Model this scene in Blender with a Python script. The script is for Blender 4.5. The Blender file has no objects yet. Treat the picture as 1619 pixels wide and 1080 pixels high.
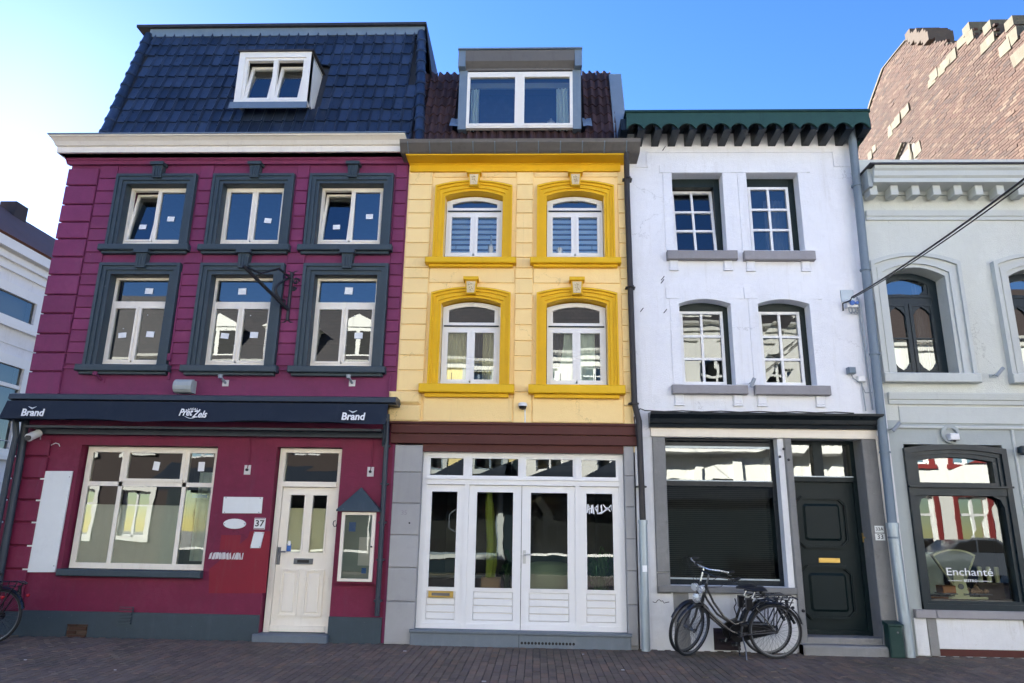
import bpy, math, random
from mathutils import Vector, Matrix, Euler
random.seed(7)
R = math.radians
S = bpy.context.scene
COL = S.collection

# ------------------------------------------------------------------ camera, sky, sun, exposure
CAM_M = Matrix(((0.99929312, -0.03698412, -0.006741), (0.03401484, 0.96586885, -0.25678853), (0.01600802, 0.25637772, 0.9664441)))
CAM_C = Vector((0, -9.8, 1.45))
FPX = 1120.0
cam_d = bpy.data.cameras.new('camera')
cam = bpy.data.objects.new('camera', cam_d)
COL.objects.link(cam)
cx, cy, cz = CAM_M.col[0].copy(), CAM_M.col[1].copy(), CAM_M.col[2].copy()
rot = Matrix((cx, cz, -cy)).transposed()          # camera looks along -Z, up is +Y
cam.matrix_world = Matrix.Translation(CAM_C) @ rot.to_4x4()
cam_d.sensor_width = 36.0
cam_d.lens = 36.0 * FPX / 1619.0
cam_d.clip_start = 0.05
cam_d.clip_end = 2000
S.camera = cam

SUN = Vector((-0.59163, 0.69128, 0.41485)).normalized()
W_ = bpy.data.worlds.new('World'); S.world = W_; W_.use_nodes = True
nt = W_.node_tree; nt.nodes.clear()
sky = nt.nodes.new('ShaderNodeTexSky'); sky.sky_type = 'NISHITA'; sky.sun_disc = False
sky.sun_elevation = math.asin(SUN.z); sky.sun_rotation = math.atan2(SUN.x, SUN.y)
sky.air_density = 1.0; sky.dust_density = 0.08; sky.ozone_density = 2.5; sky.altitude = 50
hs = nt.nodes.new('ShaderNodeHueSaturation'); hs.inputs['Saturation'].default_value = 1.28; hs.inputs['Hue'].default_value = 0.517
bg = nt.nodes.new('ShaderNodeBackground'); bg.inputs[1].default_value = 0.05
wo = nt.nodes.new('ShaderNodeOutputWorld')
nt.links.new(sky.outputs[0], hs.inputs['Color']); nt.links.new(hs.outputs[0], bg.inputs[0]); nt.links.new(bg.outputs[0], wo.inputs[0])

sd = bpy.data.lights.new('sun', 'SUN'); sd.energy = 4.2; sd.angle = R(0.5); sd.color = (1.0, 0.95, 0.87)
so = bpy.data.objects.new('sun', sd); COL.objects.link(so)
so.rotation_euler = SUN.to_track_quat('Z', 'Y').to_euler(); so.location = SUN * 40

S.view_settings.view_transform = 'Standard'; S.view_settings.look = 'None'
S.view_settings.gamma = 1.0; S.view_settings.use_curve_mapping = False
S.view_settings.exposure = 2.98

# ------------------------------------------------------------------ measuring: where a sight line of the survey camera meets a real plane
def ray(px, py):
    return (CAM_M @ Vector(((px - 809.5) / FPX, 1.0, -(py - 540) / FPX)))
def W(px, py, Y=0.0):
    d = ray(px, py); return CAM_C + d * ((Y - CAM_C.y) / d.y)
def WX(px, py, X):
    d = ray(px, py); return CAM_C + d * ((X - CAM_C.x) / d.x)
def WZ(px, py, Z=0.0):
    d = ray(px, py); return CAM_C + d * ((Z - CAM_C.z) / d.z)
def RC(tl, tr, br, bl, Y=0.0):
    a, b, c, d = [W(p[0], p[1], Y) for p in (tl, tr, br, bl)]
    return ((a.x + d.x) / 2, (b.x + c.x) / 2, (c.z + d.z) / 2, (a.z + b.z) / 2)   # x0 x1 z0 z1

# ------------------------------------------------------------------ materials
MATS = {}
def nodes_of(name):
    m = bpy.data.materials.new(name); m.use_nodes = True
    t = m.node_tree; t.nodes.clear()
    o = t.nodes.new('ShaderNodeOutputMaterial'); b = t.nodes.new('ShaderNodeBsdfPrincipled')
    t.links.new(b.outputs[0], o.inputs[0]); MATS[name] = m
    return m, t, b, o
def N(t, kind, **kw):
    n = t.nodes.new(kind)
    for k, v in kw.items():
        if k in n.inputs: n.inputs[k].default_value = v
        else: setattr(n, k, v)
    return n
def mixc(t, fac, a, b, mode='MIX'):
    m = t.nodes.new('ShaderNodeMix'); m.data_type = 'RGBA'; m.blend_type = mode
    for sock, v in ((m.inputs[0], fac), (m.inputs[6], a), (m.inputs[7], b)):
        if isinstance(v, (int, float)): sock.default_value = v
        elif isinstance(v, tuple): sock.default_value = (*v, 1)
        else: t.links.new(v, sock)
    return m.outputs[2]
def ramp(t, src, a, b, ca=0.0, cb=1.0):
    r = t.nodes.new('ShaderNodeMapRange'); r.inputs[1].default_value = a; r.inputs[2].default_value = b
    r.inputs[3].default_value = ca; r.inputs[4].default_value = cb; t.links.new(src, r.inputs[0]); return r.outputs[0]
def coords(t, scale=(1, 1, 1)):
    g = t.nodes.new('ShaderNodeNewGeometry'); m = t.nodes.new('ShaderNodeMapping'); m.inputs['Scale'].default_value = scale
    t.links.new(g.outputs['Position'], m.inputs[0]); return m.outputs[0]
def noise(t, co, scale, detail=4, rough=0.6):
    n = N(t, 'ShaderNodeTexNoise', Scale=scale, Detail=detail, Roughness=rough)
    if co is not None: t.links.new(co, n.inputs['Vector'])
    return n.outputs[0]
def vary(t, col, amt):
    oi = t.nodes.new('ShaderNodeObjectInfo')
    v = ramp(t, oi.outputs['Random'], 0, 1, 1 - amt, 1 + amt)
    h = N(t, 'ShaderNodeHueSaturation'); t.links.new(v, h.inputs['Value'])
    if isinstance(col, tuple): h.inputs['Color'].default_value = (*col, 1)
    else: t.links.new(col, h.inputs['Color'])
    return h.outputs[0]

def mat_paint(name, col, rough=0.6, dirt=0.25, dirtcol=(0.12, 0.11, 0.10), grain=60, bump=0.15, streak=0.3, blotch=0.18, rnd=0.0, chips=0.0, chipcol=(.55, .52, .48), metal=0.0, spec=0.3):
    m, t, b, o = nodes_of(name)
    crack = 'stucco' in name or 'plinth' in name
    co = coords(t); big = noise(t, co, 1.3, 5, .65); fine = noise(t, co, grain, 3, .7)
    mid = noise(t, co, 9, 5, .7)
    c = mixc(t, ramp(t, big, .35, .7, 0, blotch), col, tuple(x * .62 for x in col))
    c = mixc(t, ramp(t, mid, .45, .75, 0, blotch), c, tuple(min(1, x * 1.3 + .01) for x in col))
    st = noise(t, coords(t, (9, 9, .7)), 1.0, 5, .7)
    c = mixc(t, ramp(t, st, .55, .8, 0, streak), c, dirtcol)
    c = mixc(t, ramp(t, noise(t, co, 3.1, 8, .75), .58, .75, 0, dirt), c, dirtcol)
    if crack:      # hairline cracks, old filler patches and run-off stains with their own outlines
        dn = N(t, 'ShaderNodeTexNoise', Scale=2.5, Detail=5, Roughness=.7); t.links.new(co, dn.inputs['Vector'])
        va = N(t, 'ShaderNodeVectorMath', operation='MULTIPLY_ADD'); va.inputs[1].default_value = (.5, .5, .5); t.links.new(dn.outputs[1], va.inputs[0]); t.links.new(co, va.inputs[2])
        vo = N(t, 'ShaderNodeTexVoronoi', feature='DISTANCE_TO_EDGE', Scale=.75); t.links.new(va.outputs[0], vo.inputs['Vector'])
        cm = N(t, 'ShaderNodeMath', operation='MULTIPLY'); t.links.new(ramp(t, vo.outputs[0], .0, .0055, 1, 0), cm.inputs[0]); t.links.new(ramp(t, noise(t, co, .9, 3), .5, .58, 0, .55), cm.inputs[1])
        c = mixc(t, cm.outputs[0], c, tuple(x * .45 for x in col))
        c = mixc(t, ramp(t, noise(t, co, .55, 6, .75), .555, .575, 0, .16), c, tuple(min(1, x * 1.12 + .03) for x in col))
        c = mixc(t, ramp(t, noise(t, co, .8, 7, .8), .60, .63, 0, .20), c, tuple(x * .72 for x in col))
        c = mixc(t, ramp(t, noise(t, coords(t, (14, 14, .45)), 1.0, 6, .75), .60, .70, 0, .30), c, dirtcol)
    if chips: c = mixc(t, ramp(t, noise(t, co, 14, 6, .8), .70 - chips * .05, .71 - chips * .05, 0, 1), c, chipcol)
    if rnd: c = vary(t, c, rnd)
    t.links.new(c, b.inputs['Base Color'])
    t.links.new(ramp(t, mid, .3, .7, rough - .08, min(1, rough + .1)), b.inputs['Roughness'])
    b.inputs['Metallic'].default_value = metal; b.inputs['Specular IOR Level'].default_value = spec
    bp = N(t, 'ShaderNodeBump', Strength=bump, Distance=.01)
    mm = N(t, 'ShaderNodeMath', operation='ADD'); t.links.new(fine, mm.inputs[0]); t.links.new(mid, mm.inputs[1])
    t.links.new(mm.outputs[0], bp.inputs['Height']); t.links.new(bp.outputs[0], b.inputs['Normal'])
    return m
def mat_glass(name, tint=(.86, .9, .88), ior=2.35, wav=0.02):
    m, t, b, o = nodes_of(name); t.nodes.remove(b)
    tr = N(t, 'ShaderNodeBsdfTransparent'); tr.inputs[0].default_value = (*tint, 1)
    gl = N(t, 'ShaderNodeBsdfGlossy'); gl.inputs['Roughness'].default_value = 0.0; gl.inputs[0].default_value = (.95, 1, .98, 1)
    fr = N(t, 'ShaderNodeFresnel'); fr.inputs[0].default_value = ior
    oi = t.nodes.new('ShaderNodeObjectInfo')
    ad = N(t, 'ShaderNodeVectorMath', operation='MULTIPLY_ADD'); g = t.nodes.new('ShaderNodeNewGeometry')
    ad.inputs[1].default_value = (1, 1, 1); t.links.new(g.outputs['Position'], ad.inputs[0])
    cb = N(t, 'ShaderNodeCombineXYZ'); sc = N(t, 'ShaderNodeMath', operation='MULTIPLY'); sc.inputs[1].default_value = 40
    t.links.new(oi.outputs['Random'], sc.inputs[0]); t.links.new(sc.outputs[0], cb.inputs[1]); t.links.new(cb.outputs[0], ad.inputs[2])
    n = noise(t, ad.outputs[0], 2.2, 2, .45)
    bp = N(t, 'ShaderNodeBump', Strength=wav * 4, Distance=.004); t.links.new(n, bp.inputs['Height'])
    t.links.new(bp.outputs[0], gl.inputs['Normal'])
    mx = N(t, 'ShaderNodeMixShader'); t.links.new(fr.outputs[0], mx.inputs[0]); t.links.new(tr.outputs[0], mx.inputs[1]); t.links.new(gl.outputs[0], mx.inputs[2])
    t.links.new(mx.outputs[0], o.inputs[0]); return m
def mat_plain(name, col, rough=.5, metal=0.0, rnd=0.0, spec=.4):
    return mat_paint(name, col, rough, .12, tuple(x * .5 for x in col), 80, .06, .1, .12, rnd, metal=metal, spec=spec)

mat_paint('plum_stucco', (.20, .036, .105), .66, .3, (.10, .045, .08), 55, .35, .38, .4, .12, .12, (.42, .35, .38))
mat_paint('burgundy_stucco', (.175, .016, .052), .62, .3, (.14, .05, .09), 55, .3, .38, .45, 0, .25, (.35, .25, .27))
mat_paint('crimson_patch', (.23, .014, .030), .6, .1)
mat_paint('slate_paint', (.044, .066, .082), .5, .3, (.12, .13, .14), 70, .2, .25, .3, 0, .25, (.3, .3, .3))
mat_paint('cream_paint', (.88, .82, .70), .45, .22, (.50, .42, .32), 90, .15, .25, .1, 0, .12, (.35, .28, .2))
mat_paint('cream_cornice', (.84, .78, .68), .5, .25, (.45, .40, .34), 60, .15, .25, .15)
mat_paint('white_paint', (.80, .80, .79), .35, .1, (.45, .44, .42), 80, .08, .14, .06)
mat_paint('warm_white_paint', (.82, .77, .68), .42, .18, (.50, .46, .38), 80, .1, .2, .08)
mat_paint('yellow_stucco', (.95, .70, .32), .75, .06, (.45, .33, .16), 60, .3, .06, .06, .035)
mat_paint('ochre_paint', (.80, .47, .010), .55, .16, (.45, .28, .03), 70, .22, .25, .18)
mat_paint('keystone_stone', (.80, .66, .42), .8, .5, (.45, .36, .2), 120, .9, .1, .4)
mat_paint('zinc', (.135, .125, .115), .55, .4, (.06, .055, .05), 30, .15, .5, .3, .06, metal=.15)
mat_paint('lead', (.16, .21, .26), .5, .35, (.30, .32, .34), 25, .25, .4, .3, metal=.1)
mat_paint('wood_stain', (.085, .022, .018), .55, .3, (.03, .01, .01), 90, .3, .1, .3, .06)
mat_paint('granite', (.36, .36, .36), .7, .2, (.16, .16, .17), 190, .5, .2, .14, .09)
mat_paint('bluestone', (.15, .18, .21), .6, .35, (.30, .30, .29), 90, .4, .2, .3, .06)
mat_paint('old_bluestone', (.23, .23, .225), .75, .8, (.10, .10, .095), 70, .7, .35, .4, .10, .25, (.38, .37, .35))
mat_paint('sill_stone', (.30, .29, .30), .75, .4, (.16, .155, .15), 120, .5, .3, .3, .06)
mat_paint('white_stucco', (.80, .81, .84), .8, .38, (.50, .48, .44), 70, .6, .38, .16)
mat_paint('white_plinth', (.70, .71, .72), .8, .45, (.40, .37, .31), 70, .5, .45, .2, 0, .25, (.42, .38, .32))
mat_paint('dark_green', (.014, .045, .040), .35, .2, (.04, .06, .055), 60, .1, .2, .3)
mat_paint('door_green', (.0045, .013, .015), .42, .08, (.02, .03, .03), 30, .05, .1, .2, spec=.2)
mat_paint('gutter_green', (.020, .066, .056), .6, .45, (.012, .03, .03), 40, .2, .5, .4)
mat_paint('black_trim', (.008, .014, .020), .32, .15, (.03, .04, .05), 40, .06, .2, .3)
mat_paint('ivory_board', (.80, .73, .62), .45, .25, (.52, .44, .36), 60, .1, .15, .1)
mat_paint('grey_stucco', (.60, .62, .57), .8, .2, (.40, .41, .39), 60, .5, .2, .12)
mat_paint('grey_trim', (.37, .41, .41), .6, .25, (.22, .25, .26), 60, .22, .25, .14)
mat_paint('pale_trim', (.52, .55, .53), .6, .25, (.32, .34, .35), 60, .2, .25, .14)
mat_paint('petrol_frame', (.010, .021, .028), .35, .2, (.05, .07, .08), 60, .08, .2, .2)
mat_paint('awning_cloth', (.015, .023, .038), .8, .25, (.045, .055, .075), 140, .2, .3, .3)
mat_paint('awning_metal', (.035, .048, .065), .42, .25, (.08, .09, .10), 60, .08, .2, .2)
mat_paint('panel_white', (.74, .77, .76), .5, .25, (.45, .46, .44), 60, .08, .2, .1)
mat_paint('pipe_dark', (.035, .032, .034), .5, .35, (.08, .07, .06), 50, .1, .3, .3)
mat_paint('pipe_blue', (.17, .22, .27), .5, .35, (.10, .12, .14), 50, .12, .3, .25)
mat_paint('galvanised', (.40, .46, .50), .4, .4, (.25, .28, .30), 35, .1, .4, .3, metal=.5)
mat_paint('tile_blue', (.026, .040, .072), .33, .3, (.05, .065, .085), 50, .25, .3, .45, .34)
mat_paint('tile_brown', (.055, .030, .030), .8, .5, (.016, .012, .013), 60, .5, .3, .5, .35)
mat_paint('window_black', (.006, .016, .015), .4, .1, (.02, .03, .03))
mat_paint('roof_redbrown', (.15, .075, .055), .85, .4, (.06, .04, .035), 20, .8, .3, .5)
mat_paint('roof_board', (.045, .050, .06), .7)
mat_paint('rolled_tile', (.028, .022, .024), .8)
mat_paint('marl', (.115, .10, .07), .85, .4, (.30, .26, .18), 40, .6, .3, .3, .12)
mat_paint('mortar', (.085, .065, .052), .95, .4, (.1, .09, .08), 40, .6, .3, .3)
mat_paint('joint_sand', (.028, .025, .026), .95, .3, (.02, .03, .015), 40, .4, 0, .4)
mat_paint('interior_wall', (.16, .15, .135), .9, .1)
mat_paint('interior_floor', (.08, .06, .05), .7, .1)
mat_paint('curtain_cream', (.80, .77, .60), .9, .1, (.5, .48, .4), 60, .1, .1, .1)
mat_paint('curtain_white', (.74, .84, .80), .9, .1, (.5, .55, .5), 60, .1, .1, .1)
mat_paint('curtain_grey', (.12, .13, .17), .9, .1)
mat_paint('frosted_film', (.27, .30, .29), .85, .2, (.2, .2, .2), 30, .1, .2, .15)
mat_paint('window_film', (.66, .69, .66), .85, .2, (.4, .4, .4), 30, .1, .25, .15)
mat_plain('blind_fabric', (.62, .74, .88), .9)
mat_plain('paper', (.85, .87, .88), .8)
mat_plain('grime_paper', (.62, .60, .60), .9)
mat_plain('rubber', (.013, .014, .016), .65)
mat_plain('bike_black', (.010, .011, .014), .3, rnd=.2, spec=.6)
mat_plain('saddle_black', (.016, .016, .018), .5)
mat_plain('chrome', (.75, .78, .80), .25, .6)
mat_plain('steel', (.17, .18, .20), .42, .9)
mat_plain('brass', (.62, .42, .12), .35, .8)
mat_plain('wrought_iron', (.018, .020, .026), .55)
mat_plain('white_plastic', (.74, .75, .76), .35)
mat_plain('grey_plastic', (.30, .34, .38), .45)
mat_plain('blue_plastic', (.03, .12, .42), .3)
mat_plain('black_plastic', (.012, .012, .013), .35)
mat_plain('red_plastic', (.40, .01, .02), .25)
mat_plain('black_ink', (.012, .012, .014), .5)
mat_plain('white_ink', (.82, .84, .86), .6)
mat_plain('light_grey_ink', (.62, .66, .70), .6)
mat_plain('scale_enamel', (.60, .62, .40), .35)
mat_plain('copper_bowl', (.40, .18, .07), .4, .4)
mat_plain('terracotta', (.42, .28, .18), .8)
mat_plain('cactus_green', (.30, .38, .06), .6)
mat_plain('leaf_green', (.06, .14, .05), .5, rnd=.4)
mat_plain('armchair_fabric', (.36, .46, .30), .8)
mat_plain('ceramic', (.55, .55, .52), .4)
mat_plain('vent_dark', (.012, .012, .013), .7)
mat_paint('louvre', (.028, .020, .024), .7, .3, (.01, .01, .01))
mat_plain('car_paint', (.10, .11, .13), .2, .3)
mat_paint('opp_white', (.80, .79, .74), .8, .1)
mat_paint('opp_yellow', (.80, .66, .30), .8, .1)
mat_paint('opp_brick', (.055, .042, .04), .85, .3)
mat_paint('opp_red', (.22, .03, .03), .7, .1)
mat_glass('glass')
mat_glass('old_glass', ior=1.95, wav=.05)
mat_glass('far_glass', ior=2.3, wav=.02)
mat_glass('bistro_glass', ior=1.95, wav=.02)
mat_glass('blind_glass', ior=1.5, wav=.03)
mat_glass('shop_mirror', tint=(.55, .6, .58), ior=2.5, wav=.03)

def mat_brick(name, cols, rough=.85):
    m, t, b, o = nodes_of(name)
    oi = t.nodes.new('ShaderNodeObjectInfo'); g = t.nodes.new('ShaderNodeNewGeometry')
    at = t.nodes.new('ShaderNodeAttribute'); at.attribute_name = 'tone'
    ad = N(t, 'ShaderNodeMath', operation='ADD'); t.links.new(oi.outputs['Random'], ad.inputs[0]); t.links.new(at.outputs['Fac'], ad.inputs[1])
    fr = N(t, 'ShaderNodeMath', operation='FRACT'); t.links.new(ad.outputs[0], fr.inputs[0])
    cr = t.nodes.new('ShaderNodeValToRGB'); e = cr.color_ramp.elements
    e[0].color = (*cols[0], 1); e[1].color = (*cols[-1], 1); e[1].position = 1
    for i, c in enumerate(cols[1:-1]):
        n = e.new((i + 1) / (len(cols) - 1)); n.color = (*c, 1)
    t.links.new(fr.outputs[0], cr.inputs[0])
    co = coords(t)
    c = mixc(t, ramp(t, noise(t, co, 1.2, 5, .7), .4, .7, 0, .5), cr.outputs[0], tuple(x * .6 for x in cols[0]))
    c = mixc(t, ramp(t, noise(t, co, 40, 4, .8), .4, .75, 0, .4), c, tuple(min(1, x * 1.5 + .02) for x in cols[1]))
    t.links.new(c, b.inputs['Base Color']); b.inputs['Roughness'].default_value = rough; b.inputs['Specular IOR Level'].default_value = .25
    if name == 'clinker': c = mixc(t, ramp(t, noise(t, co, .7, 6, .7), .5, .68, 0, .45), c, (.05, .062, .03)); t.links.new(c, b.inputs['Base Color'])
    bp = N(t, 'ShaderNodeBump', Strength=.5, Distance=.006); t.links.new(noise(t, co, 70, 4, .8), bp.inputs['Height']); t.links.new(bp.outputs[0], b.inputs['Normal'])
mat_brick('clinker', [(.11, .086, .070), (.165, .125, .098), (.20, .155, .12), (.13, .105, .09), (.23, .15, .105), (.14, .115, .105)])
mat_brick('gable_brick', [(.046, .022, .015), (.070, .033, .021), (.026, .015, .013), (.085, .048, .032), (.055, .023, .016), (.125, .085, .058)])

def mat_far_paving():
    m, t, b, o = nodes_of('far_paving')
    co = coords(t); br = N(t, 'ShaderNodeTexBrick'); t.links.new(co, br.inputs['Vector'])
    br.inputs['Scale'].default_value = 1; br.inputs['Brick Width'].default_value = .085; br.inputs['Row Height'].default_value = .2; br.inputs['Mortar Size'].default_value = .006
    br.inputs['Color1'].default_value = (.085, .068, .07, 1); br.inputs['Color2'].default_value = (.11, .085, .08, 1); br.inputs['Mortar'].default_value = (.04, .035, .035, 1)
    t.links.new(br.outputs[0], b.inputs['Base Color']); b.inputs['Roughness'].default_value = .85
mat_far_paving()
def mat_opp_slate():
    m, t, b, o = nodes_of('opp_slate'); g = t.nodes.new('ShaderNodeNewGeometry'); sp = t.nodes.new('ShaderNodeSeparateXYZ'); cb = t.nodes.new('ShaderNodeCombineXYZ')
    t.links.new(g.outputs['Position'], sp.inputs[0]); t.links.new(sp.outputs['X'], cb.inputs[0]); t.links.new(sp.outputs['Z'], cb.inputs[1])
    br = N(t, 'ShaderNodeTexBrick'); t.links.new(cb.outputs[0], br.inputs['Vector']); br.inputs['Scale'].default_value = 1; br.inputs['Brick Width'].default_value = .22; br.inputs['Row Height'].default_value = .15; br.inputs['Mortar Size'].default_value = .012
    br.inputs['Color1'].default_value = (.030, .028, .032, 1); br.inputs['Color2'].default_value = (.045, .038, .040, 1); br.inputs['Mortar'].default_value = (.012, .012, .013, 1)
    t.links.new(br.outputs[0], b.inputs['Base Color']); b.inputs['Roughness'].default_value = .6
mat_opp_slate()

# ------------------------------------------------------------------ objects
WL = {}
def tag(o, label=None, cat=None, group=None, kind=None):
    if label: o['label'] = label
    if cat: o['category'] = cat
    if group: o['group'] = group
    if kind: o['kind'] = kind
    return o
def thing(name, label, cat, loc=(0, 0, 0), group=None):
    o = bpy.data.objects.new(name, None); COL.objects.link(o); o.location = loc; o.empty_display_size = .1
    WL[o] = Vector(loc); return tag(o, label, cat, group)

SPLIT = {'cheek', 'aluminium_bead', 'frame_post', 'floor', 'room_wall', 'fluting', 'inner_wall', 'shop_front', 'scale_pan', 'sticker', 'shaped_corner', 'conduit', 'roller_box', 'dormer_roof', 'dormer_lining', 'interior_backing', 'frame_head'}
class MB:
    def __init__(s): s.v = []; s.f = []; s.tone = None
    def add(s, vs, fs):
        n = len(s.v); s.v += [Vector(v) for v in vs]; s.f += [tuple(i + n for i in f) for f in fs]; return s
    def quad(s, a, b, c, d): return s.add((a, b, c, d), ((0, 1, 2, 3),))
    def box(s, x0, x1, y0, y1, z0, z1, bev=0.0, faces='all'):
        if bev <= 0:
            vs = [(x, y, z) for z in (z0, z1) for y in (y0, y1) for x in (x0, x1)]
            return s.add(vs, ((0, 2, 3, 1), (4, 5, 7, 6), (0, 1, 5, 4), (2, 6, 7, 3), (0, 4, 6, 2), (1, 3, 7, 5)))
        b = bev   # front (-y) edges chamfered
        vs = [(x0, y1, z0), (x1, y1, z0), (x1, y1, z1), (x0, y1, z1), (x0, y0 + b, z0), (x1, y0 + b, z0), (x1, y0 + b, z1), (x0, y0 + b, z1),
              (x0 + b, y0, z0 + b), (x1 - b, y0, z0 + b), (x1 - b, y0, z1 - b), (x0 + b, y0, z1 - b)]
        return s.add(vs, ((0, 3, 2, 1), (0, 1, 5, 4), (1, 2, 6, 5), (2, 3, 7, 6), (3, 0, 4, 7), (4, 5, 9, 8), (5, 6, 10, 9), (6, 7, 11, 10), (7, 4, 8, 11), (8, 9, 10, 11)))
    def prism(s, poly, y0, y1):          # poly in (x,z), extruded along y
        n = len(poly)
        vs = [(p[0], y0, p[1]) for p in poly] + [(p[0], y1, p[1]) for p in poly]
        fs = [tuple(range(n)), tuple(range(2 * n - 1, n - 1, -1))] + [(i, n + i, n + (i + 1) % n, (i + 1) % n) for i in range(n)]
        return s.add(vs, fs)
    def prof(s, x0, x1, poly, inset=0.0):   # poly in (y,z) extruded along x; returns mitred by y with inset factor
        n = len(poly); ym = max(p[0] for p in poly)
        vs = [(x0 + (p[0] - ym) * inset, p[0], p[1]) for p in poly] + [(x1 - (p[0] - ym) * inset, p[0], p[1]) for p in poly]
        fs = [tuple(range(n)), tuple(range(2 * n - 1, n - 1, -1))] + [(i, n + i, n + (i + 1) % n, (i + 1) % n) for i in range(n)]
        return s.add(vs, fs)
    def band(s, inn, out, yf, yb):       # inn, out: same-length open polylines in (x,z)
        n = len(inn)
        vs = [(p[0], yf, p[1]) for p in inn] + [(p[0], yf, p[1]) for p in out] + [(p[0], yb, p[1]) for p in inn] + [(p[0], yb, p[1]) for p in out]
        fs = []
        for i in range(n - 1):
            fs += [(i, i + 1, n + i + 1, n + i), (n + i, n + i + 1, 3 * n + i + 1, 3 * n + i), (i, 2 * n + i, 2 * n + i + 1, i + 1), (2 * n + i, 3 * n + i, 3 * n + i + 1, 2 * n + i + 1)]
        fs += [(0, n, 3 * n, 2 * n), (n - 1, 3 * n - 1, 4 * n - 1, 2 * n - 1)]
        return s.add(vs, fs)
    def tube(s, pts, r, seg=8, cap=True):
        pts = [Vector(p) for p in pts]; n0 = len(s.v); rs = r if isinstance(r, (list, tuple)) else [r] * len(pts)
        up = None
        for i, p in enumerate(pts):
            d = (pts[min(i + 1, len(pts) - 1)] - pts[max(i - 1, 0)]).normalized()
            if up is None: up = Vector((0, 0, 1)) if abs(d.z) < .9 else Vector((1, 0, 0))
            a = d.cross(up).normalized(); b = a.cross(d).normalized(); up = b
            for k in range(seg):
                th = 2 * math.pi * k / seg; s.v.append(p + (a * math.cos(th) + b * math.sin(th)) * rs[i])
        for i in range(len(pts) - 1):
            for k in range(seg):
                k2 = (k + 1) % seg; s.f.append((n0 + i * seg + k, n0 + i * seg + k2, n0 + (i + 1) * seg + k2, n0 + (i + 1) * seg + k))
        if cap:
            s.f.append(tuple(n0 + k for k in range(seg))[::-1]); s.f.append(tuple(n0 + (len(pts) - 1) * seg + k for k in range(seg)))
        return s
    def lathe(s, prof, c=(0, 0, 0), seg=14, axis='z'):
        n0 = len(s.v); c = Vector(c)
        for (r, h) in prof:
            for k in range(seg):
                th = 2 * math.pi * k / seg; a, b = r * math.cos(th), r * math.sin(th)
                s.v.append(c + (Vector((a, b, h)) if axis == 'z' else Vector((a, h, b)) if axis == 'y' else Vector((h, a, b))))
        for i in range(len(prof) - 1):
            for k in range(seg):
                k2 = (k + 1) % seg; s.f.append((n0 + i * seg + k, n0 + i * seg + k2, n0 + (i + 1) * seg + k2, n0 + (i + 1) * seg + k))
        s.f.append(tuple(n0 + k for k in range(seg))[::-1]); s.f.append(tuple(n0 + (len(prof) - 1) * seg + k for k in range(seg)))
        return s
    def xf(s, fn): s.v = [Vector(fn(v)) for v in s.v]; return s
    def pieces(s):
        p = list(range(len(s.v)))
        def find(a):
            while p[a] != a: p[a] = p[p[a]]; a = p[a]
            return a
        for f in s.f:
            for k in f[1:]: p[find(k)] = find(f[0])
        g = {}
        for f in s.f: g.setdefault(find(f[0]), []).append(f)
        out = []
        for fs in g.values():
            ids = sorted(set(k for f in fs for k in f)); mp = {k: i for i, k in enumerate(ids)}; m = MB()
            m.v = [s.v[k] for k in ids]; m.f = [tuple(mp[k] for k in f) for f in fs]; out.append(m)
        return out
    def build(s, name, mat, parent=None, origin=None, rot=None, smooth=False, kind=None, label=None):
        if name in SPLIT and parent is not None:
            ps = s.pieces()
            if len(ps) > 1:
                for q in ps: o = q._build(name, mat, parent, origin, rot, smooth, kind, label)
                return o
        return s._build(name, mat, parent, origin, rot, smooth, kind, label)
    def _build(s, name, mat, parent=None, origin=None, rot=None, smooth=False, kind=None, label=None):
        pw = WL[parent] if parent is not None else Vector((0, 0, 0))
        og = Vector(origin) if origin is not None else pw
        me = bpy.data.meshes.new(name); me.from_pydata([tuple(v - og) for v in s.v], [], s.f)
        me.materials.append(MATS[mat]); me.validate()
        if s.tone is not None:
            a = me.attributes.new('tone', 'FLOAT', 'POINT'); a.data.foreach_set('value', s.tone[:len(me.vertices)])
        if smooth:
            for p in me.polygons: p.use_smooth = True
            try: me.set_sharp_from_angle(angle=R(40))
            except Exception: pass
        o = bpy.data.objects.new(name, me); COL.objects.link(o)
        if parent is not None: o.parent = parent
        o.location = og - pw; WL[o] = og
        if rot: o.rotation_euler = rot
        if kind: o['kind'] = kind
        if label: o['label'] = label
        return o
def text(name, s, x, z, y, size, mat, parent, shear=0.0, ext=.002, align='CENTER', sx=1.0, bold=0.0, rotz=0, spacing=1.0, rotx=90):
    c = bpy.data.curves.new(name, 'FONT'); c.body = s; c.size = size; c.shear = shear; c.extrude = ext; c.offset = bold
    c.align_x = align; c.align_y = 'CENTER'; c.space_character = spacing; c.resolution_u = 3
    t = bpy.data.objects.new(name, c); COL.objects.link(t)
    bpy.context.view_layer.update()
    me = bpy.data.meshes.new_from_object(t.evaluated_get(bpy.context.evaluated_depsgraph_get()))
    COL.objects.unlink(t); bpy.data.objects.remove(t)
    me.materials.clear(); me.materials.append(MATS[mat])
    mm = Matrix.Rotation(R(rotz), 4, 'Y') @ Matrix.Rotation(R(rotx), 4, 'X') @ Matrix.Diagonal((sx, 1, 1, 1))
    me.transform(mm)
    o = bpy.data.objects.new(name, me); COL.objects.link(o); o.parent = parent; o.location = Vector((x, y, z)) - WL[parent]; WL[o] = Vector((x, y, z))
    return o

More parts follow.
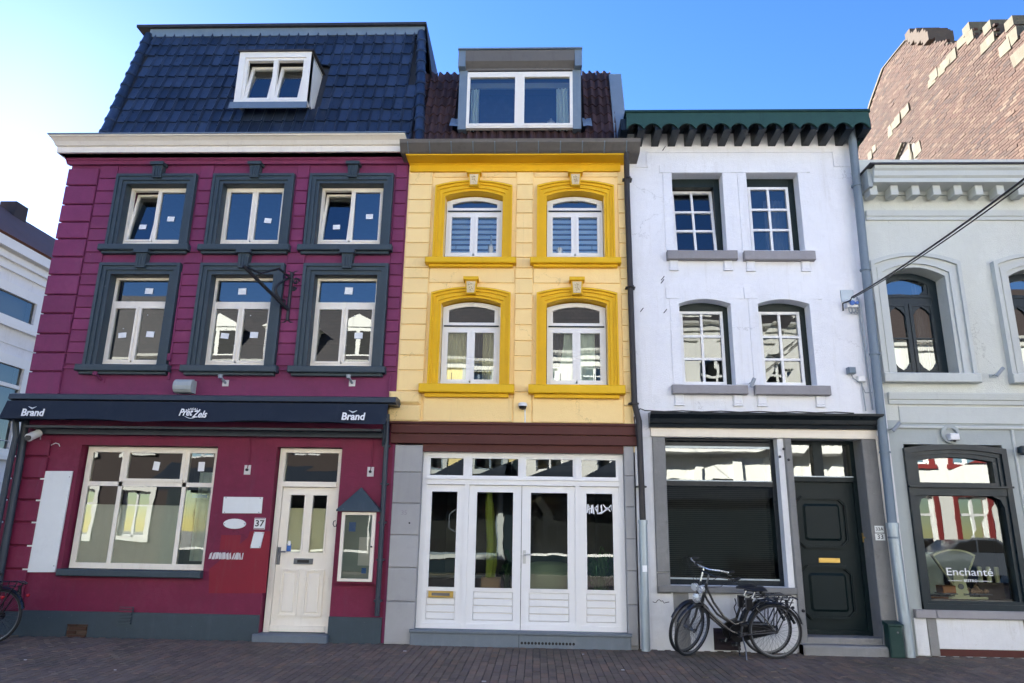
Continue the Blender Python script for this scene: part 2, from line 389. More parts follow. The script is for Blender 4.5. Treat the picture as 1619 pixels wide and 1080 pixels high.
def outline(x0, x1, z0, zs, rise=0.0, n=10):
    pts = [(x0, z0)]
    if rise <= 0: return pts + [(x0, zs), (x1, zs), (x1, z0)]
    xm, hw = (x0 + x1) / 2, (x1 - x0) / 2
    for i in range(n + 1):
        x = x0 + (x1 - x0) * i / n; pts.append((x, zs + rise * (1 - ((x - xm) / hw) ** 2)))
    return pts + [(x1, z0)]
def grow(x0, x1, z0, zs, rise, g, n=10): return outline(x0 - g, x1 + g, z0, zs + g, rise, n)

def wall_sheet(mb, x0, x1, z0, z1, ops, Y=0.0, depth=.3):
    xs = sorted(set([x0, x1] + [v for o in ops for v in o[:2] if x0 < v < x1])); zs = sorted(set([z0, z1] + [v for o in ops for v in o[2:4] if z0 < v < z1]))
    for i in range(len(xs) - 1):
        for j in range(len(zs) - 1):
            cxm, czm = (xs[i] + xs[i + 1]) / 2, (zs[j] + zs[j + 1]) / 2
            if any(o[0] < cxm < o[1] and o[2] < czm < o[3] for o in ops): continue
            for yy in (Y, Y + depth):
                mb.quad((xs[i], yy, zs[j]), (xs[i + 1], yy, zs[j]), (xs[i + 1], yy, zs[j + 1]), (xs[i], yy, zs[j + 1]))
    for o in ops:
        a, b, c, d = o[:4]; y0, y1 = Y, Y + depth
        mb.quad((a, y0, c), (a, y1, c), (a, y1, d), (a, y0, d)); mb.quad((b, y0, c), (b, y0, d), (b, y1, d), (b, y1, c))
        mb.quad((a, y0, d), (a, y1, d), (b, y1, d), (b, y0, d)); mb.quad((a, y0, c), (b, y0, c), (b, y1, c), (a, y1, c))
    return mb

def shell(house, x0, x1, floors, ztop, back=5.0):
    """side walls, back wall, floor slabs of one house, so that the rooms behind the glass are real"""
    m = MB(); m.box(x0 + .01, x0 + .16, .31, back, -.1, ztop); m.box(x1 - .16, x1 - .01, .31, back, -.1, ztop); m.box(x0 + .01, x1 - .01, back, back + .2, -.1, ztop)
    m.build('room_wall', 'interior_wall', house)
    f = MB()
    for z in floors: f.box(x0 + .16, x1 - .16, .305, back, z - .12, z)
    f.box(x0 + .01, x1 - .01, .305, back + .2, ztop, ztop + .1)
    f.build('floor', 'interior_floor', house)

def window(house, rect, Y, cells, fw=.055, rise=0.0, frame='cream_paint', bars=(), sash='same', sw=.045, fd=.07, glass='glass', name='window', bot=None):
    """rect x0,x1,z0,z1 outer frame; bars: (x0,x1,z0,z1) main members; cells: dict(r, sash, tilt, nx, nz, paper)"""
    x0, x1, z0, z1 = rect; sash = frame if sash == 'same' else sash
    m = MB(); b = fw if bot is None else bot
    zs = z1 - rise
    m.band(outline(x0 + fw, x1 - fw, z0 + b, zs - fw, rise), outline(x0, x1, z0, zs, rise), Y, Y + fd)
    m.box(x0, x1, Y - .002, Y + fd + .002, z0, z0 + b)
    for q in bars: m.box(q[0], q[1], Y + .004, Y + fd - .004, q[2], q[3])
    w = m.build(name, frame, house)
    for c in cells:
        a, bb, c0, c1 = c['r']; s_ = c.get('sash', True); k = sw if s_ else 0
        tilt = c.get('tilt', 0); og = Vector(((a + bb) / 2, Y + .03, c0)); rot = (-R(tilt), 0, 0) if tilt else None
        rr = c.get('rise', 0)
        if s_:
            ms = MB(); ms.band(outline(a + k, bb - k, c0 + k, c1 - rr - k, rr), outline(a, bb, c0, c1 - rr, rr), Y - .008, Y + .05); ms.box(a, bb, Y - .01, Y + .052, c0, c0 + k)
            ms.build('sash', sash, w, og, rot)
        nx, nz = c.get('nx', 1), c.get('nz', 1); mw = c.get('mw', .022)
        if nx > 1 or nz > 1:
            for i in range(1, nx):
                xx = a + k + (bb - a - 2 * k) * i / nx
                MB().box(xx - mw / 2, xx + mw / 2, Y - .006, Y + .035, c0 + k, c1 - k).build('glazing_bar', sash, w, og, rot)
            for j in range(1, nz):
                zz = c0 + k + (c1 - c0 - 2 * k) * j / nz
                MB().box(a + k, bb - k, Y - .0045, Y + .0335, zz - mw / 2, zz + mw / 2).build('glazing_bar', sash, w, og, rot)
        for i in range(nx):
            for j in range(nz):
                pa = a + k + (bb - a - 2 * k) * i / nx; pb = a + k + (bb - a - 2 * k) * (i + 1) / nx
                pc = c0 + k + (c1 - c0 - 2 * k) * j / nz; pd = c0 + k + (c1 - c0 - 2 * k) * (j + 1) / nz
                e = .004
                yw = [random.uniform(-.0015, .0015) for _ in range(2)]
                o = MB().quad((pa - e, Y + .022 + yw[0], pc - e), (pb + e, Y + .022 - yw[0], pc - e), (pb + e, Y + .022 + yw[1], pd + e), (pa - e, Y + .022 + yw[0] + yw[1] + yw[0], pd + e)).build('pane', glass, w, og, rot)
        for p in c.get('paper', ()):
            ux, uz, ws, hs_ = p; px_ = a + (bb - a) * ux; pz_ = c0 + (c1 - c0) * uz; an = random.uniform(-.12, .12)
            pm = MB().box(-ws / 2, ws / 2, 0, .0015, -hs_ / 2, hs_ / 2); ca, sa = math.cos(an), math.sin(an)
            pm.xf(lambda v: (px_ + v.x * ca - v.z * sa, Y + .012 + v.y, pz_ + v.x * sa + v.z * ca))
            pm.build('paper_sticker', 'paper', w, og, rot)
    return w
def room_backing(house): pass

def surround(house, rect, rise, widths, mat, Y=0.0, name='window_surround', sillz=None):
    """moulded architrave: nested bands; widths: list of (outer growth, front y)"""
    x0, x1, z0, z1 = rect; zs = z1 - rise; m = MB(); g0 = 0
    for g, yf in widths:
        m.band(grow(x0, x1, z0, zs, rise, g0), grow(x0, x1, z0, zs, rise, g), yf, Y + .0); g0 = g
    if rise > 0:   # spandrel fill above the arch, inside the square wall opening
        oi = outline(x0, x1, z0, zs, rise)[1:-1]; MB().band(oi, [(p[0], z1 + .003) for p in oi], Y + .003, Y + .297).build('arch_head', mat, house)
    return m.build(name, mat, house)
def sill(house, x0, x1, z0, z1, mat, d=.12, lower=.045, name='window_sill'):
    m = MB(); h = z1 - z0
    m.box(x0, x1, -d, .3 if False else .0, z0 + h * .3, z1, .012)
    if lower: m.box(x0 + lower, x1 - lower, -d * .6, 0, z0, z0 + h * .3, .006)
    return m.build(name, mat, house)
def keystone(house, cxm, z0, z1, w, mat, d=.13, facemat=None):
    m = MB(); h = z1 - z0
    m.prism([(cxm - w * .34, z0), (cxm + w * .34, z0), (cxm + w * .42, z1 - h * .2), (cxm - w * .42, z1 - h * .2)], -d * .85, 0)
    m.box(cxm - w * .55, cxm + w * .55, -d - .02, 0, z1 - h * .2, z1)
    o = m.build('keystone', mat, house)
    if facemat:
        f = MB(); f.prism([(cxm - w * .26, z0 + h * .06), (cxm + w * .26, z0 + h * .06), (cxm + w * .33, z1 - h * .26), (cxm - w * .33, z1 - h * .26)], -d * .85 - .012, -d * .85)
        for k in range(7):
            a = k * 2.4; f.lathe([(.001, -.02), (w * .07, -.012), (w * .08, 0)], (cxm + math.cos(a) * w * .15 * (.4 + k % 2 * .6), -d * .85 - .012, z0 + h * .42 + math.sin(a) * h * .2), 6, 'y')
        f.build('carved_ornament', facemat, o)
    else:
        f = MB()
        for k in (-1, 0, 1): f.box(cxm + k * w * .2 - w * .05, cxm + k * w * .2 + w * .05, -d * .85 - .012, -d * .85, z0 + h * .1, z1 - h * .28)
        f.build('fluting', mat, o)
    return o
def block(house, name, mat, x0, x1, z0, z1, d=.018, gap=.008, bev=.007, y=0.0):
    if 'course' in name or 'panel' in name: d, gap = d + .008, gap + .002
    if x1 - x0 < .05 or z1 - z0 < .03: return
    return MB().box(x0 + gap, x1 - gap, y - d, y, z0 + gap, z1 - gap, bev).build(name, mat, house)
def curtain(parent, x0, x1, z0, z1, y, mat, folds=10, amp=.02, swag=0.0):
    m = MB(); n = folds * 4
    cols = []
    for i in range(n + 1):
        u = i / n; yy = y + amp * math.sin(u * folds * 2 * math.pi + .4 * math.sin(7 * u))
        cols.append((u, yy))
    n0 = 0
    for (u, yy) in cols:
        for (v) in (0, .33, .66, 1):
            x = x0 + (x1 - x0) * u; xs = x + swag * (1 - v) ** 2 * (x1 - x0) * (1 - u); m.v.append(Vector((xs, yy, z0 + (z1 - z0) * v)))
    for i in range(n):
        for j in range(3): m.f.append((i * 4 + j, (i + 1) * 4 + j, (i + 1) * 4 + j + 1, i * 4 + j + 1))
    return m.build('curtain', mat, parent, smooth=True)
def rod(pts, r, name, mat, parent, seg=6): return MB().tube(pts, r, seg).build(name, mat, parent, smooth=True)

exec_parts = []
XL, XPY, XYW, XWG, XGR = -7.33, -2.0, 1.33, 4.77, 11.0
# ------------------------------------------------------------------ street of clinker bricks
street = MB().quad((-90, -120, -.016), (90, -120, -.016), (90, 160, -.016), (-90, 160, -.016)).build('street', 'far_paving')
tag(street, 'dark red-grey clinker brick street in front of the row of houses', None, None, 'structure')
bed = MB().quad((-11, -3.6, -.011), (11, -3.6, -.011), (11, .02, -.011), (-11, .02, -.011)).build('joint_sand', 'joint_sand', street)
def brick_mb(L=.2, Wd=.078, H=.045, b=.004):
    m = MB(); vs = [(-Wd / 2, -L / 2, -H), (Wd / 2, -L / 2, -H), (Wd / 2, L / 2, -H), (-Wd / 2, L / 2, -H), (-Wd / 2, -L / 2, -b), (Wd / 2, -L / 2, -b), (Wd / 2, L / 2, -b), (-Wd / 2, L / 2, -b),
                    (-Wd / 2 + b, -L / 2 + b, 0), (Wd / 2 - b, -L / 2 + b, 0), (Wd / 2 - b, L / 2 - b, 0), (-Wd / 2 + b, L / 2 - b, 0)]
    return m.add(vs, ((0, 1, 5, 4), (1, 2, 6, 5), (2, 3, 7, 6), (3, 0, 4, 7), (4, 5, 9, 8), (5, 6, 10, 9), (6, 7, 11, 10), (7, 4, 8, 11), (8, 9, 10, 11)))
rnd = random.Random(3)
spots = []
cw, cl = .0835, .207
i = 0
x = -10.6
while x < 10.6:
    off = (i % 2) * cl / 2 + rnd.uniform(-.012, .012); y = -3.5 + off
    while y < -.02:
        spots.append((x + rnd.uniform(-.0015, .0015), y, rnd.uniform(-.004, .0015), rnd.uniform(-.012, .012), rnd.uniform(-.012, .012), rnd.uniform(-.015, .015)))
        y += cl
    x += cw; i += 1
def visible(p):
    d = CAM_M.transposed() @ (Vector((p[0], p[1], 0)) - CAM_C)
    u, v = 809.5 + FPX * d.x / d.y, 540 - FPX * d.z / d.y
    return (-4 < u < 1623 and v < 1084), (Vector((p[0], p[1], 0)) - CAM_C).length
near = sorted([p for p in spots if visible(p)[0]], key=lambda p: visible(p)[1])[:300]
ns = set(near)
first = None
for p in near:
    if first is None: first = brick_mb().build('brick', 'clinker', street); o = first
    else: o = first.copy(); COL.objects.link(o); o.parent = street
    o.location = (p[0], p[1], p[2]); o.rotation_euler = p[3:6]
rest = MB(); rest.tone = []
for p in spots:
    if p in ns or abs(p[0]) > 9.6: continue
    b = brick_mb(); mt = Matrix.Translation(Vector(p[:3])) @ Euler(p[3:6]).to_matrix().to_4x4()
    n = len(rest.v); rest.v += [mt @ v for v in b.v]; rest.f += [tuple(k + n for k in f) for f in b.f]; rest.tone += [rnd.random()] * len(b.v)
rest.build('paving_bricks', 'clinker', street, kind='stuff')
# a few scraps and cigarette ends lie on it
for k, (px, py, s_) in enumerate([(985, 1060, .018), (922, 1035, .012), (640, 1030, .02), (40, 1044, .014), (182, 1060, .012), (765, 1078, .022)]):
    q = WZ(px, py); MB().box(q.x - s_, q.x + s_, q.y - s_ * .5, q.y + s_ * .5, .003, .007).build('litter', 'grime_paper', street)
# ------------------------------------------------------------------ plum house
H = thing('plum_house', 'plum and burgundy stucco house with blue tiled mansard roof, leftmost of the row', 'house', ((XL + XPY) / 2, 0, 0))
TOPR = [RC((207, 299), (294, 299), (283, 385), (195, 385), .13), RC((360, 298), (448, 298), (441, 384), (347, 384), .13), RC((510, 295), (605, 295), (601, 382), (502, 382), .13)]
MIDR = [RC((184, 442), (268, 442), (247, 575), (161, 575), .13), RC((341.5, 440.5), (433, 439.5), (415.6, 575), (323.7, 575), .13), RC((501.5, 439), (594.8, 439), (587.4, 576), (491, 576), .13)]
TOPR = [(a, b, TOPR[1][2], TOPR[1][3]) for a, b, c, d in TOPR]; MIDR = [(a, b, MIDR[1][2], MIDR[1][3]) for a, b, c, d in MIDR]
sh3 = (.075, .055, .035)
TOPR = [(a, b + s_, c, d) for (a, b, c, d), s_ in zip(TOPR, sh3)]; MIDR = [(a, b + s_, c, d) for (a, b, c, d), s_ in zip(MIDR, sh3)]
ST = (W(400, 385, -.13).z, W(400, 398.5, -.13).z); SM = (W(390, 577, -.13).z, W(390, 592, -.13).z)
def opn(r): return (r[0] + .002, r[1] + .01, (ST[0] if r[2] > 5 else SM[0]) - .004, r[3] + .004)
OT = [opn(r) for r in TOPR]; OM = [opn(r) for r in MIDR]
SH = RC((140.6, 707.3), (349, 707), (327, 901), (108.6, 899), .12)
DR = RC((444, 709.5), (543, 709.5), (522, 1004), (417, 1002), .12)
zcor = W(400, 262).z; zaw = W(400, 640).z
ops = OT + OM
m = wall_sheet(MB(), XL, XPY, zaw, zcor, ops)
m.build('upper_wall', 'plum_stucco', H)
gop = [(SH[0] - .03, SH[1] + .01, SH[2], SH[3] + .01), (DR[0] - .02, DR[1] + .01, .0, DR[3] + .01)]
wall_sheet(MB(), XL, XPY, -.1, zaw, gop).build('lower_wall', 'burgundy_stucco', H)
shell(H, XL, XPY, [0.05, W(400, 640).z, W(400, 402).z, zcor + .3], zcor + .35)
# plinth, with the patch where brick shows
zpl = W(300, 970).z; bh = RC((106.5, 984), (140, 984), (140, 1010), (106.5, 1010))
pm = MB()
for (a, b, c, d) in [(XL, bh[0], 0, zpl), (bh[0], bh[1], bh[3], zpl), (bh[1], gop[1][0], 0, zpl), (gop[1][1], XPY - .01, 0, zpl), (bh[0], bh[1], 0, bh[2])]: pm.box(a, b, -.03, .0, c - .02, d)
pm.build('plinth', 'slate_paint', H)
hole = MB().box(bh[0], bh[1], -.012, -.001, bh[2], bh[3]).build('mortar', 'mortar', H)
zz = bh[2] + .01
for r_ in range(4):
    hgt = (bh[3] - bh[2]) / 4 - .012
    for a, b in ([(bh[0] + .005, bh[0] + .13), (bh[0] + .145, bh[1] - .005)] if r_ % 2 else [(bh[0] + .03, bh[1] - .02)]):
        MB().box(a, b, -.026, -.012, zz, zz + hgt, .003).build('brick', 'gable_brick', H)
    zz += hgt + .012
vt = RC((190, 959), (213, 959), (211, 987), (189, 987))
v = MB().box(vt[0], vt[1], -.036, -.03, vt[2], vt[3]); v.build('vent_plate', 'slate_paint', H)
for k in range(6):
    z0 = vt[2] + (vt[3] - vt[2]) * (k + .2) / 6; MB().box(vt[0] + .01, vt[1] - .01, -.052, -.036, z0, z0 + .02).build('vent_slat', 'burgundy_stucco' if k > 3 else 'slate_paint', H)
# corner quoins and rusticated stucco courses
ys = [268, 295, 325, 352.6, 379, 407.7, 436, 467.5, 497, 529, 558.8, 588.7]
qz = [W(110, y).z for y in ys] ; qx1 = W(144, 355).x
for a, b in zip(qz[:-1], qz[1:]): block(H, 'quoin', 'plum_stucco', XL - .03, qx1, b, a, .045, .011, .012)
block(H, 'quoin', 'plum_stucco', XL - .03, qx1, zaw + .05, qz[-1], .045, .011, .012)
lx1 = W(67, 790).x
lz = [W(50, y).z for y in (694, 722, 757, 791, 826, 863, 900, 968)]
for a, b in zip(lz[:-1], lz[1:]): block(H, 'quoin', 'burgundy_stucco', XL - .03, lx1, b, a, .045, .011, .012)
zrow = [W(130, y).z for y in (399.5, 417, 434.4, 451.7, 469, 487, 504.6, 522.6, 541.4, 558.8, 577)] 
zrow = [W(370, 262).z] + [W(370, y).z for y in (283, 303, 323, 343, 363, 382)] + zrow
sur_w = .23
cols = [(qx1 + .01, OT[0][0] - sur_w + .08, OM[0][0] - sur_w + .03), (OT[0][1] + .13, OT[1][0] - .15, None), (OT[1][1] + .13, OT[2][0] - .15, None), (OT[2][1] + .13, XPY - .02, None)]
colx = [(qx1, OM[0][0] - .17), (OM[0][1] + .17, OM[1][0] - .17), (OM[1][1] + .17, OM[2][0] - .17), (OM[2][1] + .17, XPY - .015)]
colx_t = [(qx1, OT[0][0] - .17), (OT[0][1] + .17, OT[1][0] - .17), (OT[1][1] + .17, OT[2][0] - .17), (OT[2][1] + .17, XPY - .015)]
for j, (a, b) in enumerate(zip(zrow[:-1], zrow[1:])):
    for (x0, x1) in (colx_t if j < 7 else colx): block(H, 'stucco_course', 'plum_stucco', x0, x1, b, a, .016, .006, .006)
# panel under the first-floor windows with its thin moulding
MB().box(XL + .02, XPY - .02, -.022, 0, zrow[-1] - .06, zrow[-1] - .035).build('string_moulding', 'plum_stucco', H)
# window surrounds, keystones, sills
for r in OT + OM:
    m = MB(); a, b, c, d = r
    m.quad((a + .002, -.001, c + .01), (a + .002, .13, c + .01), (a + .002, .13, d - .002), (a + .002, -.001, d - .002)).quad((b - .002, -.001, c + .01), (b - .002, .13, c + .01), (b - .002, .13, d - .002), (b - .002, -.001, d - .002)).quad((a + .002, -.001, d - .002), (a + .002, .13, d - .002), (b - .002, .13, d - .002), (b - .002, -.001, d - .002))
    m.build('window_reveal', 'slate_paint', H)
for i, r in enumerate(OT): surround(H, r, 0, [(.05, -.03), (.11, -.055), (.15, -.075)], 'slate_paint')
for i, r in enumerate(OM): surround(H, r, 0, [(.06, -.03), (.12, -.055), (.165, -.08)], 'slate_paint')
for r in OT:
    sill(H, r[0] - .22, r[1] + .20, ST[1], ST[0], 'slate_paint', .13); keystone(H, (r[0] + r[1]) / 2 + .02, r[3] + .07, r[3] + .32, .19, 'slate_paint')
for r in OM:
    sill(H, r[0] - .24, r[1] + .22, SM[1], SM[0], 'slate_paint', .13); keystone(H, (r[0] + r[1]) / 2 + .02, r[3] + .08, r[3] + .36, .20, 'slate_paint')
# casement windows
for i, r in enumerate(TOPR):
    x0, x1, z0, z1 = r; xm = (x0 + x1 - sh3[i] * .5) / 2; f = .038
    til = (9, 0, 9)[i]
    window(H, (x0, x1, ST[0], z1), .13, [dict(r=(x0 + f, xm - .012, z0 + f * .3, z1 - f), tilt=til, paper=[(.5, .32, .11, .08)] if i != 1 else []),
                       dict(r=(xm + .012, x1 - f, z0 + f * .3, z1 - f), paper=[((.5, .5, .6)[i], (.45, .42, .5)[i], .11, .08)])], bars=[(xm - .02, xm + .02, z0 + .03, z1 - f)], fw=f, bot=z0 - ST[0] + f * .3, sw=.032)
pap = [[(.6, .5, .12, .09)], [(.45, .5, .12, .1)], [(.52, .55, .12, .11)]]
for i, r in enumerate(MIDR):
    x0, x1, z0, z1 = r; xm = (x0 + x1 - sh3[i] * .5) / 2; f = .038; zt = z0 + (z1 - z0) * (575 - 483) / (575 - 441)
    w_ = window(H, (x0, x1, SM[0], z1), .13, [dict(r=(x0 + f, x1 - f, zt + .04, z1 - f), sash=False, paper=pap[i]), dict(r=(x0 + f, xm - .012, z0 + f * .3, zt - .04), paper=[(.5, .48, .12, .08), (.5, .6, .012, .012)] if i != 2 else []),
                       dict(r=(xm + .012, x1 - f, z0 + f * .3, zt - .04), paper=[(.5, .5, .12, .09), (.3, .85, .012, .012)])], bars=[(x0 + f, x1 - f, zt - .04, zt + .04), (xm - .02, xm + .02, z0 + .03, zt - .04)], fw=f, bot=z0 - SM[0] + f * .3, sw=.032)
# cornice between wall and roof
zc0, zc1 = W(400, 239, -.28).z, W(400, 211.5, -.42).z
XCL, XCR = W(90, 219, -.42).x, W(640, 211, -.42).x
pf = [(0, zc0), (-.26, zc0), (-.27, zc0 + (zc1 - zc0) * .42), (-.30, zc0 + (zc1 - zc0) * .46), (-.34, zc0 + (zc1 - zc0) * .7), (-.40, zc0 + (zc1 - zc0) * .9), (-.42, zc1 - .02), (-.42, zc1), (0, zc1)]
MB().prof(XL, XCR, pf).add([(XL, p[0], p[1]) for p in pf] + [(XL + p[0] * .35, p[0], p[1]) for p in pf] + [(XL + p[0] * .35, .3, p[1]) for p in pf], [(i, i + 1, len(pf) + i + 1, len(pf) + i) for i in range(len(pf) - 1)] + [(len(pf) + i, len(pf) + i + 1, 2 * len(pf) + i + 1, 2 * len(pf) + i) for i in range(len(pf) - 1)] + [tuple(range(2 * len(pf), 3 * len(pf)))]).build('roof_cornice', 'cream_cornice', H)
MB().box(XL - .16, XCR + .01, -.44, .1, zc1, zc1 + .018).build('lead_flashing', 'lead', H)
pf2 = [(0, zcor), (-.06, zcor), (-.065, zcor + .05), (-.09, zcor + .07), (-.10, zcor + .13), (-.16, zcor + .17), (-.17, zcor + .20), (-.22, zc0), (0, zc0)]
MB().prof(XL - .03, XPY - .01, pf2, .25).build('wall_cornice', 'plum_stucco', H)
# mansard roof
zr0, zr1 = zc1 + .02, W(450, 64, .95).z
YA, YB = -.02, .80
def slope(u, v): return Vector((u, YA + (YB - YA) * v, zr0 + (zr1 - zr0) * v))
RXL, RXR = W(152, 214, YA).x, W(668, 207, YA).x
tL = W(228, 62, YB).x; RXRT = W(670, 56, YB).x
core = MB(); 
core.add([(RXL, YA + .1, zr0), (RXR, YA + .1, zr0), (RXR, 6, zr0), (RXL, 6, zr0), (tL, YB + .08, zr1), (RXRT, YB + .08, zr1), (RXRT, 6, zr1), (tL, 6, zr1)], ((0, 1, 5, 4), (1, 2, 6, 5), (3, 0, 4, 7), (4, 5, 6, 7), (2, 3, 7, 6)))
core.build('roof_deck', 'roof_board', H)
DM = RC((380, 82.7), (494, 81.7), (484, 161.7), (369, 162.7), -.02)   # dormer face
tw = .172; ncol = int((RXR - RXL + .1) / tw); nrow = 10; sl = math.hypot(YB - YA, zr1 - zr0); th = sl / nrow
ang = math.atan2(zr1 - zr0, YB - YA)
def tile_mb(w, h, roll=True):
    prof = [(0, 0), (w * .10, -.004), (w * .5, -.008), (w * .76, .0), (w * .82, .024), (w * .90, .035), (w * .98, .024), (w * 1.03, .0)]
    m = MB(); n = len(prof)
    for (v, lift, dz) in ((0, .020, 0), (0, .0, .0), (1.12, -.004, 0)):
        for k, (x, y) in enumerate(prof):
            ex = -.018 if (v == 0 and k in (3, 4, 5, 6, 7)) else 0
            m.v.append(Vector((x, h * v + ex, (y + lift) if not (v == 0 and lift == 0) else -.012)))
    for k in range(n - 1): m.f += [(k, k + 1, 2 * n + k + 1, 2 * n + k), (n + k, n + k + 1, k + 1, k)]
    return m
def tile_frame(o3, xdir=1):
    # local (x, along slope, out) -> world
    s_ = Vector((0, math.cos(ang), math.sin(ang))); nrm = Vector((0, -math.sin(ang), math.cos(ang)))
    return Matrix(((1, s_.x, nrm.x, o3.x), (0, s_.y, nrm.y, o3.y), (0, s_.z, nrm.z, o3.z), (0, 0, 0, 1)))
roof = MB().box(XCR - .3, XCR - .25, .1, .2, zr0, zr0 + .02).build('tile_batten', 'roof_board', H)
first = None; rt = random.Random(31)
for j in range(nrow):
    v = j / nrow; xl = RXL + (tL - RXL) * v; xr = RXR + (RXRT - RXR) * v - .16
    for i_ in range(-2, ncol + 1):
        xx = RXL + .02 + i_ * tw
        if xx < xl + .05 or xx + tw > xr + .06: continue
        zc_ = slope(0, v).z
        if DM[0] - .1 < xx + tw / 2 < DM[1] + .10 and DM[2] - .12 < zc_ + th * .4 < DM[3] + .02: continue
        if first is None: first = tile_mb(tw, th).build('roof_tile', 'tile_blue', H, origin=(0, 0, 0), smooth=True); o = first
        else: o = first.copy(); COL.objects.link(o); o.parent = H
        mw = tile_frame(slope(xx, v)); mw.translation -= WL[H]; o.matrix_local = mw @ Matrix.Rotation(rt.uniform(-.018, .018), 4, 'Z') @ Matrix.Rotation(rt.uniform(-.03, .01), 4, 'X') @ Matrix.Translation((0, rt.uniform(-.006, .006), rt.uniform(0, .006)))
    for side, (x_a) in ((0, xl), (1, xr + .04)):
        m = MB(); hr = .085
        for (vv, r_) in ((0, hr), (.1, hr * 1.12), (.2, hr), (1.05, hr * .86)):
            for k in range(7):
                a_ = math.pi * (k / 6); m.v.append(Vector((.08 - math.cos(a_) * r_, th * vv, math.sin(a_) * r_)))
        for q in range(3):
            for k in range(6): m.f.append((q * 7 + k, q * 7 + k + 1, (q + 1) * 7 + k + 1, (q + 1) * 7 + k))
        m.f.append(tuple(range(6, -1, -1)))
        o = m.build('verge_tile', 'tile_blue', H, origin=(0, 0, 0), smooth=True); dx = ((tL - RXL) if side == 0 else (RXRT - RXR)) / nrow
        mw = tile_frame(slope(x_a, v)); sh = Matrix.Identity(4); mw.translation -= WL[H]
        o.matrix_local = mw @ Matrix.Rotation(-math.atan2(dx, th), 4, 'Z')
# lead edge and roof edge trim at the top
zt0 = zr1 + .01
MB().box(tL + .1, RXRT + .02, YB - .03, YB + .12, zt0 - .05, zt0 + .11).build('lead_flashing', 'lead', H)
MB().box(tL - .12, RXRT + .05, YB - .09, 6.1, zt0 + .11, zt0 + .16).build('roof_edge_trim', 'pipe_dark', H)
MB().add([(RXR + .12, YA + .55, zr0 + .9), (RXRT + .05, YB - .09, zt0 + .11), (RXRT + .05, 6, zt0 + .11), (RXRT + .1, 6, zr0), (RXR + .14, .6, zr0), (RXRT + .08, YB - .09, zt0 + .11)], ((0, 1, 2, 3, 4),)).build('side_boarding', 'pipe_dark', H)
# roof dormer window
x0, x1, z0, z1 = DM
m = MB(); fo = .10
m.band(outline(x0 + fo, x1 - fo * .8, z0 + .03, z1 - fo), outline(x0, x1, z0, z1), -.02, .10); m.box(x0 + .001, x1 - .001, -.03, .10, z0 - .02, z0 + .04)
dw = m.build('dormer', 'warm_white_paint', H)
MB().box(x1 - .03, x1, -.018, .9, z0 + .04, z1 - .01).box(x0, x0 + .03, -.018, .9, z0 + .04, z1 - .01).build('cheek', 'warm_white_paint', dw)
MB().box(x0 - .03, x1 + .04, -.05, .9, z1, z1 + .03).build('dormer_roof', 'pipe_dark', dw)
MB().box(x0 - .04, x1 + .02, -.0, .02, z0 - .14, z0 - .01).xf(lambda v: (v.x, v.y - .06 + (0 if v.z > z0 - .05 else -.03), v.z)).build('lead_apron', 'lead', dw)
MB().box(x0 + .1, x1 - .1, .7, .72, z0, z1).box(x0, x1, .1, .7, z1 - .05, z1 - .03).build('dormer_lining', 'interior_wall', dw)
xm = (x0 + x1) / 2 + .01; r = (x0 + fo, x1 - fo * .8, z0 + .02, z1 - fo)
window(H, r, .0, [dict(r=(r[0] + .045, xm - .035, r[2] + .03, r[3] - .04), tilt=13), dict(r=(xm + .035, r[1] - .045, r[2] + .03, r[3] - .04), tilt=13)], fw=.045, frame='warm_white_paint', bars=[(xm - .035, xm + .035, r[2] + .02, r[3] - .02)], bot=.03, name='dormer_window')
# ground floor window
x0, x1, z0, z1 = SH; f = .075
ma = x0 + (x1 - x0) * (455 - 331) / (822 - 331) + .03; mb_ = x0 + (x1 - x0) * (705 - 331) / (822 - 331); zt = z0 + (z1 - z0) * (899 - 767) / (899 - 707)
b1 = (ma - .005, ma + .05); b2 = (mb_ - .035, mb_ + .02)
gw = window(H, SH, .12, [dict(r=(x0 + f, b1[0], zt + .03, z1 - f * .5), sash=False, paper=[]), dict(r=(b1[1], b2[0], zt + .03, z1 - f * .5), sw=.03, paper=[(.52, .5, .09, .12)]), dict(r=(b2[1], x1 - f, zt + .03, z1 - f * .5), sash=False, paper=[(.5, .5, .09, .13)]),
                    dict(r=(x0 + f, b1[0], z0 + f, zt - .03), sash=False), dict(r=(b1[1], b2[0], z0 + f, zt - .03), sash=False), dict(r=(b2[1], x1 - f, z0 + f, zt - .03), sash=False)],
            fw=f, bars=[(b1[0], b1[1], z0 + f, z1 - f * .3), (b2[0], b2[1], z0 + f, z1 - f * .3), (x0 + f, x1 - f, zt - .03, zt + .03)], glass='old_glass')
MB().box(x0 + f, b2[0], .155, .157, z0 + f, z0 + (z1 - z0) * .60 * .86).build('frosted_film', 'window_film', gw)
curtain(gw, b2[1], x1 - .05, z0 + .1, zt + .2, .5, 'curtain_white', 4)
MB().box(x0 - .03, x1 + .02, -.10, .13, z0 - .09, z0 + .0, .012).build('window_sill', 'slate_paint', H)
sg = MB().box(b2[1] + .02, b2[1] + .24, .3, .31, zt - .17, zt - .12); sg.build('sign_plate', 'blue_plastic', gw)
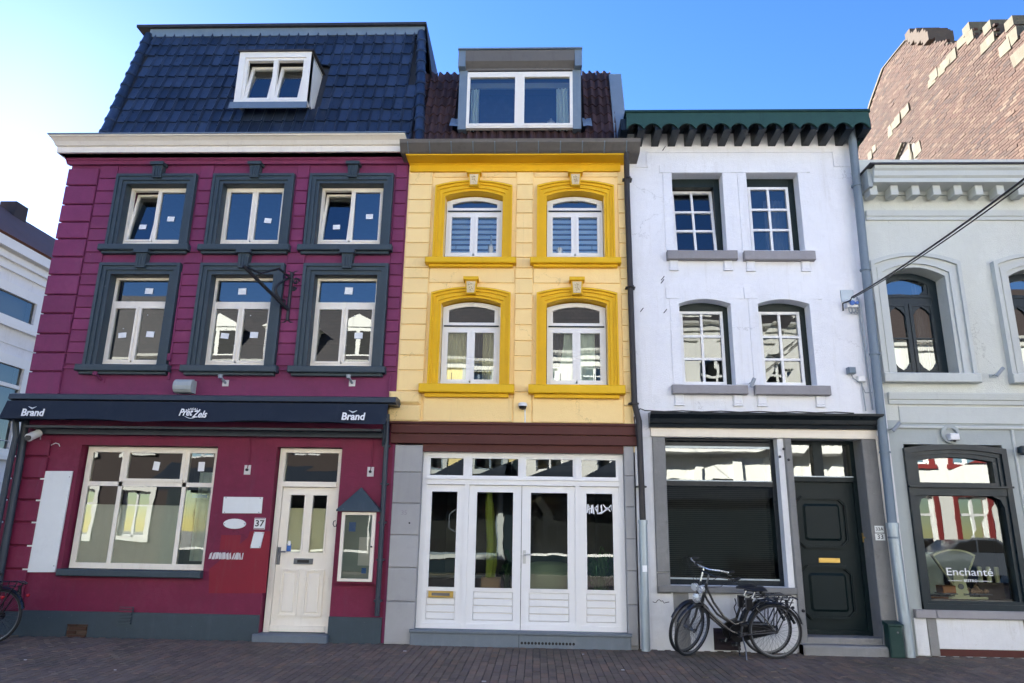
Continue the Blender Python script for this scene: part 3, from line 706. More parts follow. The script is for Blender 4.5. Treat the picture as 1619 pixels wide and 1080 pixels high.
# front door
x0, x1, z0, z1 = DR; zb = .09; zt = z0 + (z1 - z0) * (1003 - 772) / (1003 - 709.5)
fr = MB(); f = .075
fr.box(x0, x0 + f, .1, .2, zb, z1).box(x1 - f * .8, x1, .1, .2, zb, z1).box(x0 + f, x1 - f * .8, .1, .2, z1 - .06, z1).box(x0 + f, x1 - f * .8, .085, .2, zt - .01, zt + .06)
dfm = fr.build('door_frame', 'cream_paint', H)
MB().quad((x0 + f, .15, zt + .06), (x1 - f * .8, .15, zt + .06), (x1 - f * .8, .152, z1 - .06), (x0 + f, .15, z1 - .06)).build('pane', 'old_glass', dfm)
a, b, c, d = x0 + f + .005, x1 - f * .8 - .005, zb + .01, zt - .015; ww = b - a; hh = d - c
lf = MB(); gp = [(a + ww * .14, a + ww * .44, c + hh * .53, c + hh * .95), (a + ww * .56, a + ww * .86, c + hh * .53, c + hh * .95)]; pp = [(a + ww * .10, a + ww * .45, c + hh * .10, c + hh * .42), (a + ww * .55, a + ww * .90, c + hh * .10, c + hh * .42)]
wall_sheet(lf, a, b, c, d, gp, .13, .05)
for (e, g, h, k) in gp: lf.band(outline(e + .012, g - .012, h + .012, k - .012), outline(e - .012, g + .012, h - .012, k + .012), .118, .15)
for (e, g, h, k) in gp: lf.box(e, g, .119, .15, h - .012, h + .012)
lf.box(a, b, .10, .13, c, c + .07)
dl = lf.build('door', 'cream_paint', H)
for (e, g, h, k) in gp:
    MB().quad((e, .16, h), (g, .16, h), (g, .16, k), (e, .16, k)).build('pane', 'old_glass', dl)
    MB().box(e, g, .17, .175, h, h + (k - h) * .76).build('frosted_film', 'curtain_cream', dl)
for (e, g, h, k) in pp:
    p_ = MB().band(outline(e + .025, g - .025, h + .025, k - .025), outline(e, g, h, k), .113, .13); p_.box(e, g, .114, .13, h, h + .025); p_.box(e + .05, g - .05, .118, .13, h + .05, k - .05, .01); p_.build('door_panel', 'cream_paint', dl)
lx = (a + b) / 2
MB().box(lx - .13, lx + .13, .112, .13, c + hh * .455, c + hh * .495, .005).build('letter_slot', 'steel', dl)
MB().box(lx - .08, lx + .08, .110, .113, c + hh * .465, c + hh * .485).build('letter_flap', 'black_plastic', dl)
MB().box(a + .005, a + .05, .118, .13, c + hh * .45, c + hh * .57).tube([(a + .028, .125, c + hh * .54), (a + .028, .08, c + hh * .54), (a + .13, .08, c + hh * .54)], .009).build('door_handle', 'steel', dl)
MB().box(gp[0][0] + .01, gp[0][0] + .07, .158, .1595, gp[0][2] + .02, gp[0][2] + .12).build('sticker', 'blue_plastic', dl)
MB().box(gp[0][0] + .02, gp[0][0] + .06, .157, .1585, gp[0][2] + .1, gp[0][2] + .16).build('sticker', 'paper', dl)
MB().box(x0 - .06, x1 + .03, -.12, .3, -.02, .088, .012).build('doorstep', 'bluestone', H)
MB().box(x0 - .0, x1, .2, .205, 0, zb).build('door_reveal', 'slate_paint', H)
# signs and remains fixed to the wall
def plate(name, label, cat, corners, mat, d=.015, group=None):
    r = [W(p[0], p[1], -.005) for p in corners]; m = MB(); n = len(r)
    m.prism([(p.x, p.z) for p in r], -d - .004, -.004); o = m.build(name, mat, None, origin=(r[0].x, -d, r[0].z)); tag(o, label, cat, group)
    xs, zs = [p.x for p in r], [p.z for p in r]; cxx, czz = sum(xs) / n, sum(zs) / n
    for p in (r if n == 4 else [r[0], r[n // 2]]): MB().lathe([(.007, 0), (.007, -.004)], (p.x + (cxx - p.x) * .12, -d - .004, p.z + (czz - p.z) * .12), 6, 'y').build('screw', 'steel', o)
    return o
o = plate('blank_board', 'tall blank white board on the burgundy wall left of the shop window', 'sign board', [(67.3, 745), (36, 904.6), (88, 904.6), (116, 745)], 'panel_white', .02)
plate('blank_sign', 'blank white rectangular plate on the burgundy wall, above the oval one', 'sign', [(354.5, 785.6), (352, 811.5), (413.5, 811.7), (416, 786.2)], 'panel_white')
ov = [(371.5 + 17.7 * math.cos(t_ * math.pi / 12), 828.2 + 8 * math.sin(-t_ * math.pi / 12)) for t_ in range(24)]
plate('blank_sign', 'blank white oval plate on the burgundy wall', 'sign', ov[::1], 'panel_white')
plate('blank_sign', 'small slanted white plate on the burgundy wall below number 37', 'sign', [(402.5, 841), (396, 866.5), (412, 866.5), (418, 841.5)], 'panel_white')
q = W(411, 828)
n37 = thing('house_number', 'white enamel plate with black number 37 beside the cream door', 'house number', (q.x, 0, q.z))
MB().box(q.x - .075, q.x + .075, -.016, -.003, q.z - .075, q.z + .075, .003).build('number_plate', 'panel_white', n37)
text('digits', '37', q.x, q.z, -.0165, .115, 'black_ink', n37, sx=1.1, bold=.002)
for s_ in (-1, 1):
    for k in range(9): MB().box(q.x - .068 + k * .0155, q.x - .058 + k * .0155, -.018, -.0155, q.z + s_ * .064 - .006, q.z + s_ * .064 + .006).build('plate_mark', 'burgundy_stucco', n37)
MB().prism([(W(*p).x, W(*p).z) for p in ((350, 846), (347, 870), (378, 870), (381, 846))], -.003, 0).build('paint_patch', 'crimson_patch', H)
MB().prism([(W(*p).x, W(*p).z) for p in ((392, 850), (331, 900), (330, 938), (420, 938), (428, 840), (395, 840))], -.002, 0).build('paint_patch', 'crimson_patch', H, label='deeper crimson repaint beside the door')
a, b = W(331, 873), W(384, 885); strip = thing('torn_lettering', 'torn remains of white stuck-on lettering on the burgundy wall', 'lettering', ((a.x + b.x) / 2, 0, (a.z + b.z) / 2))
base_ = MB(); rr = random.Random(5); xx = a.x
sh_ = []
while xx < b.x - .02:
    w_ = rr.uniform(.02, .055); sl_ = rr.uniform(-.02, .02)
    MB().prism([(xx, b.z), (xx + w_ * .8, b.z + rr.uniform(0, .01)), (xx + w_ * .8 + sl_, a.z), (xx + sl_ + w_ * .1, a.z - rr.uniform(0, .02))], -.004, -.001).build('scrap', 'grime_paper', strip); xx += w_
for i, (px, py, up, lab) in enumerate([(391.5, 743, 690, 'left one over the house signs'), (586, 746, 690, 'right one above the menu case')]):
    q = W(px, py); lp = thing('lamp_mount', 'square white lamp mounting plate left on the burgundy wall, ' + lab, 'lamp mount', (q.x, 0, q.z))
    MB().box(q.x - .045, q.x + .045, -.012, 0, q.z - .065, q.z + .065, .003).build('mounting_plate', 'grime_paper', lp)
    MB().lathe([(.018, 0), (.018, -.03), (.01, -.034)], (q.x, -.012, q.z), 10, 'y').build('fitting', 'black_plastic', lp)
    u = W(px + 5, up); MB().tube([(q.x, -.012, q.z + .02), (q.x + .01, -.014, q.z + .12), (u.x, -.012, u.z)], .007, 6).build('cable', 'burgundy_stucco', lp)
# spotlight arms above the awning and an iron sign bracket
for i, (px, py, lab) in enumerate([(161, 601, 'left of the four by the awning'), (357, 606, 'above the middle of the awning'), (557, 606, 'above the right lettering of the awning')]):
    q = W(px, py); t_ = thing('spotlight', 'small grey spotlight arm on the plum wall, ' + lab, 'spotlight', (q.x, 0, q.z))
    MB().box(q.x - .045, q.x + .045, -.012, 0, q.z - .045, q.z + .045).build('wall_plate', 'grime_paper' if i else 'plum_stucco', t_)
    MB().tube([(q.x, -.01, q.z), (q.x - .02, -.13, q.z + .06)], .018).lathe([(.03, 0), (.034, .05)], (q.x - .02, -.15, q.z + .04), 10).build('arm', 'grey_plastic' if i else 'plum_stucco', t_, smooth=True)
q = W(930, 0)
ib = W(452, 458); br = thing('iron_sign_bracket', 'black wrought iron sign bracket with scrolls between two first-floor windows', 'bracket', (ib.x, 0, ib.z))
def pth(pts, y0, y1): 
    n = len(pts); return [W(p[0], p[1], y0 + (y1 - y0) * i / (n - 1)) for i, p in enumerate(pts)]
tp, bt = W(463, 432), W(455, 508)
MB().tube([(tp.x, -.03, tp.z), (tp.x, -.03, bt.z)], .026, 8).box(tp.x - .03, tp.x + .03, -.02, 0, tp.z - .1, tp.z).box(tp.x - .03, tp.x + .03, -.02, 0, bt.z, bt.z + .1).build('upright', 'wrought_iron', br)
tip = W(384, 420, -.95)
MB().tube([(tp.x, -.03, bt.z + .16), tip], .024, 8).build('strut', 'wrought_iron', br)
hz = W(384, 420, -.95).z
MB().tube([(tp.x, -.03, tp.z - .1), (tp.x - .1, -.3, tp.z - .04), (tip.x + .15, -.7, hz - .02), tip], .016, 6).build('top_bar', 'wrought_iron', br)
sc = MB(); c0 = Vector((tp.x, -.04, (tp.z + bt.z) / 2 + .05))
arc = [(tp.x - .02, -.35 + .3 * math.cos(t_ * .16), 0) for t_ in range(8)]
MB().tube([Vector((tp.x - .03 - .12 * math.sin(t_ / 10 * math.pi), -.05 - .16 * math.sin(t_ / 10 * math.pi), bt.z + .2 + (tp.z - bt.z - .3) * t_ / 10)) for t_ in range(11)], .019, 6).build('bow', 'wrought_iron', br)
def spiral(cx_, cz_, r0, turns, sgn, y=-.03): return [(cx_ + sgn * r0 * (1 - .75 * t_ / 14) * math.cos(turns * 2 * math.pi * t_ / 14), y, cz_ + r0 * (1 - .75 * t_ / 14) * math.sin(turns * 2 * math.pi * t_ / 14)) for t_ in range(15)]
for (dx, zz_, r0, sg) in [(.07, tp.z - .14, .055, 1), (.05, tp.z - .26, .035, 1), (-.09, bt.z + .28, .05, -1)]: MB().tube(spiral(tp.x + dx, zz_, r0, 1.2, sg), .014, 6).build('scroll', 'wrought_iron', br)
for (zz_, dz) in ((tp.z, 1), (bt.z, -1)):
    for sg in (-1, 1): MB().tube([(tp.x, -.02, zz_ - dz * .03), (tp.x + sg * .04, -.02, zz_ + dz * .02), (tp.x + sg * .10, -.02, zz_ + dz * .03)], [.014, .012, .004], 6).build('leaf_end', 'wrought_iron', br)
vh = W(292, 611, -.1); vp_ = thing('vent_cowl', 'grey half-round vent cowl on the plum wall above the awning', 'vent', (vh.x, 0, vh.z))
MB().add([(vh.x + sx_ * .13, -.16 + .0 if False else -.10 - .09 * math.cos(a_), vh.z + .1 * math.sin(a_)) for sx_ in (-1, 1) for a_ in [math.pi / 2 * (k / 3 - 1) * 1 + math.pi / 4 * 0 for k in range(7)]] , [(k, k + 1, 8 + k, 7 + k) for k in range(6)] + [tuple(range(7)), tuple(range(13, 6, -1))]).box(vh.x - .12, vh.x + .12, -.1, 0, vh.z - .09, vh.z + .09).build('cowl', 'grey_trim', vp_)
MB().tube([W(288, 430, -.03), W(270, 560, -.03), W(266, 600, -.03)], .013, 6).box(W(268, 566).x - .05, W(268, 566).x + .05, -.07, 0, W(268, 566).z - .05, W(268, 566).z + .05).build('conduit', 'plum_stucco', H)
MB().tube([W(617, 595, -.02), W(613.5, 628, -.02)], .012, 6).build('conduit', 'plum_stucco', H)
# awning
yf = -.42
ca, cb = W(14, 626, -.36), W(626, 630, -.36); zta = W(320, 623.5, -.36).z; zb1 = W(320, 637, yf).z
aw = thing('awning', 'dark navy folded shop awning with white beer and shop lettering over the burgundy ground floor', 'awning', ((ca.x + cb.x) / 2, 0, zb1))
MB().prof(ca.x, cb.x, [(0, zb1 + .02), (0, zta), (-.30, zta), (-.36, zta - .02), (-.37, zta - .085), (-.30, zta - .10), (-.30, zb1 + .02)]).build('cassette', 'awning_metal', aw)
va, vb = W(4, 650, yf).x, W(612, 652, yf).x; vz0 = W(320, 666, yf - .03).z; vz1 = zb1 + .015
m = MB(); nx_ = 60
for j in range(4):
    for i in range(nx_ + 1):
        u = i / nx_; x = va + (vb - va) * u; bulge = .012 * math.sin(u * 23) + .006 * math.sin(u * 57); sag = .012 * math.sin(u * 11) + .008 * math.sin(u * 31)
        v_ = j / 3; m.v.append(Vector((x, yf + .05 - .10 * v_ + bulge * v_, vz1 + (vz0 - vz1) * v_ + sag * v_ * v_)))
for j in range(3):
    for i in range(nx_): m.f.append((j * (nx_ + 1) + i, j * (nx_ + 1) + i + 1, (j + 1) * (nx_ + 1) + i + 1, (j + 1) * (nx_ + 1) + i))
m.build('valance', 'awning_cloth', aw, smooth=True)
MB().add([(va, yf + .05, vz1), (va, yf - .05, vz0), (va, -.02, vz0 + .02), (va, -.02, vz1)], ((0, 1, 2, 3),)).build('end_flap', 'awning_cloth', aw)
MB().tube([(va + .02, -.30, vz0 + .05), (vb - .02, -.30, vz0 + .05)], .035, 8).box(va + .25, vb - .1, -.28, -.0, vz0 - .085, vz0 - .055).build('front_bar', 'awning_metal', aw)
MB().box(va + .3, vb - .05, -.10, .0, vz0 - .15, vz0 - .05).build('roller_box', 'awning_metal', aw)
def vtext(s_, px, py, h, parent=aw, **k):
    q = W(px, py, yf - .02); return text('lettering', s_, q.x, q.z, q.y - .035, h, 'white_ink', parent, rotx=74 if False else 90, **k)
for px, py, d_ in ((54, 653.3, 0), (559, 659.5, 0)):
    t_ = vtext('Brand', px, py, .135, bold=.004, shear=.12, sx=.98)
    q = W(px, py - 8.5, yf - .02)
    cr_ = MB()
    for sg in (-1, 1):
        for k in range(3): cr_.tube([(q.x, q.y - .035, q.z - .022 + k * .008), (q.x + sg * (.055 - k * .01), q.y - .035, q.z + .012 - k * .004)], .0035, 4)
    cr_.build('crown_emblem', 'light_grey_ink', aw)
vtext('Pret', 295, 653, .13, bold=.003, shear=.35, sx=.8); vtext('Zels', 317, 656, .13, bold=.003, shear=.35, sx=.85)
sm = 'BASCALE'
for k, ch in enumerate(sm):
    u = (k - 3) / 3; q = W(307 + u * 10, 647.4 + u * u * 2.0, yf - .02); text('lettering', ch, q.x, q.z, q.y - .03, .038, 'white_ink', aw, rotz=u * 25, bold=.001)
MB().tube([W(292 + 20 * k / 6, 658 + 3.5 * math.sin(k / 6 * math.pi), yf - .07) for k in range(7)], .004, 4).build('swoosh', 'white_ink', aw)
MB().tube([W(609, 650, -.3), W(606, 700, -.12), W(606, 705, -.06)], .02, 6).build('awning_arm', 'awning_metal', aw)
# pipes
p1 = MB().tube([W(612.5, 655, -.08), W(611, 700, -.08), W(596, 974, -.08)], .034, 10)
t_ = thing('downpipe', 'dark navy drainpipe between the menu case and the granite pier', 'drainpipe', W(596, 974, -.08)); p1.build('pipe', 'awning_metal', t_, smooth=True)
for py in (705, 765, 826, 885, 950): q = W(611 - (py - 700) * .0547, py, -.08); MB().box(q.x - .05, q.x + .05, -.1, 0, q.z - .012, q.z + .012).build('pipe_clip', 'awning_metal', t_)
t_ = thing('downpipe', 'dark pipe running down the left corner of the plum house, with clips', 'drainpipe', W(-5, 960, -.08)); MB().tube([W(41, 661, -.1), W(30, 740, -.1), W(-5, 935, -.1)], .05, 10).build('pipe', 'awning_metal', t_, smooth=True)
t_ = thing('downpipe', 'outer dark bent pipe left of the corner pipe under the awning end', 'drainpipe', W(-25, 940, -.2)); MB().tube([W(24.5, 658, -.2), W(25.5, 690, -.2), W(16, 730, -.2), W(-25, 940, -.2)], .042, 10).build('pipe', 'awning_metal', t_, smooth=True)
# camera under the awning
q = W(54, 688, -.22); t_ = thing('security_camera', 'white bullet security camera on the burgundy wall under the awning end', 'camera', (q.x, 0, q.z))
MB().tube([(q.x - .01, -.12, q.z + .04), (q.x - .015, -.30, q.z - .045)], .055, 14).build('camera_body', 'white_plastic', t_, smooth=True)
MB().lathe([(.042, 0), (.044, -.01), (.01, -.012)], (q.x - .015, -.303, q.z - .047), 12, 'y').build('lens', 'black_plastic', t_)
w2 = W(64, 681, -.02); MB().lathe([(.05, 0), (.05, -.05), (.02, -.06)], (w2.x, -.0, w2.z), 12, 'y').tube([(w2.x, -.04, w2.z), (q.x, -.14, q.z + .05)], .016).build('mount', 'white_plastic', t_, smooth=True)
rod([W(*p, -.01) for p in ((64, 684), (64, 700), (69, 709), (78, 705), (88, 700.5), (93, 702), (94.5, 706))], .006, 'cable', 'light_grey_ink', t_)
# menu case
mc = RC((542, 810), (594, 810), (588, 920), (531.5, 919), -.13); x0, x1, z0, z1 = mc
t_ = thing('menu_case', 'glazed menu case with small dark pitched roof beside the cream door', 'display case', ((x0 + x1) / 2, 0, z0))
MB().box(x0 - .03, x1 + .05, -.09, 0, z0 - .03, z1 + .02).build('case_box', 'burgundy_stucco', t_)
m = MB(); m.band(outline(x0 + .045, x1 - .045, z0 + .035, z1 - .035), outline(x0, x1, z0, z1), -.13, -.09); m.box(x0, x1, -.131, -.09, z0, z0 + .035); m.build('case_frame', 'ivory_board', t_)
MB().quad((x0 + .04, -.115, z0), (x1 - .04, -.115, z0), (x1 - .04, -.115, z1 - .03), (x0 + .04, -.115, z1 - .03)).build('pane', 'old_glass', t_)
MB().box(x0 + .04, x1 - .04, -.096, -.0905, z0 + .03, z1 - .03).build('back_panel', 'frosted_film', t_)
MB().box(x0 + .1, x0 + .19, -.1, -.097, z1 - .25, z1 - .13).box(x1 - .15, x1 - .09, -.1, -.097, z0 + .1, z0 + .17).build('sticker', 'blue_plastic', t_)
MB().box(x0 + .25, x1 - .05, -.1, -.097, z0 + .2, z1 - .32).build('menu_sheet', 'grime_paper', t_)
MB().lathe([(.012, 0), (.012, -.02)], (x1 - .03, -.13, (z0 + z1) / 2), 8, 'y').build('knob', 'black_plastic', t_)
pk, el, er = W(569, 770, -.12), W(531.5, 804.5, -.17), W(600, 808, -.17)
zle = (el.z + er.z) / 2
m = MB(); m.add([(el.x, -.17, zle), (er.x, -.17, zle), (pk.x, -.04, pk.z), (el.x, -.17, zle - .02), (er.x, -.17, zle - .02), (el.x, 0, zle - .02), (er.x, 0, zle - .02), (el.x, 0, zle), (er.x, 0, zle), (pk.x, 0, pk.z)],
     ((0, 1, 2), (3, 4, 1, 0), (3, 5, 6, 4), (0, 2, 9, 7), (1, 8, 9, 2), (3, 0, 7, 5), (4, 6, 8, 1)))
m.build('case_roof', 'slate_paint', t_)
MB().tube([W(529.6 + 3 * math.cos(k), 828 + 5 * math.sin(k), -.04) for k in range(6)], .006, 6).build('wall_hook', 'wrought_iron', H)
# ------------------------------------------------------------------ yellow house
H = thing('yellow_house', 'narrow yellow stucco house with ochre window surrounds and white shop doors', 'house', ((XPY + XYW) / 2, 0, 0))
UR = [RC((708, 311.7), (795, 311.7), (793, 403.5), (703, 403.5), .15), RC((865, 311.7), (953, 312.5), (953, 405), (865, 404.5), .15)]
LR = [RC((700, 478.4), (791, 478.4), (789.5, 604), (697.6, 604), .15), RC((864.4, 479.5), (957, 480), (959, 605.5), (865.3, 605), .15)]
UR = [(a, b, UR[0][2], UR[0][3]) for a, b, c, d in UR]; LR = [(a, b, LR[0][2], LR[0][3]) for a, b, c, d in LR]
RS = .075
SU = (W(820, 405.5, -.16).z, W(820, 419, -.16).z); SL = (W(820, 607, -.16).z, W(820, 627, -.16).z)
OU = [(a - .01, b + .01, SU[0] - .004, d + .02) for a, b, c, d in UR]; OL = [(a - .01, b + .01, SL[0] - .004, d + .02) for a, b, c, d in LR]
zbt = W(820, 673).z; zcy = W(820, 273).z; zg = W(820, 244, -.3).z
wall_sheet(MB(), XPY, XYW, zbt - .35, zg + .1, OU + OL).build('upper_wall', 'yellow_stucco', H)
zsh = W(820, 716).z
sx0, sx1 = W(670.4, 716, .1).x, W(983.5, 718, .1).x
SF = RC((670.4, 716), (983.5, 717.5), (992, 1005), (657.3, 1001), .10)
shell(H, XPY, XYW, [0.1, zbt, W(820, 430).z, zg], zg + .2)
# wooden beam of two boards and the strip below
bz = [zbt + .0, W(820, 687.5).z, W(820, 703.5).z]
for a, b, d in ((bz[1], bz[0], .075), (bz[2], bz[1] - .008, .06)): MB().box(XPY - .03, XYW + .03, -d, 0, b if a > b else a, a if a > b else b, .006).build('board', 'wood_stain', H)
MB().box(XPY - .05, XYW + .05, -.10, 0, bz[0], bz[0] + .03).build('beam_capping', 'wood_stain', H)
MB().box(SF[0], SF[1], -.012, .1, SF[3], bz[2]).build('lintel_board', 'wood_stain', H)
# granite piers
ylj = [W(645, y).z for y in (703.5, 746.8, 796, 846, 897.5, 951, 1019)]; yrj = [W(1000, y).z for y in (705, 752.8, 802, 852.4, 902.7, 956, 1022)]
for (a, b, js) in ((XPY + .035, SF[0] - .004, ylj), (SF[1] + .004, XYW - .02, yrj)):
    MB().box(a, b, -.0, .3, -.1, bz[2]).build('pier_core', 'granite', H)
    for t1, t0 in zip(js[:-1], js[1:]): MB().box(a, b, -.03, -.0, t0 + .004, t1 - .004, .008).build('stone_block', 'granite', H)
MB().box(XPY, XPY + .034, -.002, .2, -.1, bz[2]).build('pier_joint', 'plum_stucco', H)
text('carved_number', '35', W(639.5, 811).x, W(639.5, 811).z, -.0305, .085, 'sill_stone', H)
MB().lathe([(.012, 0), (.012, -.006)], (W(648, 827).x, -.03, W(648, 827).z), 8, 'y').build('plugged_hole', 'black_ink', H)
# ochre cornice
pf = [(0, zcy), (-.05, zcy), (-.055, zcy + .10), (-.07, zcy + .115), (-.075, zcy + .15), (-.10, zcy + .18), (-.11, zcy + .22), (0, zcy + .22)]
MB().prof(XPY + .03, W(979, 260).x, pf, .2).build('cornice', 'ochre_paint', H)
MB().box(XPY + .14, W(979, 260).x - .0, -.09, 0, zcy + .222, zg + .02, .01).build('frieze', 'ochre_paint', H)
# wall courses
gu = [273, 293, 316.7, 338, 361.7, 385, 407.7, 424, 440.7, 464.4, 488.7, 513.6, 538.5, 562.5, 586, 619]
gz = [W(668, y).z for y in gu]
o0, o1 = OU[0], OU[1]
gw_ = .17
cu = [(XPY + .01, o0[0] - gw_ - .03), (o0[1] + gw_ + .03, o1[0] - gw_ - .03), (o1[1] + gw_ + .03, XYW - .03)]
l0, l1 = OL
cl_ = [(XPY + .01, l0[0] - gw_ - .03), (l0[1] + gw_ + .03, l1[0] - gw_ - .03), (l1[1] + gw_ + .03, XYW - .03)]
for j, (a, b) in enumerate(zip(gz[:-1], gz[1:])):
    for x0, x1 in (cu if j < 7 else cl_):
        if j == 7: pass
        block(H, 'stucco_course', 'yellow_stucco', x0, x1, b, a, .015, .005, .005)
for (x0, x1) in ((cl_[0][1] + .0, cl_[1][0]), (cl_[1][1], cl_[2][0])):
    block(H, 'stucco_panel', 'yellow_stucco', x0, x1, gz[9] + .16, gz[6] - .06, .012, .006, .006)
    block(H, 'stucco_panel', 'yellow_stucco', x0, x1, gz[1] + .12, gz[0], .012, .006, .006)
    block(H, 'stucco_panel', 'yellow_stucco', x0, x1, zbt + .04, gz[15] - .07, .012, .006, .006)
block(H, 'stucco_course', 'yellow_stucco', XPY - .10, cl_[0][1] - .02, W(640, 640).z, gz[15], .05, .005, .03)
block(H, 'stucco_course', 'yellow_stucco', XPY - .10, cl_[0][1] - .02, zbt + .03, W(640, 640).z, .05, .005, .02)
block(H, 'stucco_course', 'yellow_stucco', cl_[1][0], cl_[1][1], zbt + .03, gz[15], .015, .005, .006)
block(H, 'stucco_course', 'yellow_stucco', cl_[2][0], XYW - .03, W(990, 643).z, gz[15], .015, .005, .006)
block(H, 'stucco_course', 'yellow_stucco', cl_[2][0], XYW - .03, zbt + .03, W(990, 643).z, .015, .005, .006)
for r in OU + OL: surround(H, r, RS + .01, [(.035, -.02), (.045, -.045), (.085, -.045), (.095, -.07), (.122, -.065), (.145, -.095)], 'ochre_paint')
for r in OU: sill(H, r[0] - .24, r[1] + .22, SU[1], SU[0], 'ochre_paint', .16, .05); keystone(H, (r[0] + r[1]) / 2, r[3] + .04, r[3] + .285, .20, 'ochre_paint', .14, 'keystone_stone')
for r in OL: sill(H, r[0] - .25, r[1] + .22, SL[1], SL[0], 'ochre_paint', .16, .08); keystone(H, (r[0] + r[1]) / 2, r[3] + .03, r[3] + .28, .20, 'ochre_paint', .14, 'keystone_stone')
for k, r in enumerate(UR + LR):
    x0, x1, z0, z1 = r; xm = (x0 + x1) / 2; f = .04; up = k < 2
    zt = z0 + (z1 - z0) * ((403.5 - 337) / (403.5 - 311.7) if up else (604 - 519) / (604 - 478.4))
    zb0_ = (SU if up else SL)[0]; w_ = window(H, (x0, x1, zb0_, z1), .15, [dict(r=(x0 + f, x1 - f, zt + .03, z1 - f * .5), rise=RS * .8, sw=.034), dict(r=(x0 + f, xm - .012, z0 - .01, zt - .03), sw=.036), dict(r=(xm + .012, x1 - f, z0 - .01, zt - .03), sw=.036)],
                fw=f, rise=RS, frame='white_paint', bars=[(x0 + f, x1 - f, zt - .03, zt + .03), (xm - .015, xm + .015, z0 + .02, zt - .03)], bot=z0 - zb0_ - .01)
    MB().box(x0 + .02, x1 - .02, .135, .149, zt + .012, zt + .032).build('drip_rail', 'petrol_frame', w_)
    if up:
        n = 7; hh = (zt - z0 - .1)
        MB().box(x0 + f, x1 - f, .262, .266, z0 + .05, zt).build('rear_blind', 'interior_floor', w_)
        for j in range(n):
            a = z0 + .05 + hh * j / n; MB().box(x0 + f + .02, x1 - f - .02, .24, .244, a, a + hh / n * .6).build('blind_slat', 'blind_fabric', w_)
    elif k == 2:
        curtain(w_, x0 + .05, x0 + (x1 - x0) * .42, z0 + .02, zt + .05, .24, 'curtain_cream', 6, .012); curtain(w_, x1 - (x1 - x0) * .30, x1 - .05, z0 + .02, zt + .05, .24, 'curtain_cream', 6, .012)
        curtain(w_, x0 + (x1 - x0) * .36, x1 - (x1 - x0) * .32, z0 + .02, z0 + .85, .4, 'curtain_grey', 5, .02)
    else:
        curtain(w_, x0 + (x1 - x0) * .30, x0 + (x1 - x0) * .82, z0 + .02, zt + .05, .24, 'curtain_white', 5, .012, -.3); curtain(w_, x0 + .05, x0 + (x1 - x0) * .35, z0 + .02, z0 + .26, .29, 'curtain_white', 5, .012)
        curtain(w_, x0 + .05, x0 + (x1 - x0) * .5, z0 + .02, zt + .05, .4, 'curtain_grey', 7, .02); curtain(w_, x0 + (x1 - x0) * .8, x1 - .05, z0 + .02, zt + .05, .4, 'curtain_grey', 4, .02)
    for dx in (.22, .78): MB().tube([(x0 + (x1 - x0) * dx, -.06, z0 - .01), (x0 + (x1 - x0) * dx, -.06, z0 + .09)], .004, 4).build('sill_pin', 'wrought_iron', w_)
for (px, py, nm, lab, cat, prof) in [(776, 403, 'vase', 'grey bottle shaped vase on the sill inside the upper left yellow house window', 'vase', [(.04, 0), (.05, .06), (.045, .12), (.02, .15), (.012, .24), (.015, .31)]),
                            (885, 404, 'pot', 'small pale pot on the sill inside the upper right yellow house window', 'pot', [(.04, 0), (.05, .07), (.045, .10)])]:
    q = W(px, py, .21); t_ = MB().lathe(prof, (q.x, q.y, UR[0][2] + .035), 12).build(nm, 'ceramic', None, origin=(q.x, q.y, UR[0][2] + .035), smooth=True); tag(t_, lab, cat)
# gutter in zinc
gz0, gz1 = zg, W(820, 219.5, -.46).z; gx0, gx1 = W(632, 218, -.46).x, W(1013, 222, -.46).x
pf = [(-.0, gz0), (-.33, gz0), (-.36, gz0 + .02), (-.45, gz1 - .05), (-.46, gz1 - .02), (-.47, gz1), (-.44, gz1 + .005), (-.42, gz1 - .03), (0, gz1 - .03)]
g = MB().prof(gx0, gx1, pf, -.12 if False else .0).build('gutter', 'zinc', H)
MB().box(XPY + .0, XYW, -.32, .1, gz0 - .02, gz0 - .001).build('soffit', 'ochre_paint', H)
n = 11
for k in range(n):
    x = gx0 + (gx1 - gx0) * (k + .35) / n; MB().add([(x, -.334, gz0 - .004), (x + .016, -.346, gz0 - .012), (x + .016, -.468, gz1 - .04), (x, -.468, gz1 - .04), (x, -.33, gz0 + .01), (x + .012, -.33, gz0 + .01), (x + .012, -.44, gz1 - .04), (x, -.44, gz1 - .04)], ((0, 1, 2, 3), (0, 3, 7, 4), (1, 5, 6, 2))).build('gutter_seam', 'lead', g)
# roof: steep, brown pantiles
zr0, zr1 = gz1 - .02, W(830, 118, .75).z; YA, YB = -.12, .72
def slope(u, v): return Vector((u, YA + (YB - YA) * v, zr0 + (zr1 - zr0) * v))
RL, RR = XPY + .02, XYW - .05
MB().add([(RL, YA + .06, zr0 - .1), (RR, YA + .06, zr0 - .1), (RR, 5, zr0 - .1), (RL, 5, zr0 - .1), (RL, YB + .06, zr1), (RR, YB + .06, zr1), (RR, 5, zr1 - .1), (RL, 5, zr1 - .1)], ((0, 1, 5, 4), (1, 2, 6, 5), (3, 0, 4, 7), (4, 5, 6, 7), (2, 3, 7, 6))).build('roof_deck', 'rolled_tile', H)
nrow = 9; sl = math.hypot(YB - YA, zr1 - zr0); th = sl / nrow; ang = math.atan2(zr1 - zr0, YB - YA); tw = .122
DY = RC((727, 86), (920, 88), (917, 205), (724, 203), -.05)
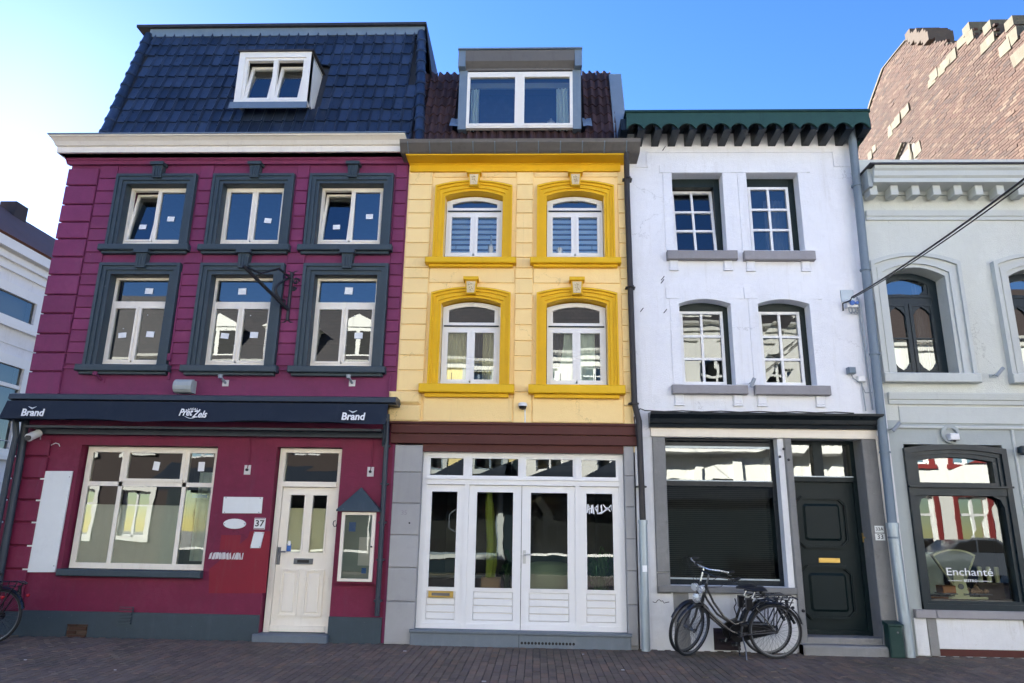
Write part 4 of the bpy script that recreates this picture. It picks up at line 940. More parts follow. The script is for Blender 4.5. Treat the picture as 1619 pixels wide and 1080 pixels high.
def pan_mb(w, h):
    m = MB(); pr = [(w * k / 8, .026 * math.sin(2 * math.pi * k / 8 + .6)) for k in range(9)]; n = 9
    for (v, lift, lo) in ((0, .016, 0), (0, 0, 1), (1.15, -.006, 0)):
        for (x, y) in pr: m.v.append(Vector((x, h * v - (.01 if y > .01 and v == 0 else 0), (-.03 if lo else y + lift))))
    for k in range(n - 1): m.f += [(k, k + 1, 2 * n + k + 1, 2 * n + k), (n + k, n + k + 1, k + 1, k)]
    return m
first = None; rr = random.Random(9)
for j in range(nrow):
    for i_ in range(int((RR - RL) / tw)):
        xx = RL + i_ * tw; c_ = slope(xx, (j) / nrow)
        if DY[0] - .10 < xx + tw / 2 < DY[1] + .07 and c_.z + .10 > DY[2] and c_.z < DY[3] + .3: continue
        if first is None: first = pan_mb(tw, th).build('roof_tile', 'tile_brown', H, origin=(0, 0, 0), smooth=True); o = first
        else: o = first.copy(); COL.objects.link(o); o.parent = H
        mw = tile_frame(c_); mw.translation -= WL[H]; o.matrix_local = mw @ Matrix.Rotation(rr.uniform(-.03, .03), 4, 'Z') @ Matrix.Translation((0, 0, rr.uniform(0, .008)))
# dormer
x0, x1, z0, z1 = DY
wz1 = W(820, 113, -.05).z
m = MB().box(x0, x0 + .13, -.05, .9, z0, wz1 + .02).box(x1 - .13, x1, -.05, .9, z0, wz1 + .02)
d_ = m.build('dormer', 'lead', H)
pf = [(0.9, wz1 + .02), (-.05, wz1 + .02), (-.06, wz1 + .05), (-.14, wz1 + .13), (-.16, z1 - .05), (-.17, z1), (.9, z1)]
MB().prof(x0 + .10, x1 - .10, pf).build('dormer_fascia', 'zinc', d_)
MB().box(x0 - .015, x0 + .098, -.16, .9, wz1 + .021, z1 + .01).box(x1 - .098, x1 + .015, -.16, .9, wz1 + .021, z1 + .01).box(x0 - .02, x1 + .02, -.19, .9, z1 + .011, z1 + .035).build('dormer_roof', 'lead', d_)
MB().box(x0 + .13, x1 - .13, .6, .62, z0, wz1).box(x0 + .13, x1 - .13, .05, .6, wz1 - .02, wz1 + .01).build('dormer_lining', 'interior_wall', d_)
r = (x0 + .08, x1 - .08, W(820, 203, -.03).z, wz1 - .005); xm = (r[0] + r[1]) / 2
w_ = window(H, r, -.045, [dict(r=(r[0] + .05, xm - .03, r[2] + .03, r[3] - .05), sw=.06), dict(r=(xm + .03, r[1] - .05, r[2] + .03, r[3] - .05), sw=.06)], fw=.055, frame='warm_white_paint', bars=[(xm - .035, xm + .035, r[2] + .03, r[3] - .05)], bot=.03, name='dormer_window')
curtain(w_, r[0] + .1, r[0] + .23, r[2] + .05, r[3] - .1, .12, 'curtain_white', 3, .02); curtain(w_, r[1] - .3, r[1] - .1, r[2] + .05, r[3] - .1, .12, 'curtain_white', 4, .02)
MB().box(r[0] + .05, r[1] - .05, .10, .13, r[3] - .2, r[3] - .1).build('blind_box', 'frosted_film', w_)
q = W(871, 200, .05)
tag(MB().lathe([(.07, 0), (.075, .05), (.06, .11), (.02, .15), (.02, .17)], (q.x, q.y, r[2] + .04), 14).build('lantern', 'ceramic', None, origin=(q.x, q.y, r[2] + .04), smooth=True), 'small pale domed lantern behind the dormer window of the yellow house', 'lantern')
for (px, py, sg) in ((718, 190, 1), (929, 190, -1)):
    q = W(px, py, -.05); m = MB(); a, b = q.x - .07, q.x + .07
    for k in range(5):
        for l in range(3): m.v.append(Vector((a + (b - a) * l / 2, -.08 + .1 * k / 4 + rr.uniform(-.02, .02) + .15 * k / 4, q.z - .12 + .3 * k / 4 + rr.uniform(-.01, .01))))
    for k in range(4):
        for l in range(2): m.f.append((k * 3 + l, k * 3 + l + 1, k * 3 + l + 4, k * 3 + l + 3))
    m.build('lead_flashing', 'lead', d_)
# metal-clad parapet between yellow and white roof
a0, a1, b1 = W(955, 117, .6), W(979, 117, .6), W(990, 206, -.05)
b0 = W(972, 195, -.05)
MB().add([(b0.x, -.1, zr0 + .0), (XYW + .03, -.1, zr0), (XYW + .03, .6, a0.z), (b0.x, .6, a0.z), (b0.x, 3, a0.z), (XYW + .03, 3, a0.z), (b0.x, 3, zr0), (XYW + .03, 3, zr0)], ((0, 1, 2, 3), (3, 2, 5, 4), (0, 3, 4, 6), (1, 7, 5, 2))).build('parapet_cladding', 'pipe_blue', H)
# shop front
x0, x1, z0, z1 = SF; hh = z1 - z0; zs_ = .115
def xs_(u_top, u_bot): a = W(u_top, 740, .1).x; b = W(u_bot, 996, .1).x; return (a + b) / 2
mu = [xs_(739, 732.5), xs_(825.5, 822.5), xs_(911, 916)]
zt = W(820, 763, .1).z; zs_ = W(820, 1003.5, .1).z
fr = MB(); f = .085
fr.box(x0, x0 + f * .8, .07, .17, zs_, z1).box(x1 - f * .8, x1, .07, .17, zs_, z1).box(x0 + f * .8, x1 - f * .8, .07, .17, z1 - .05, z1).box(x0 + f * .8, x1 - f * .8, .05, .17, zt - .04, zt + .055).box(x0 + f * .8, x1 - f * .8, .072, .17, zs_, zs_ + .04)
fr.box(x0 + f * .8, x1 - f * .8, .03, .05, zt + .03, zt + .056)
fr.box(mu[0] - .03, mu[0] + .03, .06, .17, zs_, z1 - .05).box(mu[2] - .03, mu[2] + .03, .06, .17, zs_, z1 - .05).box(mu[1] - .025, mu[1] + .025, .06, .17, zt + .055, z1 - .05)
sf = fr.build('shop_front_frame', 'white_paint', H)
bounds = [x0 + f * .8, mu[0], mu[1], mu[2], x1 - f * .8]
for k in range(4):
    a = bounds[k] + (.03 if k in (1, 3) else (.025 if k == 2 else 0)); b = bounds[k + 1] - (.03 if k in (0, 2) else (.025 if k == 1 else 0))
    m = MB(); m.band(outline(a + .03, b - .03, zt + .085, z1 - .08), outline(a, b, zt + .055, z1 - .05), .08, .13); m.box(a, b, .081, .13, zt + .0552, zt + .085); fl = m.build('fanlight', 'white_paint', H)
    MB().add([(a + .02, .11, zt + .07), (b - .02, .112, zt + .07), (b - .02, .108, z1 - .07), (a + .02, .112, z1 - .07)], ((0, 1, 2, 3),)).build('pane', 'old_glass', fl)
gb, gt = W(820, 932, .1).z, W(820, 777.5, .1).z
glx = [((232, 355), (217, 342)), ((435, 605), (425, 600)), ((675, 848), (675, 850)), ((925, 1050), (930, 1057))]
for k in range(4):
    a = bounds[k] + (.03 if k in (1, 3) else (.004 if k == 2 else 0)); b = bounds[k + 1] - (.03 if k in (0, 2) else (.004 if k == 1 else 0)); z_b = zs_ + .045; z_t = zt - .045
    g0 = (W(600 + glx[k][0][0] / 2.843, 780, .12).x + W(600 + glx[k][1][0] / 2.843, 930, .12).x) / 2; g1 = (W(600 + glx[k][0][1] / 2.843, 780, .12).x + W(600 + glx[k][1][1] / 2.843, 930, .12).x) / 2
    m = MB(); pan = (g0 - .005, g1 + .005, z_b + .12, gb - .035); wall_sheet(m, a, b, z_b, z_t, [(g0, g1, gb, gt), pan], .085, .045)
    m.box(a - .0 + .002, b - .002, .062, .086, z_b, z_b + .075)
    nm = 'door' if k in (1, 2) else 'fixed_leaf'; lf = m.build(nm, 'white_paint', H)
    MB().quad((g0, .11, gb), (g1, .11, gb), (g1, .1105, gt), (g0, .11, gt)).build('pane', 'old_glass', lf)
    MB().band(outline(g0 + .012, g1 - .012, gb + .012, gt - .012), outline(g0 - .006, g1 + .006, gb - .006, gt + .006), .078, .11).box(g0, g1, .0782, .11, gb - .006, gb + .012).build('glazing_bead', 'white_paint', lf)
    for j in range(4):
        t0 = pan[2] + (pan[3] - pan[2]) * j / 4; t1 = pan[2] + (pan[3] - pan[2]) * (j + 1) / 4
        MB().box(pan[0] + .001, pan[1] - .001, .098, .12, t0 + .004, t1 - .004, .008).build('plank', 'white_paint', lf)
    MB().box(pan[0], pan[1], .121, .124, pan[2], pan[3]).build('back_board', 'warm_white_paint', lf)
    if k == 0:
        q = W(697, 939.5, .09); MB().box(q.x - .165, q.x + .165, .066, .092, q.z - .04, q.z + .04, .004).build('letter_slot', 'brass', lf); MB().box(q.x - .12, q.x + .12, .062, .067, q.z - .018, q.z + .018, .003).build('letter_flap', 'steel', lf)
    if k == 2:
        q = W(829, 880, .08); MB().box(q.x - .02, q.x + .02, .075, .085, q.z - .09, q.z + .08).tube([(q.x, .08, q.z + .03), (q.x, .03, q.z + .03), (q.x + .11, .03, q.z + .03)], .009).build('door_handle', 'ceramic', lf)
rr = random.Random(4)
# sticker logos on the glass: hexagon outline and tattered white lettering
q = W(722, 825, .1); lf_pts = [(q.x + .13 * dx, .105, q.z + .16 * dz) for dx, dz in ((.6, 1), (-.2, 1), (-.8, .6), (-.8, -.5), (-.2, -.8), (.6, -.9))]
MB().tube(lf_pts, .004, 4).build('sign_outline', 'frosted_film', H)
tl = thing('window_lettering', 'white angular lettering stuck on the right pane of the white shop front', 'lettering', W(946, 804, .105))
LT = [[(370, 555, 385, 370, 415, 370, 400, 555)], [(415, 400, 430, 400, 440, 580, 420, 580)], [(400, 470, 460, 440, 460, 470, 400, 500)], [(455, 560, 465, 390, 495, 385, 500, 560)], [(490, 385, 510, 375, 540, 580, 515, 580)], [(535, 450, 610, 370, 620, 400, 545, 480)],
      [(530, 440, 560, 430, 620, 540, 600, 560)], [(595, 580, 598, 375, 620, 370, 620, 580)], [(620, 580, 625, 550, 690, 525, 690, 575)], [(665, 400, 695, 370, 715, 560, 690, 570)], [(715, 380, 735, 375, 815, 470, 790, 490)], [(705, 530, 790, 460, 810, 490, 720, 550)], [(790, 440, 815, 430, 885, 520, 870, 530)], [(800, 480, 890, 375, 905, 385, 815, 500)], [(885, 380, 905, 375, 905, 500, 895, 500)]]
for l in LT:
    c = l[0]; ps = [W(900 + c[i] / 13.5, 770 + c[i + 1] / 13.5, .105) for i in (0, 2, 4, 6)]
    MB().prism([(p.x, p.z) for p in ps], .1045, .1055).build('letter_stroke', 'white_ink', tl)
# step with a row of air holes
st0 = W(820, 1004, -.12).z
m = MB().box(SF[0] - .04, SF[1] + .03, -.10, .3, -.05, st0 - .0, .008); stp = m.build('doorstep', 'bluestone', H)
MB().box(SF[0] - .05, SF[1] + .04, -.12, .3, st0, st0 + .035, .006).build('step_nosing', 'bluestone', H)
xa, xb = W(825, 1018, -.1).x, W(907, 1019, -.1).x
for k in range(16):
    x = xa + (xb - xa) * k / 15; MB().lathe([(.017, 0), (.017, -.002)], (x, -.1, W(860, 1017.5, -.1).z), 10, 'y').build('air_hole', 'vent_dark', stp)
MB().box(W(820, 1010, -.1).x, W(820, 1010, -.1).x + .006, -.1015, -.09, 0, st0).build('step_joint', 'joint_sand', stp)
# things inside the shop
def potted(name, label, cat, x, y, z): return thing(name, label, cat, (x, y, z))
q = W(776, 925, .35)
t_ = thing('cactus', 'tall yellow green column cactus in a square clay pot behind the left shop door', 'cactus', (q.x, .35, .12)); zb_ = .12
MB().box(q.x - .13, q.x + .13, .22, .48, zb_, q.z + .10, .02).build('pot', 'terracotta', t_)
m = MB()
for (dx, dy, hh_) in ((0, 0, 1.35), (.03, .06, 1.0)):
    pts = [(q.x + dx - .03 + .02 * math.sin(k), .33 + dy, q.z + .1 + hh_ * k / 6) for k in range(7)]; m.tube(pts, [.05, .06, .06, .06, .055, .045, .015], 8)
m.build('cactus_stem', 'cactus_green', t_, smooth=True)
def leaves(name, parent, c, n, L, spread, up, mat, seed, wd=.025):
    rr = random.Random(seed); m = MB()
    for k in range(n):
        a_ = rr.uniform(0, 6.283); ll = L * rr.uniform(.6, 1.1); sp = spread * rr.uniform(.3, 1.1); u_ = up * rr.uniform(.6, 1.2)
        d = Vector((math.cos(a_), math.sin(a_), 0)); side = Vector((-d.y, d.x, 0)) * wd; prev = None
        b0 = Vector(c) + Vector((rr.uniform(-.05, .05), rr.uniform(-.05, .05), rr.uniform(0, .15)))
        for s_ in range(6):
            t = s_ / 5; p = b0 + d * sp * t * ll + Vector((0, 0, u_ * ll * (t - .75 * t * t))); w_ = math.sin(math.pi * min(1, t * .85 + .12))
            a1, b1 = p - side * w_, p + side * w_; m.v += [a1, b1]
            if s_: nn = len(m.v); m.f.append((nn - 4, nn - 3, nn - 1, nn - 2))
    return m.build(name, mat, parent)
t_ = thing('climbing_plant', 'dark leafy plant beside the cactus behind the left shop door', 'plant', (q.x + .22, .7, .12))
MB().lathe([(.12, 0), (.15, .45), (.15, .5)], (q.x + .22, .7, .12), 12).build('pot', 'terracotta', t_); leaves('foliage', t_, (q.x + .22, .7, .55), 70, 1.0, .25, 1.3, 'leaf_green', 1)
q = W(948, 925, .5); t_ = thing('palm_plant', 'bushy palm with long arching leaves behind the right pane of the shop front', 'plant', (q.x, .5, .12))
MB().lathe([(.15, 0), (.2, .3), (.2, .36)], (q.x, .5, .12), 14).build('pot', 'terracotta', t_); leaves('foliage', t_, (q.x, .5, .45), 120, 1.1, .38, 1.5, 'leaf_green', 2, .014)
q = W(868, 925, .7); t_ = thing('armchair', 'pale green rounded armchair behind the right shop door', 'armchair', (q.x, .9, .1))
MB().box(q.x - .35, q.x + .35, .6, 1.2, .25, .55, .06).build('seat', 'armchair_fabric', t_); MB().lathe([(.36, 0), (.40, .3), (.42, .52), (.36, .6), (.2, .64)], (q.x, 1.05, .36), 18).build('backrest', 'armchair_fabric', t_, smooth=True)
for sx_ in (-1, 1):
    for sy in (.68, 1.12): MB().box(q.x + sx_ * .28 - .02, q.x + sx_ * .28 + .02, sy - .02, sy + .02, .1, .25).build('leg', 'wood_stain', t_)
q = W(700, 925, .9); t_ = thing('sideboard', 'low dark counter behind the left pane of the shop front', 'counter', (q.x + .2, 1.2, .1)); MB().box(q.x - .3, q.x + .7, 1.1, 1.5, .1, .75, .01).build('cabinet', 'interior_floor', t_); MB().box(q.x - .33, q.x + .73, 1.07, 1.52, .75, .80, .01).build('counter_top', 'frosted_film', t_)
# dome camera
q = W(826.5, 643, -.06); t_ = thing('dome_camera', 'white dome security camera on the yellow wall above the brown beam', 'camera', (q.x, 0, q.z))
MB().lathe([(.045, .05), (.062, .035), (.062, -.0)], (q.x, -.09, q.z), 14).box(q.x - .03, q.x + .03, -.09, 0, q.z + .01, q.z + .035).build('camera_body', 'white_plastic', t_, smooth=True)
MB().lathe([(.056, -.0005), (.045, -.035), (.01, -.05)], (q.x, -.09, q.z), 14).build('dome', 'black_plastic', t_, smooth=True)
MB().tube([(q.x + .03, -.02, q.z), (q.x + .035, -.02, zbt + .03)], .010, 6).build('cable_duct', 'white_plastic', t_)
# black downpipe, galvanised at its foot
pts = [W(1006, 231, -.30), W(992, 240, -.14), W(993, 300, -.1), W(1002, 600, -.1), W(1009, 660, -.1), W(1013, 680, -.16), W(1014, 830, -.16)]
pts[0] = Vector((XYW - .06, -.32, zg + .02)); 
px_ = XYW - .02
pts = [(px_ - .02, -.32, zg + .04), (px_ - .02, -.30, zg - .10), (px_, -.12, zg - .3), (px_, -.10, zg - .5), (px_ + .02, -.10, W(1004, 640).z), (px_ + .07, -.13, W(1008, 668).z), (px_ + .08, -.14, W(1013, 826, -.1).z)]
t_ = thing('downpipe', 'black drainpipe with grey metal foot between the yellow and the white house', 'drainpipe', (px_ + .08, -.14, 0))
MB().tube(pts, .042, 10).build('pipe', 'pipe_dark', t_, smooth=True); MB().tube([(px_ + .08, -.14, pts[-1][2]), (px_ + .07, -.14, 0)], .055, 12).build('pipe_foot', 'galvanised', t_, smooth=True)
MB().tube([(px_ + .08, -.14, pts[-1][2] - .02), (px_ + .08, -.14, pts[-1][2] + .03)], .062, 12).build('collar', 'galvanised', t_)
MB().box(px_ + .05, px_ + .11, -.197, -.19, .95, 1.03).build('sticker', 'paper', t_)
for py in (288, 458, 640, 770): z = W(1002, py).z; xx = px_ + (.08 if py > 700 else .01); MB().tube([(xx, -.13, z - .012), (xx, -.13, z + .012)], .05, 10).box(xx - .07, xx + .07, -.11, 0, z - .01, z + .01).build('pipe_clip', 'pipe_dark', t_)
# ------------------------------------------------------------------ white house
H = thing('white_house', 'white rendered house with dark green door and scalloped green gutter board', 'house', ((XYW + XWG) / 2, 0, 0))
T = [RC((1061.7, 274), (1141.7, 274), (1149, 396), (1066.7, 396)), RC((1180, 274), (1261.7, 274), (1271.7, 397), (1187.3, 397))]
Mi = [RC((1073.3, 473), (1154, 473), (1163.7, 608), (1079, 608)), RC((1197, 474), (1277.8, 474), (1292.6, 610), (1207.5, 609))]
T = [(a, b, T[0][2], T[0][3]) for a, b, c, d in T]; Mi = [(a, b, Mi[0][2], Mi[0][3]) for a, b, c, d in Mi]
zc1 = W(1200, 653).z; ztop = W(1180, 205, -.0).z
SHP = RC((1051, 692), (1228, 692), (1247, 927), (1059, 927)); DOO = RC((1256, 692), (1362, 692), (1393, 1004), (1268, 1004))
zst = .17
wall_sheet(MB(), XYW, XWG, W(1200, 693).z, ztop + .35, T + Mi, depth=.42).build('upper_wall', 'white_stucco', H)
shell(H, XYW, XWG, [zst, zc1, W(1180, 430).z, ztop], ztop + .3)
zlin = W(1200, 692.5).z
wall_sheet(MB(), XYW, XWG, -.1, zlin, [(SHP[0], SHP[1], SHP[2], zlin), (DOO[0], DOO[1], 0, zlin)], .0, .42).build('lower_wall', 'white_plinth', H)
# engraved pediments and string line: thin raised stucco
def raised(pts, w, mat='white_stucco', d=.012, nm='stucco_moulding'):
    m = MB()
    for (a, b) in zip(pts[:-1], pts[1:]):
        va, vb = Vector((a[0], 0, a[1])), Vector((b[0], 0, b[1])); dd = (vb - va).normalized(); nn = Vector((-dd.z, 0, dd.x)) * w / 2
        q = [va - nn, vb - nn, vb + nn, va + nn]; m.prism([(p.x, p.z) for p in q], -d, -.001)
    return m.build(nm, mat, H)
def P2(px, py): p = W(px, py); return (p.x, p.z)
zl, zd = W(1180, 240.5).z, W(1023, 264).z
raised([(XYW + .02, zd), (P2(1023, 252)[0], zd)], .02); raised([(P2(1023, 252)[0], zd - .01), (P2(1023, 252)[0], zl + .01)], .02); raised([(P2(1023, 252)[0], zl), (P2(1318, 252)[0], zl)], .02)
raised([(P2(1318, 252)[0], zd - .01), (P2(1318, 252)[0], zl + .01)], .02); raised([(P2(1318, 252)[0], zd), (XWG - .02, zd)], .02)
for i, r in enumerate(T + Mi):
    x0, x1, z0, z1 = r; jw = .13; hd = .10 if i < 2 else .13
    zb_ = z1 + .0; m = MB()
    xa, xb = x0 - jw - .05, x1 + jw + .05; xm = (x0 + x1) / 2; h1 = .13 if i < 2 else .17
    m.prism([(xa, zb_ + .005), (x0 - .0, zb_ + .005), (x0, zb_ + .003), (xb, zb_ + .003), (xb, zb_ + h1), (xm, zb_ + h1 + (.10 if i < 2 else .19)), (xa, zb_ + h1)], -.016, -.0005)
    m.build('pediment', 'white_stucco', H)
    MB().box(x0 - jw, x0 - .0, -.012, -.0006, z0, zb_ + .002).build('jamb_moulding', 'white_stucco', H); MB().box(x1 + .0, x1 + jw, -.012, -.0006, z0, zb_ + .002).build('jamb_moulding', 'white_stucco', H)
    if i >= 2:
        oi = outline(x0, x1, z0, z1 - .07, .07)[1:-1]; MB().band(oi, [(p[0], z1 + .003) for p in oi], -.013, .415).build('arch_head', 'white_stucco', H)
for (a, b, py0, py1) in ((1055, 1166, 396, 409.3), (1176.7, 1289, 397, 410.4), (1063, 1182.4, 608.7, 622.5), (1194, 1313.3, 609.5, 624)):
    p, q, s_ = W(a, py0, -.09), W(b, py0, -.09), W((a + b) / 2, py1, -.09)
    MB().box(p.x, q.x, -.10, .2, s_.z, p.z + .005, .008).build('window_sill', 'sill_stone', H)
    for xx in (p.x + .10, q.x - .13): MB().box(xx - .06, xx + .06, -.035, -.0, s_.z - .13, s_.z - .001, .01).box(xx - .065, xx + .065, -.045, -.0, s_.z - .155, s_.z - .131).build('corbel', 'white_stucco', H)
WY = .19
for i, r in enumerate(T + Mi):
    x0, x1, z0, z1 = r; ri = 0 if i < 2 else .07
    wf = RC(*[((1062, 283), (1134, 283), (1140, 396), (1068, 396)), ((1181, 284), (1251, 284), (1260, 397), (1188, 397)), ((1074, 477), (1150, 477), (1157, 608), (1080, 608)), ((1197, 478), (1273, 479), (1281, 609), (1208, 609))][i], WY)
    a, b = x0 - .02, x1 + .02; f = .07
    gl = RC(*[((1063, 302), (1126, 303), (1136, 396), (1067, 396)), ((1181.7, 291.7), (1245, 292), (1254, 397), (1188, 397)), ((1074, 486.7), (1141.5, 488.6), (1149, 608), (1079, 607)), ((1198, 488), (1263, 489), (1273, 609), (1207, 608))][i], WY)
    sa, sb = max(gl[0], x0 + .005), gl[1]
    sashtop = z1 - .14 if i < 2 else z1 - .13
    w_ = window(H, (a, b, z0 + .01, z1 + .02), WY, [], fw=.06, frame='window_black', rise=ri, fd=.10, bot=.03, name='window')
    m = MB().box(sb + .002, b - .05, WY - .004, WY + .12, z0 + .04, z1 - .04).box(a, x0 + .02, WY - .004, WY + .12, z0 + .04, z1 - .05).build('frame_post', 'window_black', w_)
    MB().box(sa, sb, WY - .004, WY + .09, sashtop + .005, z1 - .03).build('frame_head', 'window_black', w_)
    tl_ = 7 if i == 0 else 0
    # sash with six panes
    c = dict(r=(sa, sb, z0 + .035, sashtop), tilt=tl_, nx=2, nz=3, mw=.035); og = Vector(((sa + sb) / 2, WY + .03, c['r'][2])); rot = (-R(tl_), 0, 0) if tl_ else None; k = .04
    aa, bb, c0, c1 = c['r']
    ms = MB(); ms.band(outline(aa + k, bb - k, c0 + k, c1 - k), outline(aa, bb, c0, c1), WY - .01, WY + .04); ms.box(aa, bb, WY - .011, WY + .04, c0, c0 + k); ms.build('sash', 'white_paint', w_, og, rot)
    xm = (aa + bb) / 2; MB().box(xm - .017, xm + .017, WY - .006, WY + .034, c0 + k, c1 - k).build('glazing_bar', 'white_paint', w_, og, rot)
    for j in (1, 2): zz = c0 + k + (c1 - c0 - 2 * k) * j / 3; MB().box(aa + k, bb - k, WY - .0045, WY + .0325, zz - .017, zz + .017).build('glazing_bar', 'white_paint', w_, og, rot)
    for ii in range(2):
        for j in range(3):
            pa, pb = aa + k + (bb - aa - 2 * k) * ii / 2, aa + k + (bb - aa - 2 * k) * (ii + 1) / 2; pc, pd = c0 + k + (c1 - c0 - 2 * k) * j / 3, c0 + k + (c1 - c0 - 2 * k) * (j + 1) / 3
            e = [random.uniform(-.002, .002) for _ in range(3)]
            MB().quad((pa, WY + .02 + e[0], pc), (pb, WY + .02, pc), (pb, WY + .02 + e[1], pd), (pa, WY + .02 + e[2], pd)).build('pane', 'old_glass', w_, og, rot)
    if i == 1: curtain(w_, (sa + sb) / 2, sb, z0 + .1, sashtop - .1, WY + .25, 'curtain_grey', 6)
# scalloped gutter board
zg0, zg1 = W(1180, 206, -.42).z, W(1180, 173.5, -.45).z; gx0, gx1 = W(990, 173, -.45).x, W(1373, 174, -.45).x
MB().box(gx0 - .02, gx1 + .02, -.47, .5, zg1 - .045, zg1, .01).build('gutter_edge', 'dark_green', H)
m = MB(); ns_ = 14; wv = (gx1 - gx0) / ns_; top = zg1 - .046; sc_h = (zg1 - zg0)
poly = [(gx0, top)]
pts = []
for k in range(ns_):
    for s_ in range(6):
        u = s_ / 6; pts.append((gx0 + (k + u) * wv, zg0 + .02 + .085 * abs(math.sin(math.pi * u)) ** .7))
pts.append((gx1, zg0 + .02))
for (a, b) in zip(pts[:-1], pts[1:]): m.prism([(a[0], a[1]), (b[0], b[1]), (b[0], top), (a[0], top)], -.45, -.42)
m.build('scalloped_board', 'gutter_green', H)
MB().box(gx0 + .01, gx1 - .01, -.41, .5, zg1 - .12, zg1 - .05).build('soffit', 'black_trim', H)
for k in range(ns_ + 1):
    x = gx0 + k * wv - .08
    MB().add([(x, -.41, zg0 + .02), (x + .11, -.41, zg0 + .02), (x + .11, -.0, zg0 - .02), (x, -.0, zg0 - .02), (x, -.41, zg1 - .121), (x + .11, -.41, zg1 - .121), (x + .11, 0, zg1 - .121), (x, 0, zg1 - .121)], ((0, 1, 2, 3), (0, 4, 5, 1), (3, 7, 4, 0), (1, 5, 6, 2))).build('gutter_bracket', 'black_trim', H)
for xx in (gx0, gx1 - .03): MB().add([(xx, -.44, zg0 + .1), (xx, 0, zg0 - .05), (xx, 0, zg1 - .05), (xx, -.44, zg1 - .05), (xx + .03, -.44, zg0 + .1), (xx + .03, 0, zg0 - .05), (xx + .03, 0, zg1 - .05), (xx + .03, -.44, zg1 - .05)], ((0, 1, 2, 3), (4, 7, 6, 5), (0, 4, 5, 1), (0, 3, 7, 4))).build('end_bracket', 'gutter_green', H)
MB().box(XYW + .02, XWG, .42, 6, ztop + .2, ztop + .36).build('roof', 'roof_board', H)
# shop cornice and fascia
zb0, zb1 = W(1200, 676, -.14).z, W(1200, 652.5, -.24).z; cx0, cx1 = W(1029, 651, -.24).x, W(1398, 655, -.24).x
pf = [(0, zb0), (-.08, zb0), (-.09, zb0 + .04), (-.13, zb0 + .06), (-.14, zb0 + .11), (-.19, zb0 + .15), (-.23, zb0 + .18), (-.24, zb1 - .03), (-.245, zb1), (0, zb1 + .02)]
MB().prof(cx0, cx1, pf, -.0).build('shop_cornice', 'black_trim', H)
MB().box(cx0 + .02, W(1386, 684, -.03).x, -.035, 0, zlin, zb0, .004).build('fascia_board', 'ivory_board', H)
# stone piers
def pier(x0, x1, z0, z1, nm='stone_pier', d=.03, back=.42): return MB().box(x0, x1, -d, back, z0, z1, .01).build(nm, 'old_bluestone', H)
pl = (W(1030, 692).x, W(1051, 692).x); pl2 = (W(1040, 937).x, W(1059, 937).x); zsill = W(1150, 927.5, -.03).z
zq = W(1050, 905).z
pier((pl[0] + pl2[0]) / 2, SHP[0] + .003, zq, zlin - .002); pier((pl[0] + pl2[0]) / 2 - .0, SHP[0] + .003, zsill - .1, zq - .008)
px0, px1 = SHP[1], DOO[0]
pier(px0 + .09, px1 + .003, .0, zlin - .002)
MB().add([(px0 - .003, .2, zsill), (px0 + .088, -.02, zsill), (px0 + .088, .42, zsill), (px0 - .003, .42, zsill), (px0 - .003, .2, zlin - .003), (px0 + .088, -.02, zlin - .003), (px0 + .088, .42, zlin - .003), (px0 - .003, .42, zlin - .003)], ((0, 1, 5, 4), (3, 7, 6, 2), (0, 4, 7, 3), (1, 2, 6, 5), (0, 3, 2, 1))).build('chamfered_jamb', 'old_bluestone', H)
prx = (W(1362, 692).x + W(1393, 1000).x) / 2; prx1 = (W(1386, 692).x + W(1421, 985).x) / 2
pier(DOO[1] - .003, prx1, .0, zlin - .002)
pier((pl[0] + pl2[0]) / 2, px0 + .09, zsill - .085, zsill, 'shop_sill', .06)
a, b = W(1066, 980).x, W(1090, 980).x; MB().box(a, b, -.012, 0, .0, zsill - .09, .004).build('stone_strip', 'old_bluestone', H)
for (p_, s_) in (((1239, 710), .02), ((1247, 727), .02), ((1233, 722), .02)): q = W(*p_, -.03); MB().lathe([(s_, 0), (s_ * .6, -.008)], (q.x, -.031, q.z), 8, 'y').build('iron_stud', 'wrought_iron', H)
# shop window
yw = .16; x0, x1, z0, z1 = SHP[0], SHP[1], zsill, zlin
zt = W(1150, 765, yw).z; zh = W(1150, 706, yw).z; xr = (W(1215, 720, yw).x + W(1235, 917, yw).x) / 2; zbt_ = W(1150, 917, yw).z
m = MB().box(x0, x1, yw, yw + .1, zh, z1).box(x0, x1, yw, yw + .1, z0, zbt_).box(xr, x1, yw - .002, yw + .1, zbt_, zh).box(x0, x0 + .02, yw - .002, yw + .1, zbt_, zh).box(x0 + .02, xr, yw - .03, yw + .09, zt - .035, zt + .03)
w_ = m.build('shop_window', 'black_trim', H)
MB().box(x0, x1 - .06, yw - .06, yw, zh + .06, z1, .01).build('blind_box', 'black_trim', w_)
MB().box(x0 + .02, xr, yw - .008, yw + .02, zh - .03, zh).box(x0 + .02, xr, yw - .012, yw + .02, zt + .03, zt + .045).box(x0 + .02, xr, yw - .01, yw + .02, zbt_, zbt_ + .02).build('aluminium_bead', 'galvanised', w_)
MB().quad((x0 + .02, yw + .01, zt + .04), (xr, yw + .011, zt + .04), (xr, yw + .01, zh - .02), (x0 + .02, yw + .012, zh - .02)).build('pane', 'shop_mirror', w_)
MB().quad((x0 + .02, yw + .01, zbt_ + .015), (xr, yw + .012, zbt_ + .015), (xr, yw + .01, zt - .03), (x0 + .02, yw + .011, zt - .03)).build('pane', 'blind_glass', w_)
n = 46
sl_ = None
